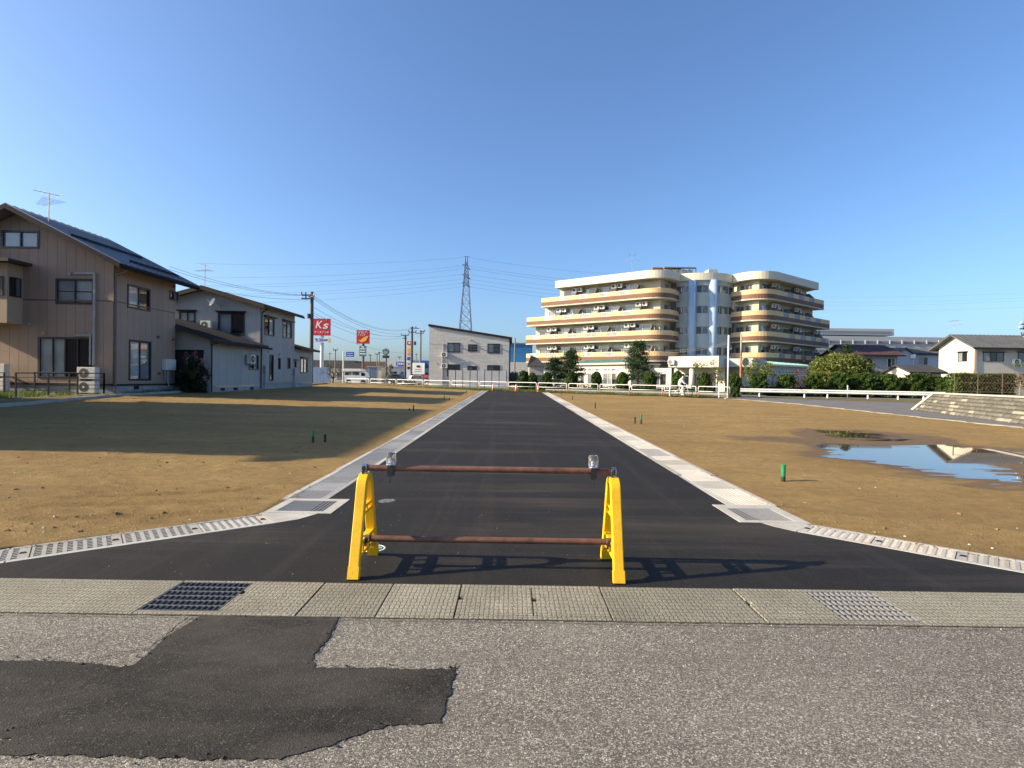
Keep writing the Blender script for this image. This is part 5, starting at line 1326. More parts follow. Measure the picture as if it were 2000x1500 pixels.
# ------------------------------------------------------------------ verge, cross street, guard pipes
RD = Vector((1, -0.53, 0)).normalized(); RN = Vector((-RD.y, RD.x, 0))       # along the guard pipes, and away from the camera
def rl(s, off=0.0): p = Vector((0, 49.9, 0)) + RD * s + RN * off; return p
def strip_sheet(name, s0, s1, o0, o1, mat, dz):
    mb = MB(); n = 12; A = [rl(s0 + (s1 - s0) * k / n, o0) for k in range(n + 1)]; B = [rl(s0 + (s1 - s0) * k / n, o1) for k in range(n + 1)]
    mb.add([(p.x, p.y, gz(p.y) + dz) for p in A + B], [(k, k + 1, n + 2 + k, n + 1 + k) for k in range(n)]); return struct(mb.build(name, mat))
strip_sheet('verge', -30, 19.2, -0.75, 1.6, 'dry_grass_soil', 0.035)
strip_sheet('cross_street', -60, 21, 1.6, 9.0, 'path_asphalt', 0.02)
gpx = [674, 722, 774, 827, 881, 936, 992, 1049.5, 1109, 1170, 1232, 1296, 1362, 1428]
def rail_pt(px): k = (px - 1000) / FPX; y = 49.9 / (1 + 0.53 * k); return Vector((k * y, y, gz(y) + 0.03))
NAMES = ['guard pipe section before the white delivery truck', 'guard pipe section before the grey shed', 'guard pipe section before the dark parked car', 'guard pipe section below the oval sign board',
         'guard pipe section at the bare end of the light grey apartments', 'guard pipe section before the board fence', 'guard pipe section behind the first orange cone', 'guard pipe section behind the middle orange cone',
         'guard pipe section just past the last orange cone', 'guard pipe section before the first pine', 'guard pipe section before the green roofed wing', 'guard pipe section before the tall pine', 'guard pipe section behind the cyclist', 'last guard pipe section beside the thin white pole']
def guard_section(a, b, lab):
    u = (b - a).normalized(); L = (b - a).length; g = 0.09; t = T('guard_pipe', lab, 'guard pipe', a.lerp(b, 0.5), 'guard pipes along the cross street')
    A, B = a + u * g, b - u * g; zt, r = 0.80, 0.10; pts = [A + Z * 0.28]
    for k in range(6): w = math.pi / 2 * k / 5; pts.append(A + u * (r - r * math.cos(w)) + Z * (zt - r + r * math.sin(w)))
    for k in range(6): w = math.pi / 2 * k / 5; pts.append(B - u * (r - r * math.sin(w)) + Z * (zt - r + r * math.cos(w)))
    pts.append(B + Z * 0.28)
    MB().tube(pts, 0.036, 8).build('pipe_frame', 'white_paint', t, smooth=True)
    MB().tube([A + Z * 0.42, B + Z * 0.42], 0.024, 6).build('mid_rail', 'white_paint', t, smooth=True)
    for P in (A, B): MB().tube([P - Z * 0.15, P + Z * 0.285], 0.040, 8).build('rusty_leg', 'rust_paint', t, smooth=True)
GPT = [rail_pt(p) for p in gpx]
for i in range(len(GPT) - 1): guard_section(GPT[i], GPT[i + 1], NAMES[i])
guard_section(rail_pt(648) + RN * 3.5, rail_pt(648) + RN * 0.4, 'short guard pipe turning the corner beside the bare tree')
for px, lab in ((1311, 'white marker post beside the cyclist'), (1406, 'white marker post before the last guard pipe section')):
    p = rail_pt(px) - RN * 0.5; t = T('marker_post', lab, 'post', p, 'white marker posts')
    MB().tube([p - Z * 0.1, p + Z * 0.98], 0.045, 8).build('post_shaft', 'white_paint', t); MB().lathe([(0.055, 0.0), (0.055, 0.08), (0.02, 0.1)], 8, tuple(p + Z * 0.98)).build('post_cap', 'white_paint', t)
# concrete kerb and low wall behind the guard pipes on the right
mb = MB(); a, b = rl(3.0, 0.9), rl(18.6, 0.9); mb.obox((a.x, a.y, gz(45) - 0.1), RD, RN, Z, (0, (b - a).length), (0, 0.2), (0, 0.42)); o = mb.build('low_wall', 'concrete'); tag(o, 'low concrete kerb wall under the conifer shrubs', 'kerb wall')
M('kerb_grey', (0.25, 0.235, 0.20), 0.9, 0.2, 2)
# pale kerb along the far edge of the sunny lot and the footpath
def kerb(name, pts, w, h, mat, label, dz=0.0, seg=1.0):
    t = T(name, label, 'kerb', (pts[0][0], pts[0][1], gz(pts[0][1])))
    for i in range(len(pts) - 1):
        a, b = Vector((*pts[i], 0)), Vector((*pts[i + 1], 0)); L = (b - a).length; n = max(1, int(round(L / seg))); u = (b - a).normalized(); v = Vector((-u.y, u.x, 0))
        for k in range(n):
            s0, s1 = L * k / n + 0.004, L * (k + 1) / n - 0.004; y = (a + u * (s0 + s1) / 2).y; x = (a + u * (s0 + s1) / 2).x
            mb = MB(); zz = gz(y) + dz + (0.018 * max(0, -x - 3)); mb.obox((a.x, a.y, zz), u, v, Z, (s0, s1), (-w / 2, w / 2), (-0.2, h)); mb.build('kerb_block', mat, t)
    return t
kl = [gp(1430, 779), gp(1500, 784), gp(1570, 790), gp(1700, 804), gp(1800, 815), gp(2000, 835), gp(2080, 846)]
kerb('path_kerb', [(p.x, p.y) for p in kl], 0.10, 0.012, 'kerb_grey', 'pale low kerb between the sunny lot and the footpath', seg=1.8)
pth = [(p.x, p.y) for p in kl]
poly = pth + [(24, 12), (40, 12), (40, 30), (38, 45.5), (18, 46.5), (15.6, 42)]
tri_poly([(x, y) for x, y in poly], 0.0, 'footpath', 'path_asphalt', None)
fp = bpy.data.objects['footpath']; struct(fp)
for v in fp.data.vertices: v.co.z = gz(v.co.y) + 0.012
gsl = [(17.8, 44.2), (30, 43.2), (37, 42.6), (37, 33), (30, 36), (24, 38.8), (19.5, 41.5)]
tri_poly(gsl, 0.0, 'grass_bank', 'dry_grass_soil', None); gb = struct(bpy.data.objects['grass_bank'])
for v in gb.data.vertices: v.co.z = gz(v.co.y) + 0.02

# thin white pole, mirror pole, guardrail
p = gp(1421, 778); t = T('thin_pole', 'thin white metal pole standing at the corner of the sunny lot', 'pole', p)
MB().tube([p - Z * 0.2, p + Z * 4.75], 0.055, 10).build('pole_shaft', 'white_paint', t, smooth=True)
q = MB(); q.box(p.x - 0.2, p.x + 0.2, p.y - 0.2, p.y + 0.2, p.z - 0.1, p.z + 0.03); q.build('pole_footing', 'pale_concrete', t)
q = MB(); q.tube([p + Z * 3.6, p + Vector((0.25, 0, 3.78))], 0.03, 6); q.build('pole_bracket', 'white_paint', t)
p = at(1446, 770, 45.5); p.z = gz(45.5); t = T('mirror_pole', 'grey and orange pole carrying a round traffic mirror', 'traffic mirror', p)
MB().tube([p - Z * 0.2, p + Z * 3.4], 0.085, 10).build('orange_sleeve', 'rust_orange' if 'rust_orange' in MATS else 'rust_paint', t, smooth=True)
MB().tube([p + Z * 3.4, p + Z * 5.3], 0.075, 10).build('pole_shaft', 'concrete', t, smooth=True)
c = p + Vector((0.28, -0.16, 2.9)); nv = Vector((0.25, -0.95, -0.1)).normalized(); e1 = Z.cross(nv).normalized(); e2 = nv.cross(e1)
q = MB(); q.tube([c, c + nv * 0.06], 0.34, 24); mo = q.build('mirror_frame', 'pvc_grey', t)
q = MB(); q.disc(c + nv * 0.066, e1, e2, 0.29, 24); q.build('mirror_face', 'chrome', mo)
q = MB(); q.tube([c - nv * 0.02, p + Z * 2.9], 0.03, 6); q.build('mirror_arm', 'pvc_grey', t)
gr = T('guardrail', 'white corrugated steel guardrail between footpath and conifer hedge', 'guardrail', (19, 45, gz(45)))
ga, gb_ = at(1437, 768, 45.0), at(1846, 776, 41.6); ga.z, gb_.z = gz(45), gz(42)
u = (gb_ - ga); L = u.length; u = u.normalized(); nn = Vector((u.y, -u.x, 0)).normalized()
prof = [(0.0, 0.36), (0.05, 0.40), (0.06, 0.45), (0.0, 0.52), (0.06, 0.59), (0.05, 0.64), (0.0, 0.68)]
q = MB(); n = len(prof); vv = []
for s in (0, L): vv += [ga + u * s + nn * a + Z * b for a, b in prof]
q.add(vv, [(i, n + i, n + i + 1, i + 1) for i in range(n - 1)]); q.add([v - nn * 0.01 for v in vv], [(i + 1, n + i + 1, n + i, i) for i in range(n - 1)]); q.build('rail_beam', 'white_paint', gr)
q = MB(); 
for sg, P0 in ((-1, ga),): q.obox(P0, u, nn, Z, (-0.25, 0.0), (-0.03, 0.09), (0.34, 0.70))
q.build('rail_end', 'white_paint', gr, bevel=0.03)
for px in (1446, 1484, 1572, 1617, 1696, 1755, 1805):
    k = (px - 1000) / FPX; s = (k * ga.y - ga.x) / (u.x - k * u.y); P0 = ga + u * s - nn * 0.06
    MB().tube([P0 - Z * 0.2, P0 + Z * 0.66], 0.06, 8).build('rail_post', 'white_paint', gr)
p = ga + u * 8.5 - nn * 0.3; t = T('marker_post', 'white marker post with round cap behind the guardrail', 'post', p, 'white marker posts'); MB().tube([p - Z * 0.1, p + Z * 0.95], 0.035, 8).build('post_shaft', 'white_paint', t)
MB().lathe([(0.02, 0), (0.06, 0.03), (0.06, 0.1), (0.02, 0.13)], 10, tuple(p + Z * 0.93)).build('post_cap', 'white_paint', t)

# ------------------------------------------------------------------ stone faced bank with fence
M('stone_a', (0.115, 0.11, 0.09), 0.9, 0.25, 6, bmp=0.6, bscale=20); M('stone_b', (0.15, 0.142, 0.118), 0.9, 0.25, 6, bmp=0.6, bscale=20)
M('stone_c', (0.28, 0.26, 0.21), 0.9, 0.2, 6, bmp=0.6, bscale=20); M('joint', (0.08, 0.075, 0.06), 0.95, 0.2, 5)
A, B = Vector((21.3, 28.6, 0)), Vector((17.3, 15.0, 0)); u = (B - A).normalized(); bk = Vector((-u.y, u.x, 0)); bk = bk if bk.x > 0 else -bk
L = (B - A).length; HT = 1.08; BAT = 0.62
sw = T('stone_bank', 'battered stone block retaining wall with pale coping beside the footpath', 'retaining wall', (19.3, 22, 0.15))
def wp(s, f, t=0.0):                              # point on the battered face: s along, f from foot to top
    p = A + u * s; z0 = gz(p.y) + 0.0; q = p + bk * (BAT * f) + Z * (z0 + (HT - z0) * f); return q - (bk * 0.8 - Z * 0.0).normalized() * t
q = MB(); q.prism([wp(0.25, 0), wp(L, 0), wp(L, 1), wp(0.9, 1)], bk * 0.4); q.build('wall_core', 'joint', sw)
rows = 6
for r in range(rows):
    f0, f1 = r / rows + 0.012, (r + 1) / rows - 0.012; s = 0.30 + 0.10 * r + (0.21 if r % 2 else 0)
    while s < L - 0.4:
        w = random.uniform(0.36, 0.48); c = 0.012; mb = MB(); bl = random.uniform(0.03, 0.06)
        o_ = [wp(s + c, f0), wp(s + w - c, f0), wp(s + w - c, f1), wp(s + c, f1)]; m_ = 0.045
        i_ = [wp(s + c + m_, f0 + 0.03, bl), wp(s + w - c - m_, f0 + 0.03, bl), wp(s + w - c - m_, f1 - 0.03, bl), wp(s + c + m_, f1 - 0.03, bl)]
        mb.add(o_ + i_, [(4, 5, 6, 7), (0, 1, 5, 4), (1, 2, 6, 5), (2, 3, 7, 6), (3, 0, 4, 7)])
        nrm = (o_[1] - o_[0]).cross(o_[3] - o_[0])
        if nrm.dot(-bk) < 0: mb.f = [f[::-1] for f in mb.f]
        mb.build('stone_block', random.choices(['stone_a', 'stone_b', 'stone_c'], [5, 4, 1.6])[0], sw); s += w
q = MB(); q.prism([wp(-0.05, 0, 0.07), wp(0.28, 0, 0.07), wp(1.0, 1.0, 0.07), wp(0.68, 1.0, 0.07)], bk * 0.3); q.build('end_coping', 'pale_concrete', sw)
q = MB(); q.prism([wp(0.7, 1.0, 0.08) + Z * 0.002, wp(L, 1.0, 0.08) + Z * 0.002, wp(L, 1.0, -0.3) + Z * 0.002, wp(0.7, 1.0, -0.3) + Z * 0.002], Z * 0.07); q.build('top_coping', 'pale_concrete', sw)
bank = [tuple((wp(0.7, 1.0, -0.25))[:2]), tuple((wp(L, 1.0, -0.25))[:2]), (48, 13), (52, 30), (23.5, 29.6)]
mb = MB(); mb.prism([(x, y, HT - 0.02) for x, y in bank], (0, 0, -1.2)); struct(mb.build('raised_ground', 'dry_grass_soil'))
fe = T('wire_fence', 'rusty brown post and wire fence on top of the stone bank', 'fence', (27, 29, HT))
FP0, FP1 = at(1864, 770, 29.0), at(2060, 770, 26.5); uu = (FP1 - FP0); uu.z = 0; LF = uu.length; uu.normalize()
M('fence_brown', (0.10, 0.07, 0.055), 0.7, 0.2, 5)
for s in np.arange(0, LF + 0.1, LF / 4):
    P0 = Vector((FP0.x, FP0.y, HT)) + uu * float(s); MB().tube([P0 - Z * 0.1, P0 + Z * 1.15], 0.026, 6).build('fence_post', 'fence_brown', fe)
for zz in (0.12, 0.6, 1.1):
    P0 = Vector((FP0.x, FP0.y, HT + zz)); MB().tube([P0, P0 + uu * LF], 0.011, 5).build('fence_rail', 'fence_brown', fe)
q = MB()
for k in range(int(LF / 0.12)):
    P0 = Vector((FP0.x, FP0.y, HT + 0.12)) + uu * (k * 0.12)
    for sg in (-1, 1):
        e = P0 + uu * (0.5 * sg) + Z * 0.98
        if 0 <= (e - Vector((FP0.x, FP0.y, HT))).dot(uu) <= LF: q.tube([P0, e], 0.004, 3, False)
struct(q.build('wire_mesh', 'fence_brown', fe), 'stuff')

# ------------------------------------------------------------------ left yard: border kerb, yard, iron fence
bpts = [(-16.4, 14.0), (-17.2, 19.5), (-18.6, 25.5), (-18.6, 49.0)]
kerb('border_kerb', bpts, 0.14, 0.09, 'concrete', 'low concrete border between the shaded lot and the house yards', seg=2.0)
yd = [(-16.45, 14.0), (-17.25, 19.5), (-18.65, 25.5), (-18.65, 49.0), (-19.5, 58), (-40, 66), (-40, 5), (-22, 5)]
tri_poly(yd, 0.0, 'yard', 'dry_grass_soil', None); yo = struct(bpy.data.objects['yard'])
for v in yo.data.vertices: v.co.z = gz(v.co.y) + 0.018 * (min(-v.co.x, 19) - 3) + 0.06
def yz(x, y): return gz(y) + 0.018 * (min(-x, 19) - 3) + 0.06
fe = T('iron_fence', 'black iron fence with thin rails before the brown house', 'fence', (-19, 23, yz(-19, 23)))
P0 = Vector((-19.75, 21.4, yz(-19.7, 21.4))); P1 = Vector((-19.05, 25.1, yz(-19, 25.1)))
def fence_run(P0, P1, n, h=1.0, blocks=True):
    for k in range(n):
        P = P0.lerp(P1, k / (n - 1)); q = MB(); q.box(P.x - 0.025, P.x + 0.025, P.y - 0.025, P.y + 0.025, P.z - 0.05, P.z + h); q.build('fence_post', 'black_metal', fe)
        if blocks: q = MB(); q.box(P.x - 0.11, P.x + 0.11, P.y - 0.11, P.y + 0.11, P.z - 0.25, P.z + 0.03); q.build('post_block', 'concrete', fe)
    for zz, r in ((h - 0.02, 0.022), (h * 0.80, 0.008), (h * 0.62, 0.008), (h * 0.44, 0.008), (h * 0.26, 0.008)): MB().tube([P0 + Z * zz, P1 + Z * zz], r, 6).build('fence_rail', 'black_metal', fe)
fence_run(P0, P1, 4)
fence_run(P0 + Vector((-1.6, 1.2, 0)), P0 + Vector((-8, 1.2, 0)), 4, blocks=False)
fence_run(Vector((-22.2, 25.0, P1.z)), Vector((-19.05, 25.1, P1.z)), 3, blocks=False)
P = Vector((-18.7, 18.8, sz(-18.5, 18.8))); q = MB(); q.tube([P + Vector((-2.5, -0.4, 0.06)), P + Vector((0, 0.3, 0.06))], 0.045, 8); o = q.build('white_pipe', 'white_paint'); tag(o, 'white plastic pipe lying at the border of the shaded lot', 'pipe')

# ------------------------------------------------------------------ vegetation
mat_leaf('leaf_conifer', (0.018, 0.045, 0.008), (0.075, 0.125, 0.02), 0.15)
mat_leaf('leaf_pine', (0.012, 0.035, 0.014), (0.05, 0.085, 0.03), 0.15)
mat_leaf('leaf_spring', (0.075, 0.10, 0.02), (0.22, 0.24, 0.07), 0.35)
mat_leaf('leaf_olive', (0.05, 0.075, 0.015), (0.17, 0.19, 0.045), 0.3)
mat_leaf('leaf_dark', (0.010, 0.022, 0.008), (0.035, 0.055, 0.018), 0.15)
mat_leaf('leaf_red', (0.09, 0.03, 0.03), (0.24, 0.10, 0.09), 0.3)
mat_leaf('blossom', (0.45, 0.2, 0.22), (0.7, 0.4, 0.42), 0.3)
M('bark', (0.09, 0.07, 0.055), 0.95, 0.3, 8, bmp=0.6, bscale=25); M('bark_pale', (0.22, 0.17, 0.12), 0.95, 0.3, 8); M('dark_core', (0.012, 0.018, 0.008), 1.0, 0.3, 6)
def leaf_mesh(name, P, size, mat, flat=0.0, aspect=0.6, seed=0):
    rg = np.random.default_rng(seed); n = len(P); a = rg.normal(size=(n, 3)); a[:, 2] *= (1 - flat); a /= np.linalg.norm(a, axis=1)[:, None]
    b = rg.normal(size=(n, 3)); b[:, 2] *= (1 - flat); b -= a * (a * b).sum(1)[:, None]; b /= np.linalg.norm(b, axis=1)[:, None]
    s = (size * rg.uniform(0.55, 1.3, n))[:, None]; co = np.stack([P - a * s, P + b * s * aspect, P + a * s, P - b * s * aspect], 1).reshape(-1, 3)
    m = bpy.data.meshes.new(name); m.vertices.add(4 * n); m.vertices.foreach_set('co', co.ravel().astype(np.float32))
    m.loops.add(4 * n); m.loops.foreach_set('vertex_index', np.arange(4 * n, dtype=np.int32)); m.polygons.add(n); m.polygons.foreach_set('loop_start', np.arange(0, 4 * n, 4, dtype=np.int32))
    m.update(); m.materials.append(MATS[mat]); return m
def dome_points(n, r, h, rg, tuft=0.14):          # clipped columnar shrub: rounded top, uneven sides
    z = rg.uniform(0.03, 1, n) ; ang = rg.uniform(0, 2 * np.pi, n)
    prof = np.where(z < 0.55, 0.86 + 0.14 * z / 0.55, np.sqrt(np.clip(1 - ((z - 0.55) / 0.45) ** 2.2, 0, 1)))
    lump = 1 + tuft * np.sin(ang * 3 + z * 9 + 1) + tuft * 0.8 * np.sin(ang * 7 - z * 17)
    rr = r * prof * lump * (rg.uniform(0.80, 1.04, n) + 0.22 * (rg.uniform(0, 1, n) > 0.96)); return np.stack([rr * np.cos(ang), rr * np.sin(ang), z * h], 1)
SHR = []
for k in range(4):
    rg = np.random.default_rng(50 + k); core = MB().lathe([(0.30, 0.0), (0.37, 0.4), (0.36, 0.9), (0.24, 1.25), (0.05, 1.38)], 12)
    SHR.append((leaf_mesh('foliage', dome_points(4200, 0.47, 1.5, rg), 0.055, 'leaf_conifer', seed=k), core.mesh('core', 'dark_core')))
SHG = []
for k in range(4):                                # unclipped kind: leaning sprays, ragged outline
    rg = np.random.default_rng(70 + k); P_ = dome_points(5200, 0.47, 1.5, rg, 0.30); sp_n = 34
    for j in range(sp_n):
        a = rg.uniform(0, 6.28); z_0 = rg.uniform(0.3, 1.35); r0 = 0.40 * (1 - 0.3 * z_0 / 1.5); L_ = rg.uniform(0.15, 0.34); s_ = rg.uniform(0, 1, 90)[:, None]
        P_ = np.vstack([P_, np.array([math.cos(a) * r0, math.sin(a) * r0, z_0]) + s_ * L_ * np.array([math.cos(a) * 0.8, math.sin(a) * 0.8, 0.75]) + rg.normal(size=(90, 3)) * 0.035 * (1.1 - s_)])
    SHG.append((leaf_mesh('foliage', P_, 0.06, 'leaf_conifer', aspect=0.4, seed=80 + k), SHR[k][1]))
def shrub(x, y, z, h, r, lab, k, group='clipped conifer shrubs along the residence'):
    t = T('conifer_shrub', lab, 'shrub', (x, y, z), group); L_, C_ = (SHG if 'shaggy' in lab else SHR)[k % 4]
    sc = (r / 0.47, r / 0.47, h / 1.5)
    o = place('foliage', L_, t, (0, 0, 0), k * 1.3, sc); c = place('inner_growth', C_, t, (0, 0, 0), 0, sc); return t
shs = [(1022, 724, 758, 10, 'beside the light grey apartments'), (1040, 728, 757, 8, 'second from the light grey apartments'), (1068, 727, 757, 10, 'before the small dark roofed shed'), (1117, 725, 758, 10, 'before the low crooked pine'),
       (1165, 726, 758, 10, 'before the windows of the green roofed wing'), (1215, 727, 759, 11, 'between the green roofed wing and the tall pine'), (1269, 724, 761, 11, 'just past the tall pine'), (1323, 725, 762, 10, 'before the porch column'),
       (1375, 727, 763, 11, 'beside the cyclist before the porch'), (1434, 728, 764, 11, 'between thin white pole and mirror pole'), (1482, 729, 764, 13, 'just past the mirror pole'), (1535, 730, 765, 13, 'before the wall of the green roofed annex'),
       (1590, 731, 766, 13, 'left shoulder of the round yellow green tree, clipped')]
for i, (px, y0, y1, hw, lab) in enumerate(shs):
    pr_ = rail_pt(px) + RN * 2.2; d = pr_.y if px < 1440 else 48.5; p = at(px, y1, d); h = (y1 - y0) * d / FPX; z = gz(d) + 0.0
    zt = at(px, y0, d).z
    shrub(p.x, d, z, zt - z, hw * d / FPX, ('shaggy dark green conifer shrub ' if px > 1450 else 'dark green clipped conifer shrub ') + lab.replace(', clipped', ''), i)
for i, (px, y0, hw, d, lab) in enumerate(((1640, 727, 16, 48.5, 'under the round yellow green tree'), (1688, 728, 16, 48.5, 'below the house with the maroon roof'), (1735, 730, 15, 48, 'below the pale blue house'), (1793, 729, 20, 47.5, 'before the white mast'),
                                          (1828, 734, 14, 47, 'beside the end of the guardrail'), (1662, 735, 14, 49.5, 'in the gap below the round tree'), (1712, 737, 14, 49.5, 'under the porch of the blue grey house'), (1762, 738, 14, 49.5, 'under the pale blue gable'), (1848, 737, 13, 46, 'touching the wire fence'))):
    p = at(px, 760, d); zt = at(px, y0, d).z; shrub(p.x, d, gz(d), zt - gz(d), hw * d / FPX, 'shaggy dark green conifer ' + lab, i + 1, 'shaggy conifers behind the guardrail')
# long conifer hedge behind the wire fence
rg = np.random.default_rng(5); hd = T('conifer_hedge', 'long shaggy conifer hedge behind the wire fence', 'hedge', (31, 34, 0.9)); x0, x1 = at(1858, 740, 34).x, at(1972, 740, 34).x; zt = at(1900, 731, 34).z
n = 9000; X_ = rg.uniform(x0, x1, n); a = rg.uniform(0, np.pi, n); lum = 1 + 0.18 * np.sin(X_ * 2.3) + 0.12 * np.sin(X_ * 5.1 + 1); rr = rg.uniform(0.8, 1.03, n)
Pn = np.stack([X_, 34 - 0.6 * np.cos(a) * 0 + rg.uniform(-0.6, 0.6, n) * rr, 0.9 + (zt - 0.9) * np.minimum(1, rg.uniform(0, 1.15, n)) * (0.9 + 0.1 * lum)], 1) - np.array([31, 34, 0.9])
place('foliage', leaf_mesh('foliage', Pn, 0.075, 'leaf_conifer', seed=3), hd)
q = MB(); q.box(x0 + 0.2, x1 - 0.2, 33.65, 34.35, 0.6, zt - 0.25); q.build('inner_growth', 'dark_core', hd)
# low hedges behind the guard pipes
def low_hedge(s0, s1, off, h, lab, mat, seed):
    rg = np.random.default_rng(seed); n = int((s1 - s0) * 420); s = rg.uniform(s0, s1, n); o = rg.uniform(-0.4, 0.4, n); base = rl((s0 + s1) / 2, off); zb = gz(base.y)
    z = rg.uniform(0.05, 1, n) * h * (0.85 + 0.2 * np.sin(s * 1.7) * np.sin(s * 0.6 + 1)); P = np.stack([RD.x * s + RN.x * (o + off), 49.9 + RD.y * s + RN.y * (o + off), zb + z], 1) - np.array([base.x, base.y, zb])
    t = T('low_hedge', lab, 'hedge', (base.x, base.y, zb)); place('foliage', leaf_mesh('foliage', P, 0.06, mat, seed=seed), t)
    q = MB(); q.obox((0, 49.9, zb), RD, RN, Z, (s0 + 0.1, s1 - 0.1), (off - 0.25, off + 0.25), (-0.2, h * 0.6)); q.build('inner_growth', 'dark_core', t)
low_hedge(1.2, 17.6, 2.3, 0.8, 'low dark hedge running between the clipped conifer shrubs', 'leaf_dark', 31)
rg = np.random.default_rng(32); n = 5200; x = rg.uniform(21, 46, n); P = np.stack([x - 33, rg.uniform(-0.4, 0.4, n), rg.uniform(0.05, 1, n) * (1.0 + 0.15 * np.sin(x * 1.7))], 1)
P[:, 2] *= 1.35
t = T('low_hedge', 'low dark hedge behind the white guardrail', 'hedge', (33, 49.5, gz(49.5))); place('foliage', leaf_mesh('foliage', P, 0.07, 'leaf_dark', seed=32), t)
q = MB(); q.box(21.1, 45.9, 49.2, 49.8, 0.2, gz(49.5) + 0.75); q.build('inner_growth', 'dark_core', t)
def limbs(mb, p, d, L, r, depth, rg, tips, spread=0.7, up=0.15):
    q = p + d * L; mid = p.lerp(q, 0.5) + Vector(rg.normal(size=3)) * L * 0.05; mb.tube([p, mid, q], [r, r * 0.82, r * 0.62], 6 if depth > 1 else 4, False); tips.append(q)
    if depth == 0: return
    for k in range(3 if depth > 1 else 4):
        v = Vector(rg.normal(size=3)); nd_ = (d + v * spread + Z * up).normalized(); limbs(mb, p.lerp(q, rg.uniform(0.55, 1.0)), nd_, L * rg.uniform(0.55, 0.8), r * 0.58, depth - 1, rg, tips, spread, up)
def broad_tree(px, d, y_top, y_base, hw, lab, leaf, nleaf, size, seed, name='broadleaf_tree', depth=3, zb=None, sparse=0.0, bark='bark', extra=None):
    rg = np.random.default_rng(seed); b = at(px, y_base, d); z0 = gz(d) - 0.1 if zb is None else zb; H = at(px, y_top, d).z - z0; R = hw * d / FPX
    t = T(name, lab, 'tree', (b.x, d, z0)); mb = MB(); tips = []; h0 = H * 0.28
    mb.tube([(0, 0, -0.2), (0.02, 0, h0 * 0.5), (0, 0.03, h0)], [0.04 * H * 0.7, 0.03 * H * 0.7, 0.026 * H * 0.7], 8, False)
    for k in range(5):
        a = k * 1.257 + rg.uniform(-.3, .3); limbs(mb, Vector((0, 0, h0 * rg.uniform(0.8, 1.0))), Vector((math.cos(a) * 0.8, math.sin(a) * 0.8, 0.9)).normalized(), H * 0.26, 0.014 * H, depth - 1, rg, tips, 0.75, 0.1)
    o = place('trunk', mb.mesh('trunk', bark), t)
    tp = np.array([[v.x, v.y, v.z] for v in tips]); 
    if nleaf:
        cl = rg.normal(size=(int(nleaf / 60), 3)); cl /= np.linalg.norm(cl, axis=1)[:, None]; cl *= (rg.uniform(0.35, 1, len(cl)) ** 0.5)[:, None]
        cl = cl * np.array([R, R, H * 0.40]) + np.array([0, 0, H * 0.60]); i = rg.integers(0, len(cl), nleaf)
        P = cl[i] + rg.normal(size=(nleaf, 3)) * np.array([R, R, H * 0.4]) * 0.13; place('crown', leaf_mesh('crown', P, size, leaf, seed=seed), t)
    return t
broad_tree(1640, 55, 693, 760, 52, 'round yellow green tree beside the residence', 'leaf_olive', 17000, 0.12, 11)
broad_tree(1388, 60, 700, 758, 34, 'sparse young tree before the porch', 'leaf_spring', 900, 0.09, 12)
broad_tree(1482, 60, 702, 760, 30, 'sparse spring green tree before the right wing', 'leaf_spring', 1600, 0.10, 13)
broad_tree(1563, 62, 722, 760, 22, 'small bronze leaved tree before the annex windows', 'leaf_red', 700, 0.08, 14)
broad_tree(1888, 40, 702, 765, 30, 'bare twiggy tree before the white house', 'leaf_spring', 0, 0.08, 15, 'bare_tree', 4, 0.7, bark='bark_pale')
broad_tree(1992, 38, 706, 768, 32, 'dense bare grey tree at the end of the hedge', 'leaf_olive', 350, 0.06, 16, 'bare_tree', 4, 0.9, bark='bark_pale')
broad_tree(650, 60, 690, 752, 16, 'bare black tree at the street corner beside the blue hoarding', 'leaf_dark', 0, 0.05, 17, 'bare_tree', 4, None)
broad_tree(762, 95, 712, 748, 10, 'thin pale green tree before the white store', 'leaf_spring', 500, 0.12, 18)
def pine(px, d, y_top, y_base, hw, lab, seed, lean=0.0, n=26):
    rg = np.random.default_rng(seed); b = at(px, y_base, d); z0 = gz(d) - 0.1; H = at(px, y_top, d).z - z0; R = hw * d / FPX
    t = T('pine_tree', lab, 'tree', (b.x, d, z0)); mb = MB(); pts = [Vector((lean * H * math.sin(k / 6 * 2.2), 0.05 * math.sin(k), H * k / 6)) for k in range(7)]; mb.tube(pts, [0.028 * H * (1 - k / 7.5) for k in range(7)], 7, False)
    C_ = []
    for k in range(n):
        f = 0.18 + 0.80 * k / n; i = min(5, int(f * 6)); p = pts[i].lerp(pts[i + 1], f * 6 - i); a = k * 2.4 + rg.uniform(-.4, .4); ln = R * (1.08 - f ** 1.6) * rg.uniform(0.4, 1.3)
        e = p + Vector((math.cos(a) * ln, math.sin(a) * ln, ln * rg.uniform(-0.02, 0.25))); mb.tube([p, p.lerp(e, 0.5) - Z * 0.05 * ln, e], [0.05, 0.035, 0.015], 4, False)
        for w in (0.45, 0.75, 1.0): C_.append(p.lerp(e, w) + Vector((rg.normal() * .1, rg.normal() * .1, 0.08)))
    place('trunk', mb.mesh('trunk', 'bark'), t); C_ = np.array([[c.x, c.y, c.z] for c in C_] + [[pts[-1].x, 0, H * 0.98]])
    m = 105; P = np.repeat(C_, m, 0) + rg.normal(size=(len(C_) * m, 3)) * np.array([0.30, 0.30, 0.11]) * (R / 1.5) ** 0.5
    place('crown', leaf_mesh('crown', P, 0.12, 'leaf_pine', aspect=0.32, seed=seed), t)
pine(1245, 62, 667, 752, 34, 'tall dark pine before the left balconies', 21, 0.01, 30)
pine(1108, 62, 686, 752, 30, 'low crooked pine before the green roofed wing', 22, 0.08, 22)
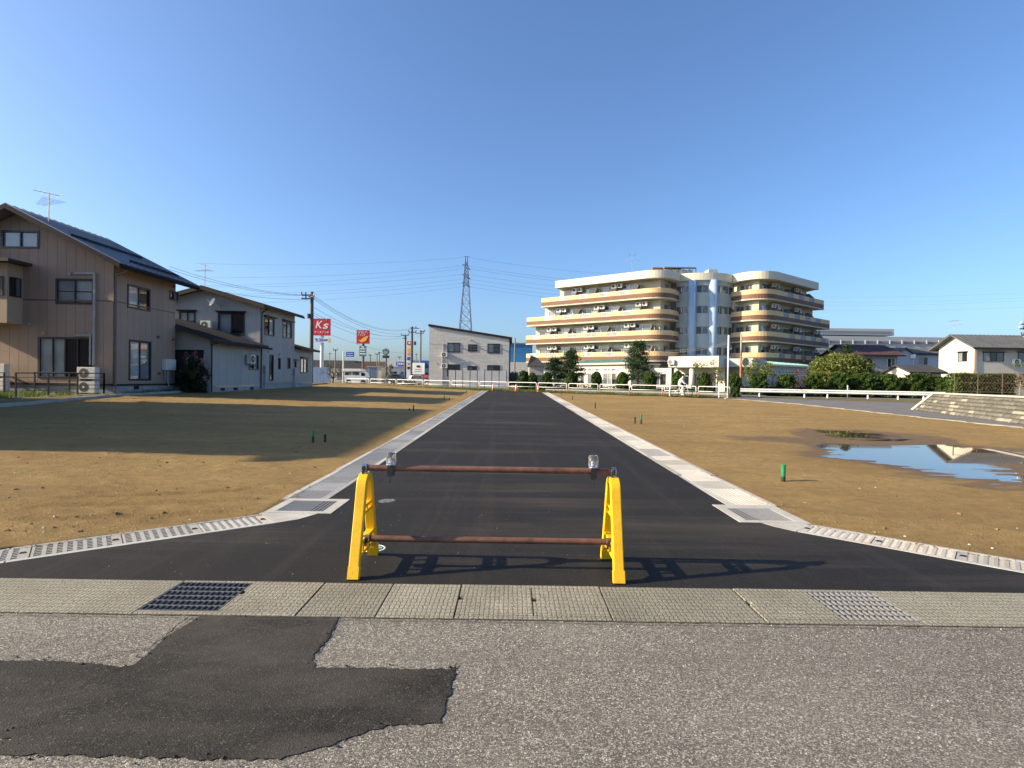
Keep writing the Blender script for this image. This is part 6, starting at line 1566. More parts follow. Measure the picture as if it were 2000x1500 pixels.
pine(1085, 60, 700, 752, 20, 'small dark pine beside the crooked pine', 23, -0.05, 16)
pine(1653, 62, 672, 750, 8, 'slim conifer tip above the round yellow green tree', 24, 0.0, 18)
broad_tree(380, 30.5, 684, 762, 22, 'dark shrub with pink blossom between the brown and grey houses', 'blossom', 420, 0.04, 19, 'blossom_shrub', 4, 0.45)
rg = np.random.default_rng(77); p = at(378, 760, 30.7); t = T('dark_bush', 'dark leafy bush in the gap between the brown and grey houses', 'bush', (p.x, 30.7, 0.45)); place('foliage', leaf_mesh('foliage', dome_points(5200, 0.62, 1.75, rg, 0.2), 0.07, 'leaf_dark', seed=77), t)
def tuft_mesh(n, spread, h, seed):
    rg = np.random.default_rng(seed); V, F = [], []
    for k in range(n):
        x, y = rg.normal(size=2) * spread; a = rg.uniform(0, 6.28); w = 0.012; hh = h * rg.uniform(0.4, 1.2); dx, dy = math.cos(a) * w, math.sin(a) * w; bx, by = rg.normal(size=2) * hh * 0.35; o = len(V)
        V += [(x - dx, y - dy, -0.02), (x + dx, y + dy, -0.02), (x + bx, y + by, hh)]; F.append((o, o + 1, o + 2))
    mb = MB(); mb.add(V, F); return mb
def grass_patch(name, lab, pts, h, seed, mat='grass_blade', per=60, spread=0.22):
    mb = MB()
    for i, (x, y, z) in enumerate(pts):
        m = tuft_mesh(per, spread, h, seed + i); o = len(mb.v); mb.v += [(a + x, b + y, c + z) for a, b, c in m.v]; mb.f += [tuple(k + o for k in f) for f in m.f]
    o = struct(mb.build(name, mat), 'stuff'); o['label'] = lab; return o
pts = []
rg = np.random.default_rng(91)
for k in range(420):
    s = rg.uniform(-23, 3.5) if k < 330 else rg.uniform(3, 19); p = rl(s, rg.uniform(-0.6, 1.3)); pts.append((p.x, p.y, gz(p.y) + 0.03))
grass_patch('verge_grass', 'green grass along the guard pipes', pts, 0.22, 900, per=45, spread=0.3)
pts = []
for k in range(46): y = rg.uniform(20.5, 25.4); x = -19.6 - rg.uniform(0, 3.2); pts.append((x, y, yz(x, y)))
for k in range(70): y = rg.uniform(25.5, 49); x = -18.75 - rg.uniform(0, 0.45) ** 1.5; pts.append((x, y, yz(x, y)))
grass_patch('yard_weeds', 'weeds at the feet of the houses', pts, 0.20, 2000, per=40, spread=0.16)
# ------------------------------------------------------------------ houses and plants beyond the guardrail, right
mat_siding('cream_siding', (0.72, 0.62, 0.44)); mat_siding('bluegrey_siding', (0.30, 0.34, 0.36)); mat_siding('paleblue_siding', (0.46, 0.51, 0.54))
M('roof_maroon', (0.07, 0.04, 0.045), 0.6, 0.2, 1); M('roof_grey', (0.10, 0.105, 0.11), 0.6, 0.2, 1)
def plain_house(t, x0, x1, y0, y1, z0, ze, ridge, mat, roof, axis, over=0.5, th=0.14, rise=None):
    # axis 'x': ridge runs along X; 'y': along Y
    q = MB(); q.box(x0, x1, y0, y1, z0, ze)
    if axis == 'x':
        ym = (y0 + y1) / 2; q.prism([(x0, y0, ze), (x0, y1, ze), (x0, ym, ridge)], (x1 - x0, 0, 0)); k = (ridge - ze) / (ym - y0); q.build('wall', mat, t)
        for ye, sg in ((y0, -1), (y1, 1)): roof_slab(t, [(x0 - over, ye + sg * over, ze - k * over + 0.1), (x1 + over, ye + sg * over, ze - k * over + 0.1), (x1 + over, ym, ridge + 0.1), (x0 - over, ym, ridge + 0.1)], th, roof, seams=0.5)
        q = MB(); q.box(x0 - over, x1 + over, y0 - over - 0.08, y0 - over, ze - k * over - 0.1, ze - k * over + 0.05); q.build('rain_gutter', 'trim_dark', t)
    else:
        xm = (x0 + x1) / 2; q.prism([(x0, y0, ze), (x1, y0, ze), (xm, y0, ridge)], (0, y1 - y0, 0)); k = (ridge - ze) / (xm - x0); q.build('wall', mat, t)
        for xe, sg in ((x0, -1), (x1, 1)): roof_slab(t, [(xe + sg * over, y0 - over, ze - k * over + 0.1), (xe + sg * over, y1 + over, ze - k * over + 0.1), (xm, y1 + over, ridge + 0.1), (xm, y0 - over, ridge + 0.1)], th, roof, seams=0.5)
# white house: gable end lit by the sun
WX, WY = at(1903, 700, 60).x, 60.0; wy1 = 65.0; z0 = 0.5; ze = at(1903, 674, 60).z
wh = T('white_house', 'white two storey house with grey roof and sunlit gable end', 'house', (WX + 5, 62.5, z0))
plain_house(wh, WX, WX + 14, WY, wy1, z0, ze, at(1872, 655, 62.5).z, 'white_siding', 'roof_grey', 'x', 0.75)
F = Face((WX, wy1, 0), (0, -1, 0)); F2 = Face((WX, WY, 0), (1, 0, 0))
flush_window(wh, F, F.rect(1872, 688, 1889, 706), ['glass_lace', 'glass_dark'], hood=True)
flush_window(wh, F2, F2.rect(1920, 688, 1960, 706), ['glass_lace', 'glass_dark', 'glass_mid'], hood=True); flush_window(wh, F2, F2.rect(1988, 688, 2030, 706), ['glass_mid', 'glass_mid'], hood=True)
q = MB(); q.tube([(WX + 0.05, WY - 0.08, z0), (WX + 0.05, WY - 0.08, ze)], 0.05, 6); q.build('downpipe', 'rust_paint', wh)
a, z = F2.px(1975, 712); ac_unit(wh, F2, a, z, 0.05, 0.8, 0.6, 0.3)
q = MB(); q.box(WX + 3.9, WX + 14, WY - 1.2, WY - 0.002, 2.6, 2.9); q.build('porch_roof', 'roof_grey', wh)
flush_window(wh, F2, F2.rect(1975, 737, 2010, 757), ['glass_dark', 'glass_dark'], 'frame_white')
antenna(at(1863, 652, 63), 1.6, 'tv antenna behind the white house roof', s=0.9, ang=0.1)
# house with the maroon roof and pale blue house
def hp_(px, py, d): return at(px, py, d)
d = 78; t = T('bluegrey_house', 'blue grey house with maroon roof behind the hedge', 'house', (hp_(1710, 740, d).x, d + 4, 0.5))
plain_house(t, hp_(1672, 740, d).x, hp_(1752, 740, d).x, d, d + 8, 0.5, hp_(1700, 691, d).z, hp_(1700, 675, d + 4).z, 'bluegrey_siding', 'roof_maroon', 'x', 0.7)
F = Face((hp_(1672, 740, d).x, d, 0), (1, 0, 0)); flush_window(t, F, F.rect(1683, 700, 1703, 717), ['glass_curtain', 'glass_dark', 'glass_dark']); flush_window(t, F, F.rect(1733, 700, 1748, 717), ['glass_dark', 'glass_mid'], 'frame_white'); flush_window(t, F, F.rect(1700, 734, 1722, 748), ['glass_dark', 'glass_mid'])
q = MB(); xa = F.px(1708, 700)[0]; q.obox(F.O, F.u, Z, F.n, (F.px(1690, 726)[0], F.px(1746, 726)[0]), (F.px(1700, 729)[1], F.px(1700, 725)[1]), (0.002, 0.9)); q.build('porch_roof', 'roof_maroon', t)
d = 86; t = T('paleblue_house', 'pale blue house with dark gable and a satellite dish', 'house', (hp_(1790, 740, d).x, d + 4, 0.5)); xg0, xg1 = hp_(1749, 740, d).x, hp_(1780, 740, d).x
plain_house(t, xg0, xg1, d, d + 8, 0.5, hp_(1760, 690, d).z, hp_(1764, 680, d).z, 'paleblue_siding', 'roof_grey', 'y', 0.5)
plain_house(t, xg1 + 0.01, hp_(1842, 740, d + 2).x, d + 2, d + 8, 0.5, hp_(1810, 690, d + 2).z, hp_(1800, 681, d + 5).z, 'paleblue_siding', 'roof_grey', 'x', 0.5)
F = Face((xg1, d + 2, 0), (1, 0, 0)); flush_window(t, F, F.rect(1794, 697, 1812, 713), ['glass_lace', 'glass_dark'], 'frame_white'); F = Face((xg0, d, 0), (1, 0, 0)); flush_window(t, F, F.rect(1757, 733, 1771, 750), ['glass_dark', 'glass_mid'])
c = hp_(1784, 697, d - 0.4); q = MB(); q.tube([c, c + Vector((-0.3, -0.05, 0.05))], [0.45, 0.3], 16); q.tube([c, hp_(1781, 692, d)], 0.04, 6); q.tube([c - Z * 0.1, (c.x, c.y, 0.6)], 0.05, 6); q.build('satellite_dish', 'white_paint', t)
d = 60; t = T('garden_shed', 'small shed with dark pitched roof beside the pale blue house', 'shed', (hp_(1808, 740, d).x, d, 0.5))
plain_house(t, hp_(1779, 740, d).x, hp_(1838, 740, d).x, d, d + 4, 0.5, hp_(1800, 726, d).z, hp_(1800, 715, d + 2).z, 'white_siding', 'roof_dark', 'x', 0.4)
F = Face((hp_(1779, 740, d).x, d, 0), (1, 0, 0)); flush_window(t, F, (0.9, 1.0, 2.1, 1.9), ['glass_dark', 'glass_mid'])
# big grey works building far behind
M('works_grey', (0.36, 0.38, 0.40), 0.7, 0.05, 0.05); M('works_dark', (0.17, 0.185, 0.20), 0.6, 0.08, 0.05)
d = 210; t = T('works_building', 'huge grey works building with dark window bands on the horizon', 'building', (hp_(1730, 740, d).x, d, 0.5))
def tier(px0, px1, y0, y1, dd, mat, name, dep=30): a, b = hp_(px0, y0, dd), hp_(px1, y1, dd); q = MB(); q.box(a.x, b.x, dd, dd + dep, max(0.3, b.z), a.z); return q.build(name, mat, t)
tier(1560, 1860, 655, 760, d, 'works_grey', 'main_hall'); tier(1560, 1746, 640, 655.5, d + 6, 'works_grey', 'upper_hall', 20)
tier(1562, 1858, 664, 672, d - 0.3, 'works_dark', 'window_band', 0.29); tier(1562, 1858, 682, 690, d - 0.3, 'works_dark', 'window_band', 0.29); tier(1564, 1740, 645, 651, d + 5.7, 'works_dark', 'window_band', 0.29)
for px in range(1570, 1860, 24): tier(px, px + 2, 664, 672, d - 0.6, 'works_grey', 'band_mullion', 0.29)

# ------------------------------------------------------------------ light grey apartments with lean-to roof and board fence
def mat_brickgrey():
    m, nt, b = base_mat('grey_brick_siding'); tc = coords(nt, (1, 1, 1), 'World'); sw_ = nd(nt, 'ShaderNodeSeparateXYZ'); nt.links.new(tc, sw_.inputs[0]); cb = nd(nt, 'ShaderNodeCombineXYZ'); nt.links.new(sw_.outputs[0], cb.inputs[0]); nt.links.new(sw_.outputs[2], cb.inputs[1])
    br = nd(nt, 'ShaderNodeTexBrick'); br.inputs['Scale'].default_value = 1.0; br.inputs['Brick Width'].default_value = 0.9; br.inputs['Row Height'].default_value = 0.15; br.inputs['Mortar Size'].default_value = 0.012
    br.inputs['Color1'].default_value = (0.50, 0.49, 0.45, 1); br.inputs['Color2'].default_value = (0.60, 0.585, 0.54, 1); br.inputs['Mortar'].default_value = (0.40, 0.39, 0.36, 1); nt.links.new(cb.outputs[0], br.inputs['Vector'])
    nt.links.new(br.outputs['Color'], b.inputs['Base Color']); b.inputs['Roughness'].default_value = 0.8
mat_brickgrey()
D = 64.0; xa, xb = at(838, 700, D).x, at(994, 700, D).x; za, zb2 = at(838, 637, D).z, at(994, 662, D).z
ap = T('grey_apartments', 'light grey two storey apartments with dark sloping roof edge', 'building', ((xa + xb) / 2, D + 4, 0.5))
F = Face((xa, D, 0), (1, 0, 0)); LW = xb - xa; RC = [(874.4, 669.7, 898, 688), (914.7, 673, 931.6, 686), (952.5, 671.5, 975.6, 689.7), (874, 712, 897.5, 735), (913.6, 715, 931, 724), (952, 713.5, 975.6, 735)]
hs_ = [F.rect(*r) for r in RC]; wall(ap, F, LW, 0.3, [(0, za), (LW, zb2)], hs_, 'grey_brick_siding')
for i, h in enumerate(hs_): window(ap, F, h, [['glass_lace', 'glass_mid'], ['glass_dark', 'glass_dark'], ['glass_lace', 'glass_dark'], ['glass_dark', 'glass_dark'], ['glass_mid', 'glass_dark'], ['glass_mid', 'glass_dark']][i], fw=0.08)
q = MB(); q.poly([(xb, D, 0.3), (xb, D + 9, 0.3), (xb, D + 9, zb2), (xb, D, zb2)]); q.poly([(xa, D + 9, 0.3), (xa, D, 0.3), (xa, D, za), (xa, D + 9, za)]); q.poly([(xb, D + 9, 0.3), (xa, D + 9, 0.3), (xa, D + 9, za), (xb, D + 9, zb2)]); q.build('side_walls', 'grey_brick_siding', ap)
k = (za - zb2) / LW; roof_slab(ap, [(xb + 0.35, D - 0.15, zb2 - k * 0.35 + 0.25), (xb + 0.35, D + 9.2, zb2 - k * 0.35 + 0.25), (xa - 0.1, D + 9.2, za + 0.25), (xa - 0.1, D - 0.15, za + 0.25)], 0.26, 'trim_dark')
q = MB(); q.tube([(xb + 0.1, D + 0.1, 0.4), (xb + 0.1, D + 0.1, zb2)], 0.07, 6); q.build('downpipe', 'trim_dark', ap)
for (px, py) in ((863, 697), (863, 719)): a, z = F.px(px, py); ac_unit(ap, F, a, z, 0.05, 0.7, 0.55, 0.3)
for px, y0, y1 in ((866.5, 671, 695), (865, 700, 752)): a, z1_ = F.px(px, y0); z0_ = F.px(px, y1)[1]; q = MB(); q.obox(F.O, F.u, Z, F.n, (a - 0.06, a + 0.06), (z0_, z1_), (0.001, 0.08)); q.build('pipe_cover', 'pvc_grey', ap)
for px, py in ((902, 679), (936, 679), (980, 681), (919, 664), (916, 706), (853, 710), (946, 722)): a, z = F.px(px, py); c = F.P(a, z, 0.0); MB().tube([c, c + F.n * 0.14], [0.07, 0.08], 8).build('vent_cap', 'pvc_grey', ap)
M('board_grey', (0.56, 0.55, 0.52), 0.75, 0.08, 1.5, stretch=(6, 6, 0.5)); FD = 60.3
bf = T('board_fence', 'tall fence of pale grey boards in wide panels before the apartments', 'fence', (at(932, 750, FD).x, FD, gz(FD)))
fx0, fx1 = at(875.4, 740, FD).x, at(989, 740, FD).x; zt = at(930, 723.5, FD).z
for k in range(8):
    a, b = fx0 + (fx1 - fx0) * k / 8, fx0 + (fx1 - fx0) * (k + 1) / 8; n = 5
    for j in range(n): x0_, x1_ = a + 0.04 + (b - a - 0.08) * j / n, a + 0.04 + (b - a - 0.08) * (j + 1) / n; q = MB(); q.box(x0_ + 0.004, x1_ - 0.004, FD, FD + 0.03, gz(FD) + 0.02, zt); q.build('fence_board', 'board_grey', bf)
for k in range(9): x = fx0 + (fx1 - fx0) * k / 8; q = MB(); q.box(x - 0.035, x + 0.035, FD + 0.01, FD + 0.08, gz(FD) - 0.1, zt - 0.02); q.build('fence_post', 'trim_dark', bf)
# blue hall and small dark roofed shed between apartments and residence
M('hall_blue', (0.035, 0.16, 0.36), 0.6, 0.1, 0.3); d = 115; t = T('blue_hall', 'bright blue metal hall behind the light grey apartments', 'building', (at(1018, 740, d).x, d + 5, 0.5))
q = MB(); a, b = at(988, 672, d), at(1040, 672, d); q.box(a.x, b.x, d, d + 14, 0.3, a.z); q.build('wall', 'hall_blue', t); q = MB(); q.box(a.x - 0.2, b.x + 0.2, d - 0.2, d + 14.2, a.z + 0.002, a.z + 0.3); q.build('roof_edge', 'works_dark', t)
q = MB(); q.box(a.x - 1, b.x + 1, d - 3, d - 0.21, 0.3, at(1000, 708, d).z); q.build('lean_to', 'apt_white', t)
F = Face((a.x - 1, d - 3, 0), (1, 0, 0))
for k in range(5): flush_window(t, F, (0.6 + k * 1.6, 1.5, 1.8 + k * 1.6, 3.2), ['glass_dark'], 'frame_white')
d = 82; t = T('dark_roofed_shed', 'small shed with dark hipped roof beside the residence', 'shed', (at(1046, 740, d).x, d + 2, 0.5)); a, b = at(1030, 715, d), at(1066, 715, d)
q = MB(); q.box(a.x + 0.3, b.x - 0.3, d, d + 4, 0.3, a.z); q.build('wall', 'grey_siding', t); q = MB(); zt = at(1040, 694, d + 2).z
q.add([(a.x, d - 0.4, a.z), (b.x, d - 0.4, a.z), (b.x, d + 4.4, a.z), (a.x, d + 4.4, a.z), (a.x + 0.6, d + 2, zt), (b.x - 1.2, d + 2, zt - 0.4)], [(0, 1, 5, 4), (1, 2, 5), (2, 3, 4, 5), (3, 0, 4), (3, 2, 1, 0)]); q.build('roof', 'roof_dark', t)
F = Face((a.x + 0.3, d, 0), (1, 0, 0)); flush_window(t, F, (0.5, 0.9, 1.8, 2.2), ['glass_dark', 'glass_mid'])

# ------------------------------------------------------------------ shops, signs and vehicles beyond the corner, left
M('sign_red', (0.60, 0.015, 0.025), 0.45, 0.08, 0.5); M('sign_white', (0.78, 0.78, 0.78), 0.45, 0.05, 0.5); M('sign_blue', (0.02, 0.11, 0.50), 0.45, 0.08, 0.5); M('sign_green', (0.09, 0.20, 0.19), 0.5, 0.1, 0.5); M('sign_yellow', (0.85, 0.50, 0.06), 0.45, 0.08); M('sign_orange', (0.85, 0.28, 0.03), 0.45, 0.08)
M('coffee_green', (0.03, 0.10, 0.07), 0.5, 0.1); M('sign_black', (0.03, 0.025, 0.03), 0.5, 0.1); M('pole_pale', (0.58, 0.58, 0.56), 0.5, 0.08); M('pole_dark', (0.10, 0.095, 0.09), 0.7, 0.15); M('concrete_pole', (0.20, 0.19, 0.18), 0.8, 0.12)
UX, NF = Vector((1, 0, 0)), Vector((0, -1, 0))
def board(t, px0, y0, px1, y1, d, mat, name='sign_board', th=0.25, frame=None):
    a, b = at(px0, y0, d), at(px1, y1, d); q = MB(); q.box(a.x, b.x, d, d + th, b.z, a.z); o = q.build(name, mat, t)
    return o, Vector(((a.x + b.x) / 2, d - 0.02, (a.z + b.z) / 2)), b.x - a.x, a.z - b.z
def pole(t, px, y0, y1, d, r, mat='pole_pale', name='sign_pole'):
    a = at(px, y0, d); q = MB(); q.tube([(a.x, d + 0.27 + r, 0.2 if y1 is None else at(px, y1, d).z), (a.x, d + 0.27 + r, a.z + (0.5 if r > 0.2 else 0))], r, 8); return q.build(name, mat, t)
d = 118; t = T('electronics_sign', 'tall red square shop sign with white slanted letters', 'sign', (at(629, 740, d).x, d, 0.4))
o, c, w, h = board(t, 611.5, 622, 645, 655.5, d, 'sign_red'); pole(t, 627, 655.6, None, d, 0.42)
put_text(t, "K", h * 0.62, 'sign_white', c + Vector((-w * 0.20, 0, h * 0.12)), UX, NF, 0.25, 0.03, w * 0.42); put_text(t, "s", h * 0.62, 'sign_white', c + Vector((w * 0.20, 0, h * 0.10)), UX, NF, 0.2, 0.03, w * 0.34)
put_text(t, "'", h * 0.5, 'sign_orange', c + Vector((w * 0.14, 0, h * 0.30)), UX, NF, 0.5, 0.03, w * 0.12); put_text(t, "ケーズデンキ", h * 0.17, 'sign_white', c + Vector((0, 0, -h * 0.32)), UX, NF, 0.1, 0.012, w * 0.84)
o2, c2, w2, h2 = board(t, 613, 659.5, 645.5, 669, d, 'sign_white', 'hours_board'); put_text(t, "9:30", h2 * 0.95, 'sign_blue', c2 + Vector((-w2 * 0.18, 0, 0)), UX, NF, 0, 0.02, w2 * 0.52); put_text(t, "開店", h2 * 0.42, 'sign_blue', c2 + Vector((w2 * 0.22, 0, 0)), UX, NF, 0, 0.01, w2 * 0.2)
q = MB(); q.box(c2.x + w2 * 0.36, c2.x + w2 * 0.495, d - 0.04, d - 0.002, c2.z - h2 * 0.45, c2.z + h2 * 0.45); q.build('colour_panel', 'sign_yellow', t)
d = 126; t = T('drugstore_sign', 'red square shop sign with white letters over a yellow gourd shape', 'sign', (at(709, 740, d).x, d, 0.4))
o, c, w, h = board(t, 696.5, 644.5, 721.5, 671.5, d, 'sign_red'); pole(t, 708.5, 671.6, None, d, 0.28, 'pole_dark')
put_text(t, "ツルハ", h * 0.27, 'sign_white', c + Vector((-w * 0.03, 0, h * 0.33)), UX, NF, 0, 0.02, w * 0.76); put_text(t, "ドラッグ", h * 0.16, 'sign_white', c + Vector((-w * 0.12, 0, h * 0.11)), UX, NF, 0, 0.012, w * 0.56)
q = MB(); q.add([c + Vector((x * w, -0.02, z * h)) for x, z in ((-.38, -.25), (-.28, -.27), (-.2, -.36), (.0, -.38), (.2, -.30), (.36, -.08), (.40, .06), (.30, .08), (.12, .0), (-.1, -.16), (-.22, -.26), (-.34, -.20))], [tuple(range(12))]); q.build('yellow_emblem', 'sign_yellow', t)
o, c, w, h = board(t, 702, 675.5, 715, 696, d, 'sign_green', 'lower_board')
for k, zz in enumerate((0.22, -0.02, -0.26)): q = MB(); q.box(c.x - w * 0.4, c.x + w * 0.4, d - 0.03, d - 0.002, c.z + h * zz - h * 0.05, c.z + h * zz + h * 0.05); q.build('lettering_line', 'sign_white', t)
q = MB(); q.box(c.x - w * 0.18, c.x + w * 0.18, d - 0.03, d - 0.002, c.z + h * 0.34, c.z + h * 0.46); q.build('lettering_line', 'sign_white', t)
d = 92; t = T('direction_sign', 'blue road direction sign on a cantilever pole', 'sign', (at(676, 740, d).x, d, 0.4)); o, c, w, h = board(t, 676, 687, 691.5, 697, d, 'sign_blue', th=0.08); pole(t, 669.5, 686, None, d, 0.13)
q = MB(); 
for zz in (0.3, -0.3): q.tube([(at(669.5, 690, d).x, d + 0.12, c.z + zz), (c.x, d + 0.12, c.z + zz)], 0.06, 6)
q.build('sign_arm', 'pole_pale', t)
for dx, dz, ww, hh in ((-.22, .2, .3, .1), (.22, .2, .25, .1), (0, -.1, .06, .6), (-.2, -.25, .3, .1), (.24, -.25, .25, .1)): q = MB(); q.box(c.x + w * (dx - ww / 2), c.x + w * (dx + ww / 2), d - 0.012, d - 0.002, c.z + h * (dz - hh / 2), c.z + h * (dz + hh / 2)); q.build('sign_mark', 'sign_white', t)
d = 108; t = T('coffee_sign', 'round dark green coffee shop sign with white ring on a pole', 'sign', (at(753.5, 740, d).x, d, 0.4)); c = at(753.5, 687, d); r = 6.5 * d / FPX
q = MB(); q.tube([c + Vector((0, 0.2, 0)), c], r, 28); q.build('round_board', 'coffee_green', t)
q = MB(); n = 28; vv = [c + Vector((math.cos(k * 2 * math.pi / n) * rr, -0.02, math.sin(k * 2 * math.pi / n) * rr)) for rr in (r * 0.70, r * 0.62) for k in range(n)]; q.add(vv, [(k, n + k, n + (k + 1) % n, (k + 1) % n) for k in range(n)]); q.build('white_ring', 'sign_white', t)
q = MB(); 
for k in range(5): q.box(c.x - r * 0.4 + k * r * 0.17, c.x - r * 0.4 + k * r * 0.17 + r * 0.09, c.y - 0.03, c.y - 0.01, c.z - r * (0.42 - 0.05 * abs(k - 2)), c.z + r * (0.1 + 0.1 * (k % 2)))
q.build('pale_pattern', 'sign_white', t)
board(t, 747, 694, 760, 699.5, d, 'sign_black', 'lower_board'); pole(t, 753.5, 693, None, d + 0.1, 0.14, 'pole_dark')
d = 84; t = T('sign_tower', 'slim tower of stacked coloured shop panels', 'sign', (at(799, 740, d).x, d, 0.4)); q = MB(); a, b = at(794.5, 662, d), at(804, 722, d); q.box(a.x, b.x, d + 0.05, d + 0.35, at(800, 740, d).z - 0.5, a.z); q.build('tower_body', 'sign_white', t)
for y0, y1, m in ((666, 673.5, 'sign_red'), (679, 687, 'sign_yellow'), (689, 693.5, 'sign_orange'), (697, 703.5, 'sign_blue'), (708, 712, 'works_grey'), (716, 721, 'sign_black')): board(t, 795.2, y0, 803.3, y1, d, m, 'shop_panel', 0.049)
q = MB(); c = at(799.5, 669.5, d); q.disc((c.x, d - 0.01, c.z), (1, 0, 0), (0, 0, 1), 2.4 * d / FPX, 14); q.build('white_disc', 'sign_white', t)
d = 74; t = T('oval_sign', 'pale square sign board with a black oval', 'sign', (at(817, 740, d).x, d, 0.45)); o, c, w, h = board(t, 805.5, 708.5, 829, 731, d, 'sign_white', th=0.15)
q = MB(); q.add([c + Vector((math.cos(k * math.pi / 12) * w * 0.17, -0.01, h * 0.18 + math.sin(k * math.pi / 12) * h * 0.11)) for k in range(24)], [tuple(range(24))[::-1]]); q.build('black_oval', 'sign_black', t)
for zz, ww in ((-0.10, 0.55), (-0.28, 0.62)): q = MB(); q.box(c.x - w * ww / 2, c.x + w * ww / 2, d - 0.012, d - 0.002, c.z + h * zz - h * 0.025, c.z + h * zz + h * 0.025); q.build('lettering_line', 'works_dark', t)
for px in (808, 826): pole(t, px, 731.1, None, d, 0.06, 'pole_dark')
# shops
M('shop_beige', (0.50, 0.45, 0.36), 0.8, 0.08, 0.3); M('shop_brown', (0.17, 0.11, 0.075), 0.8, 0.12, 0.3); M('shop_dark', (0.10, 0.10, 0.10), 0.7, 0.12, 0.3); M('shop_white', (0.62, 0.62, 0.60), 0.7, 0.06, 0.3); M('hoarding_blue', (0.22, 0.30, 0.45), 0.6, 0.08, 0.4); M('shed_blue', (0.17, 0.23, 0.28), 0.6, 0.08, 0.4)
def shop(px0, px1, y0, d, wm, rm, lab, fascia=1.2, glass=True, dep=14):
    a, b = at(px0, y0, d), at(px1, y0, d); t = T('shop_building', lab, 'shop', ((a.x + b.x) / 2, d + dep / 2, 0.45)); q = MB(); q.box(a.x, b.x, d, d + dep, 0.2, a.z - fascia); q.build('wall', wm, t); q = MB(); q.box(a.x - 0.4, b.x + 0.4, d - 0.5, d + dep + 0.4, a.z - fascia + 0.002, a.z); q.build('roof_fascia', rm, t)
    if glass:
        F = Face((a.x, d, 0), (1, 0, 0)); L = b.x - a.x; n = max(2, int(L / 3.2))
        for k in range(n): flush_window(t, F, (L * k / n + 0.4, 0.7, L * (k + 1) / n - 0.4, 2.9), ['glass_mid', 'glass_dark'], 'frame_silver')
    return t
shop(560, 692, 702.5, 165, 'shop_beige', 'shop_dark', 'long shop with dark roof band behind the red square signs', 2.0); shop(655, 716, 708, 150, 'shop_beige', 'shop_dark', 'beige shop with dark roof behind the white truck', 1.5); shop(712, 762, 706, 140, 'shop_beige', 'shop_brown', 'brown fronted shop behind the grey shed', 2.2)
ts = shop(758, 800, 702, 120, 'shop_white', 'shop_white', 'white convenience store with blue sign', 1.6); o, c, w, h = board(ts, 773.5, 706.5, 790.5, 714.5, 119.4, 'sign_blue', 'blue_sign', 0.05)
for dx, ww, hh in ((-.3, .07, .75), (-.1, .18, .4), (.12, .16, .5), (.32, .14, .4)): q = MB(); q.box(c.x + w * (dx - ww / 2), c.x + w * (dx + ww / 2), 119.36, 119.39, c.z - h * hh / 2, c.z + h * hh / 2); q.build('sign_mark', 'sign_white', ts)
ts = shop(796, 845, 704, 135, 'shop_white', 'works_dark', 'pale store with blue front beside the grey apartments', 1.8); board(ts, 822, 704, 836, 714, 134.2, 'sign_blue', 'blue_sign', 0.05)
shop(430, 600, 708, 190, 'works_grey', 'works_dark', 'far grey hall behind the grey house', 1.5); shop(1000, 1100, 716, 200, 'works_grey', 'works_dark', 'far grey hall behind the blue hall', 1.2)
# blue hoarding, shed, truck, cars
d = 62; t = T('blue_hoarding', 'blue corrugated hoarding beside the grey house', 'fence', (at(631, 745, d).x, d, 0.5)); xa_, xb_ = at(612, 740, d).x, at(645, 740, d).x; zt = at(630, 717.5, d).z
for k in range(5): a, b = xa_ + (xb_ - xa_) * k / 5, xa_ + (xb_ - xa_) * (k + 1) / 5; q = MB(); q.box(a + 0.01, b - 0.01, d, d + 0.04, 0.52, zt); q.build('hoarding_panel', 'hoarding_blue', t)
for k in range(6): x = xa_ + (xb_ - xa_) * k / 5; q = MB(); q.box(x - 0.03, x + 0.03, d + 0.041, d + 0.1, 0.4, zt - 0.05); q.build('hoarding_post', 'pole_pale', t)
d = 72; t = T('grey_shed', 'blue grey metal storage shed beside the white truck', 'shed', (at(731, 745, d).x, d + 1, 0.45)); a, b, c = at(717.5, 717, d), at(736.5, 717, d), at(745, 717, d); q = MB(); q.box(a.x, b.x, d, d + 2.2, 0.45, a.z); q.build('shed_body', 'shed_blue', t)
q = MB(); q.box(b.x + 0.002, c.x, d + 0.02, d + 2.18, 0.45, a.z - 0.02); q.build('shed_side', 'shop_beige', t); q = MB(); q.box(a.x - 0.08, c.x + 0.08, d - 0.1, d + 2.3, a.z + 0.002, a.z + 0.10); q.build('shed_roof', 'works_grey', t)
for k in range(1, 4): x = a.x + (b.x - a.x) * k / 4; q = MB(); q.box(x - 0.015, x + 0.015, d - 0.02, d - 0.001, 0.5, a.z - 0.05); q.build('door_seam', 'works_dark', t)
M('car_dark', (0.02, 0.028, 0.035), 0.3, 0.1, coat=0.8); M('car_white', (0.72, 0.72, 0.70), 0.35, 0.05, coat=0.6); M('car_red', (0.25, 0.02, 0.02), 0.35, 0.1, coat=0.6); M('tyre', (0.02, 0.02, 0.02), 0.85, 0.2)
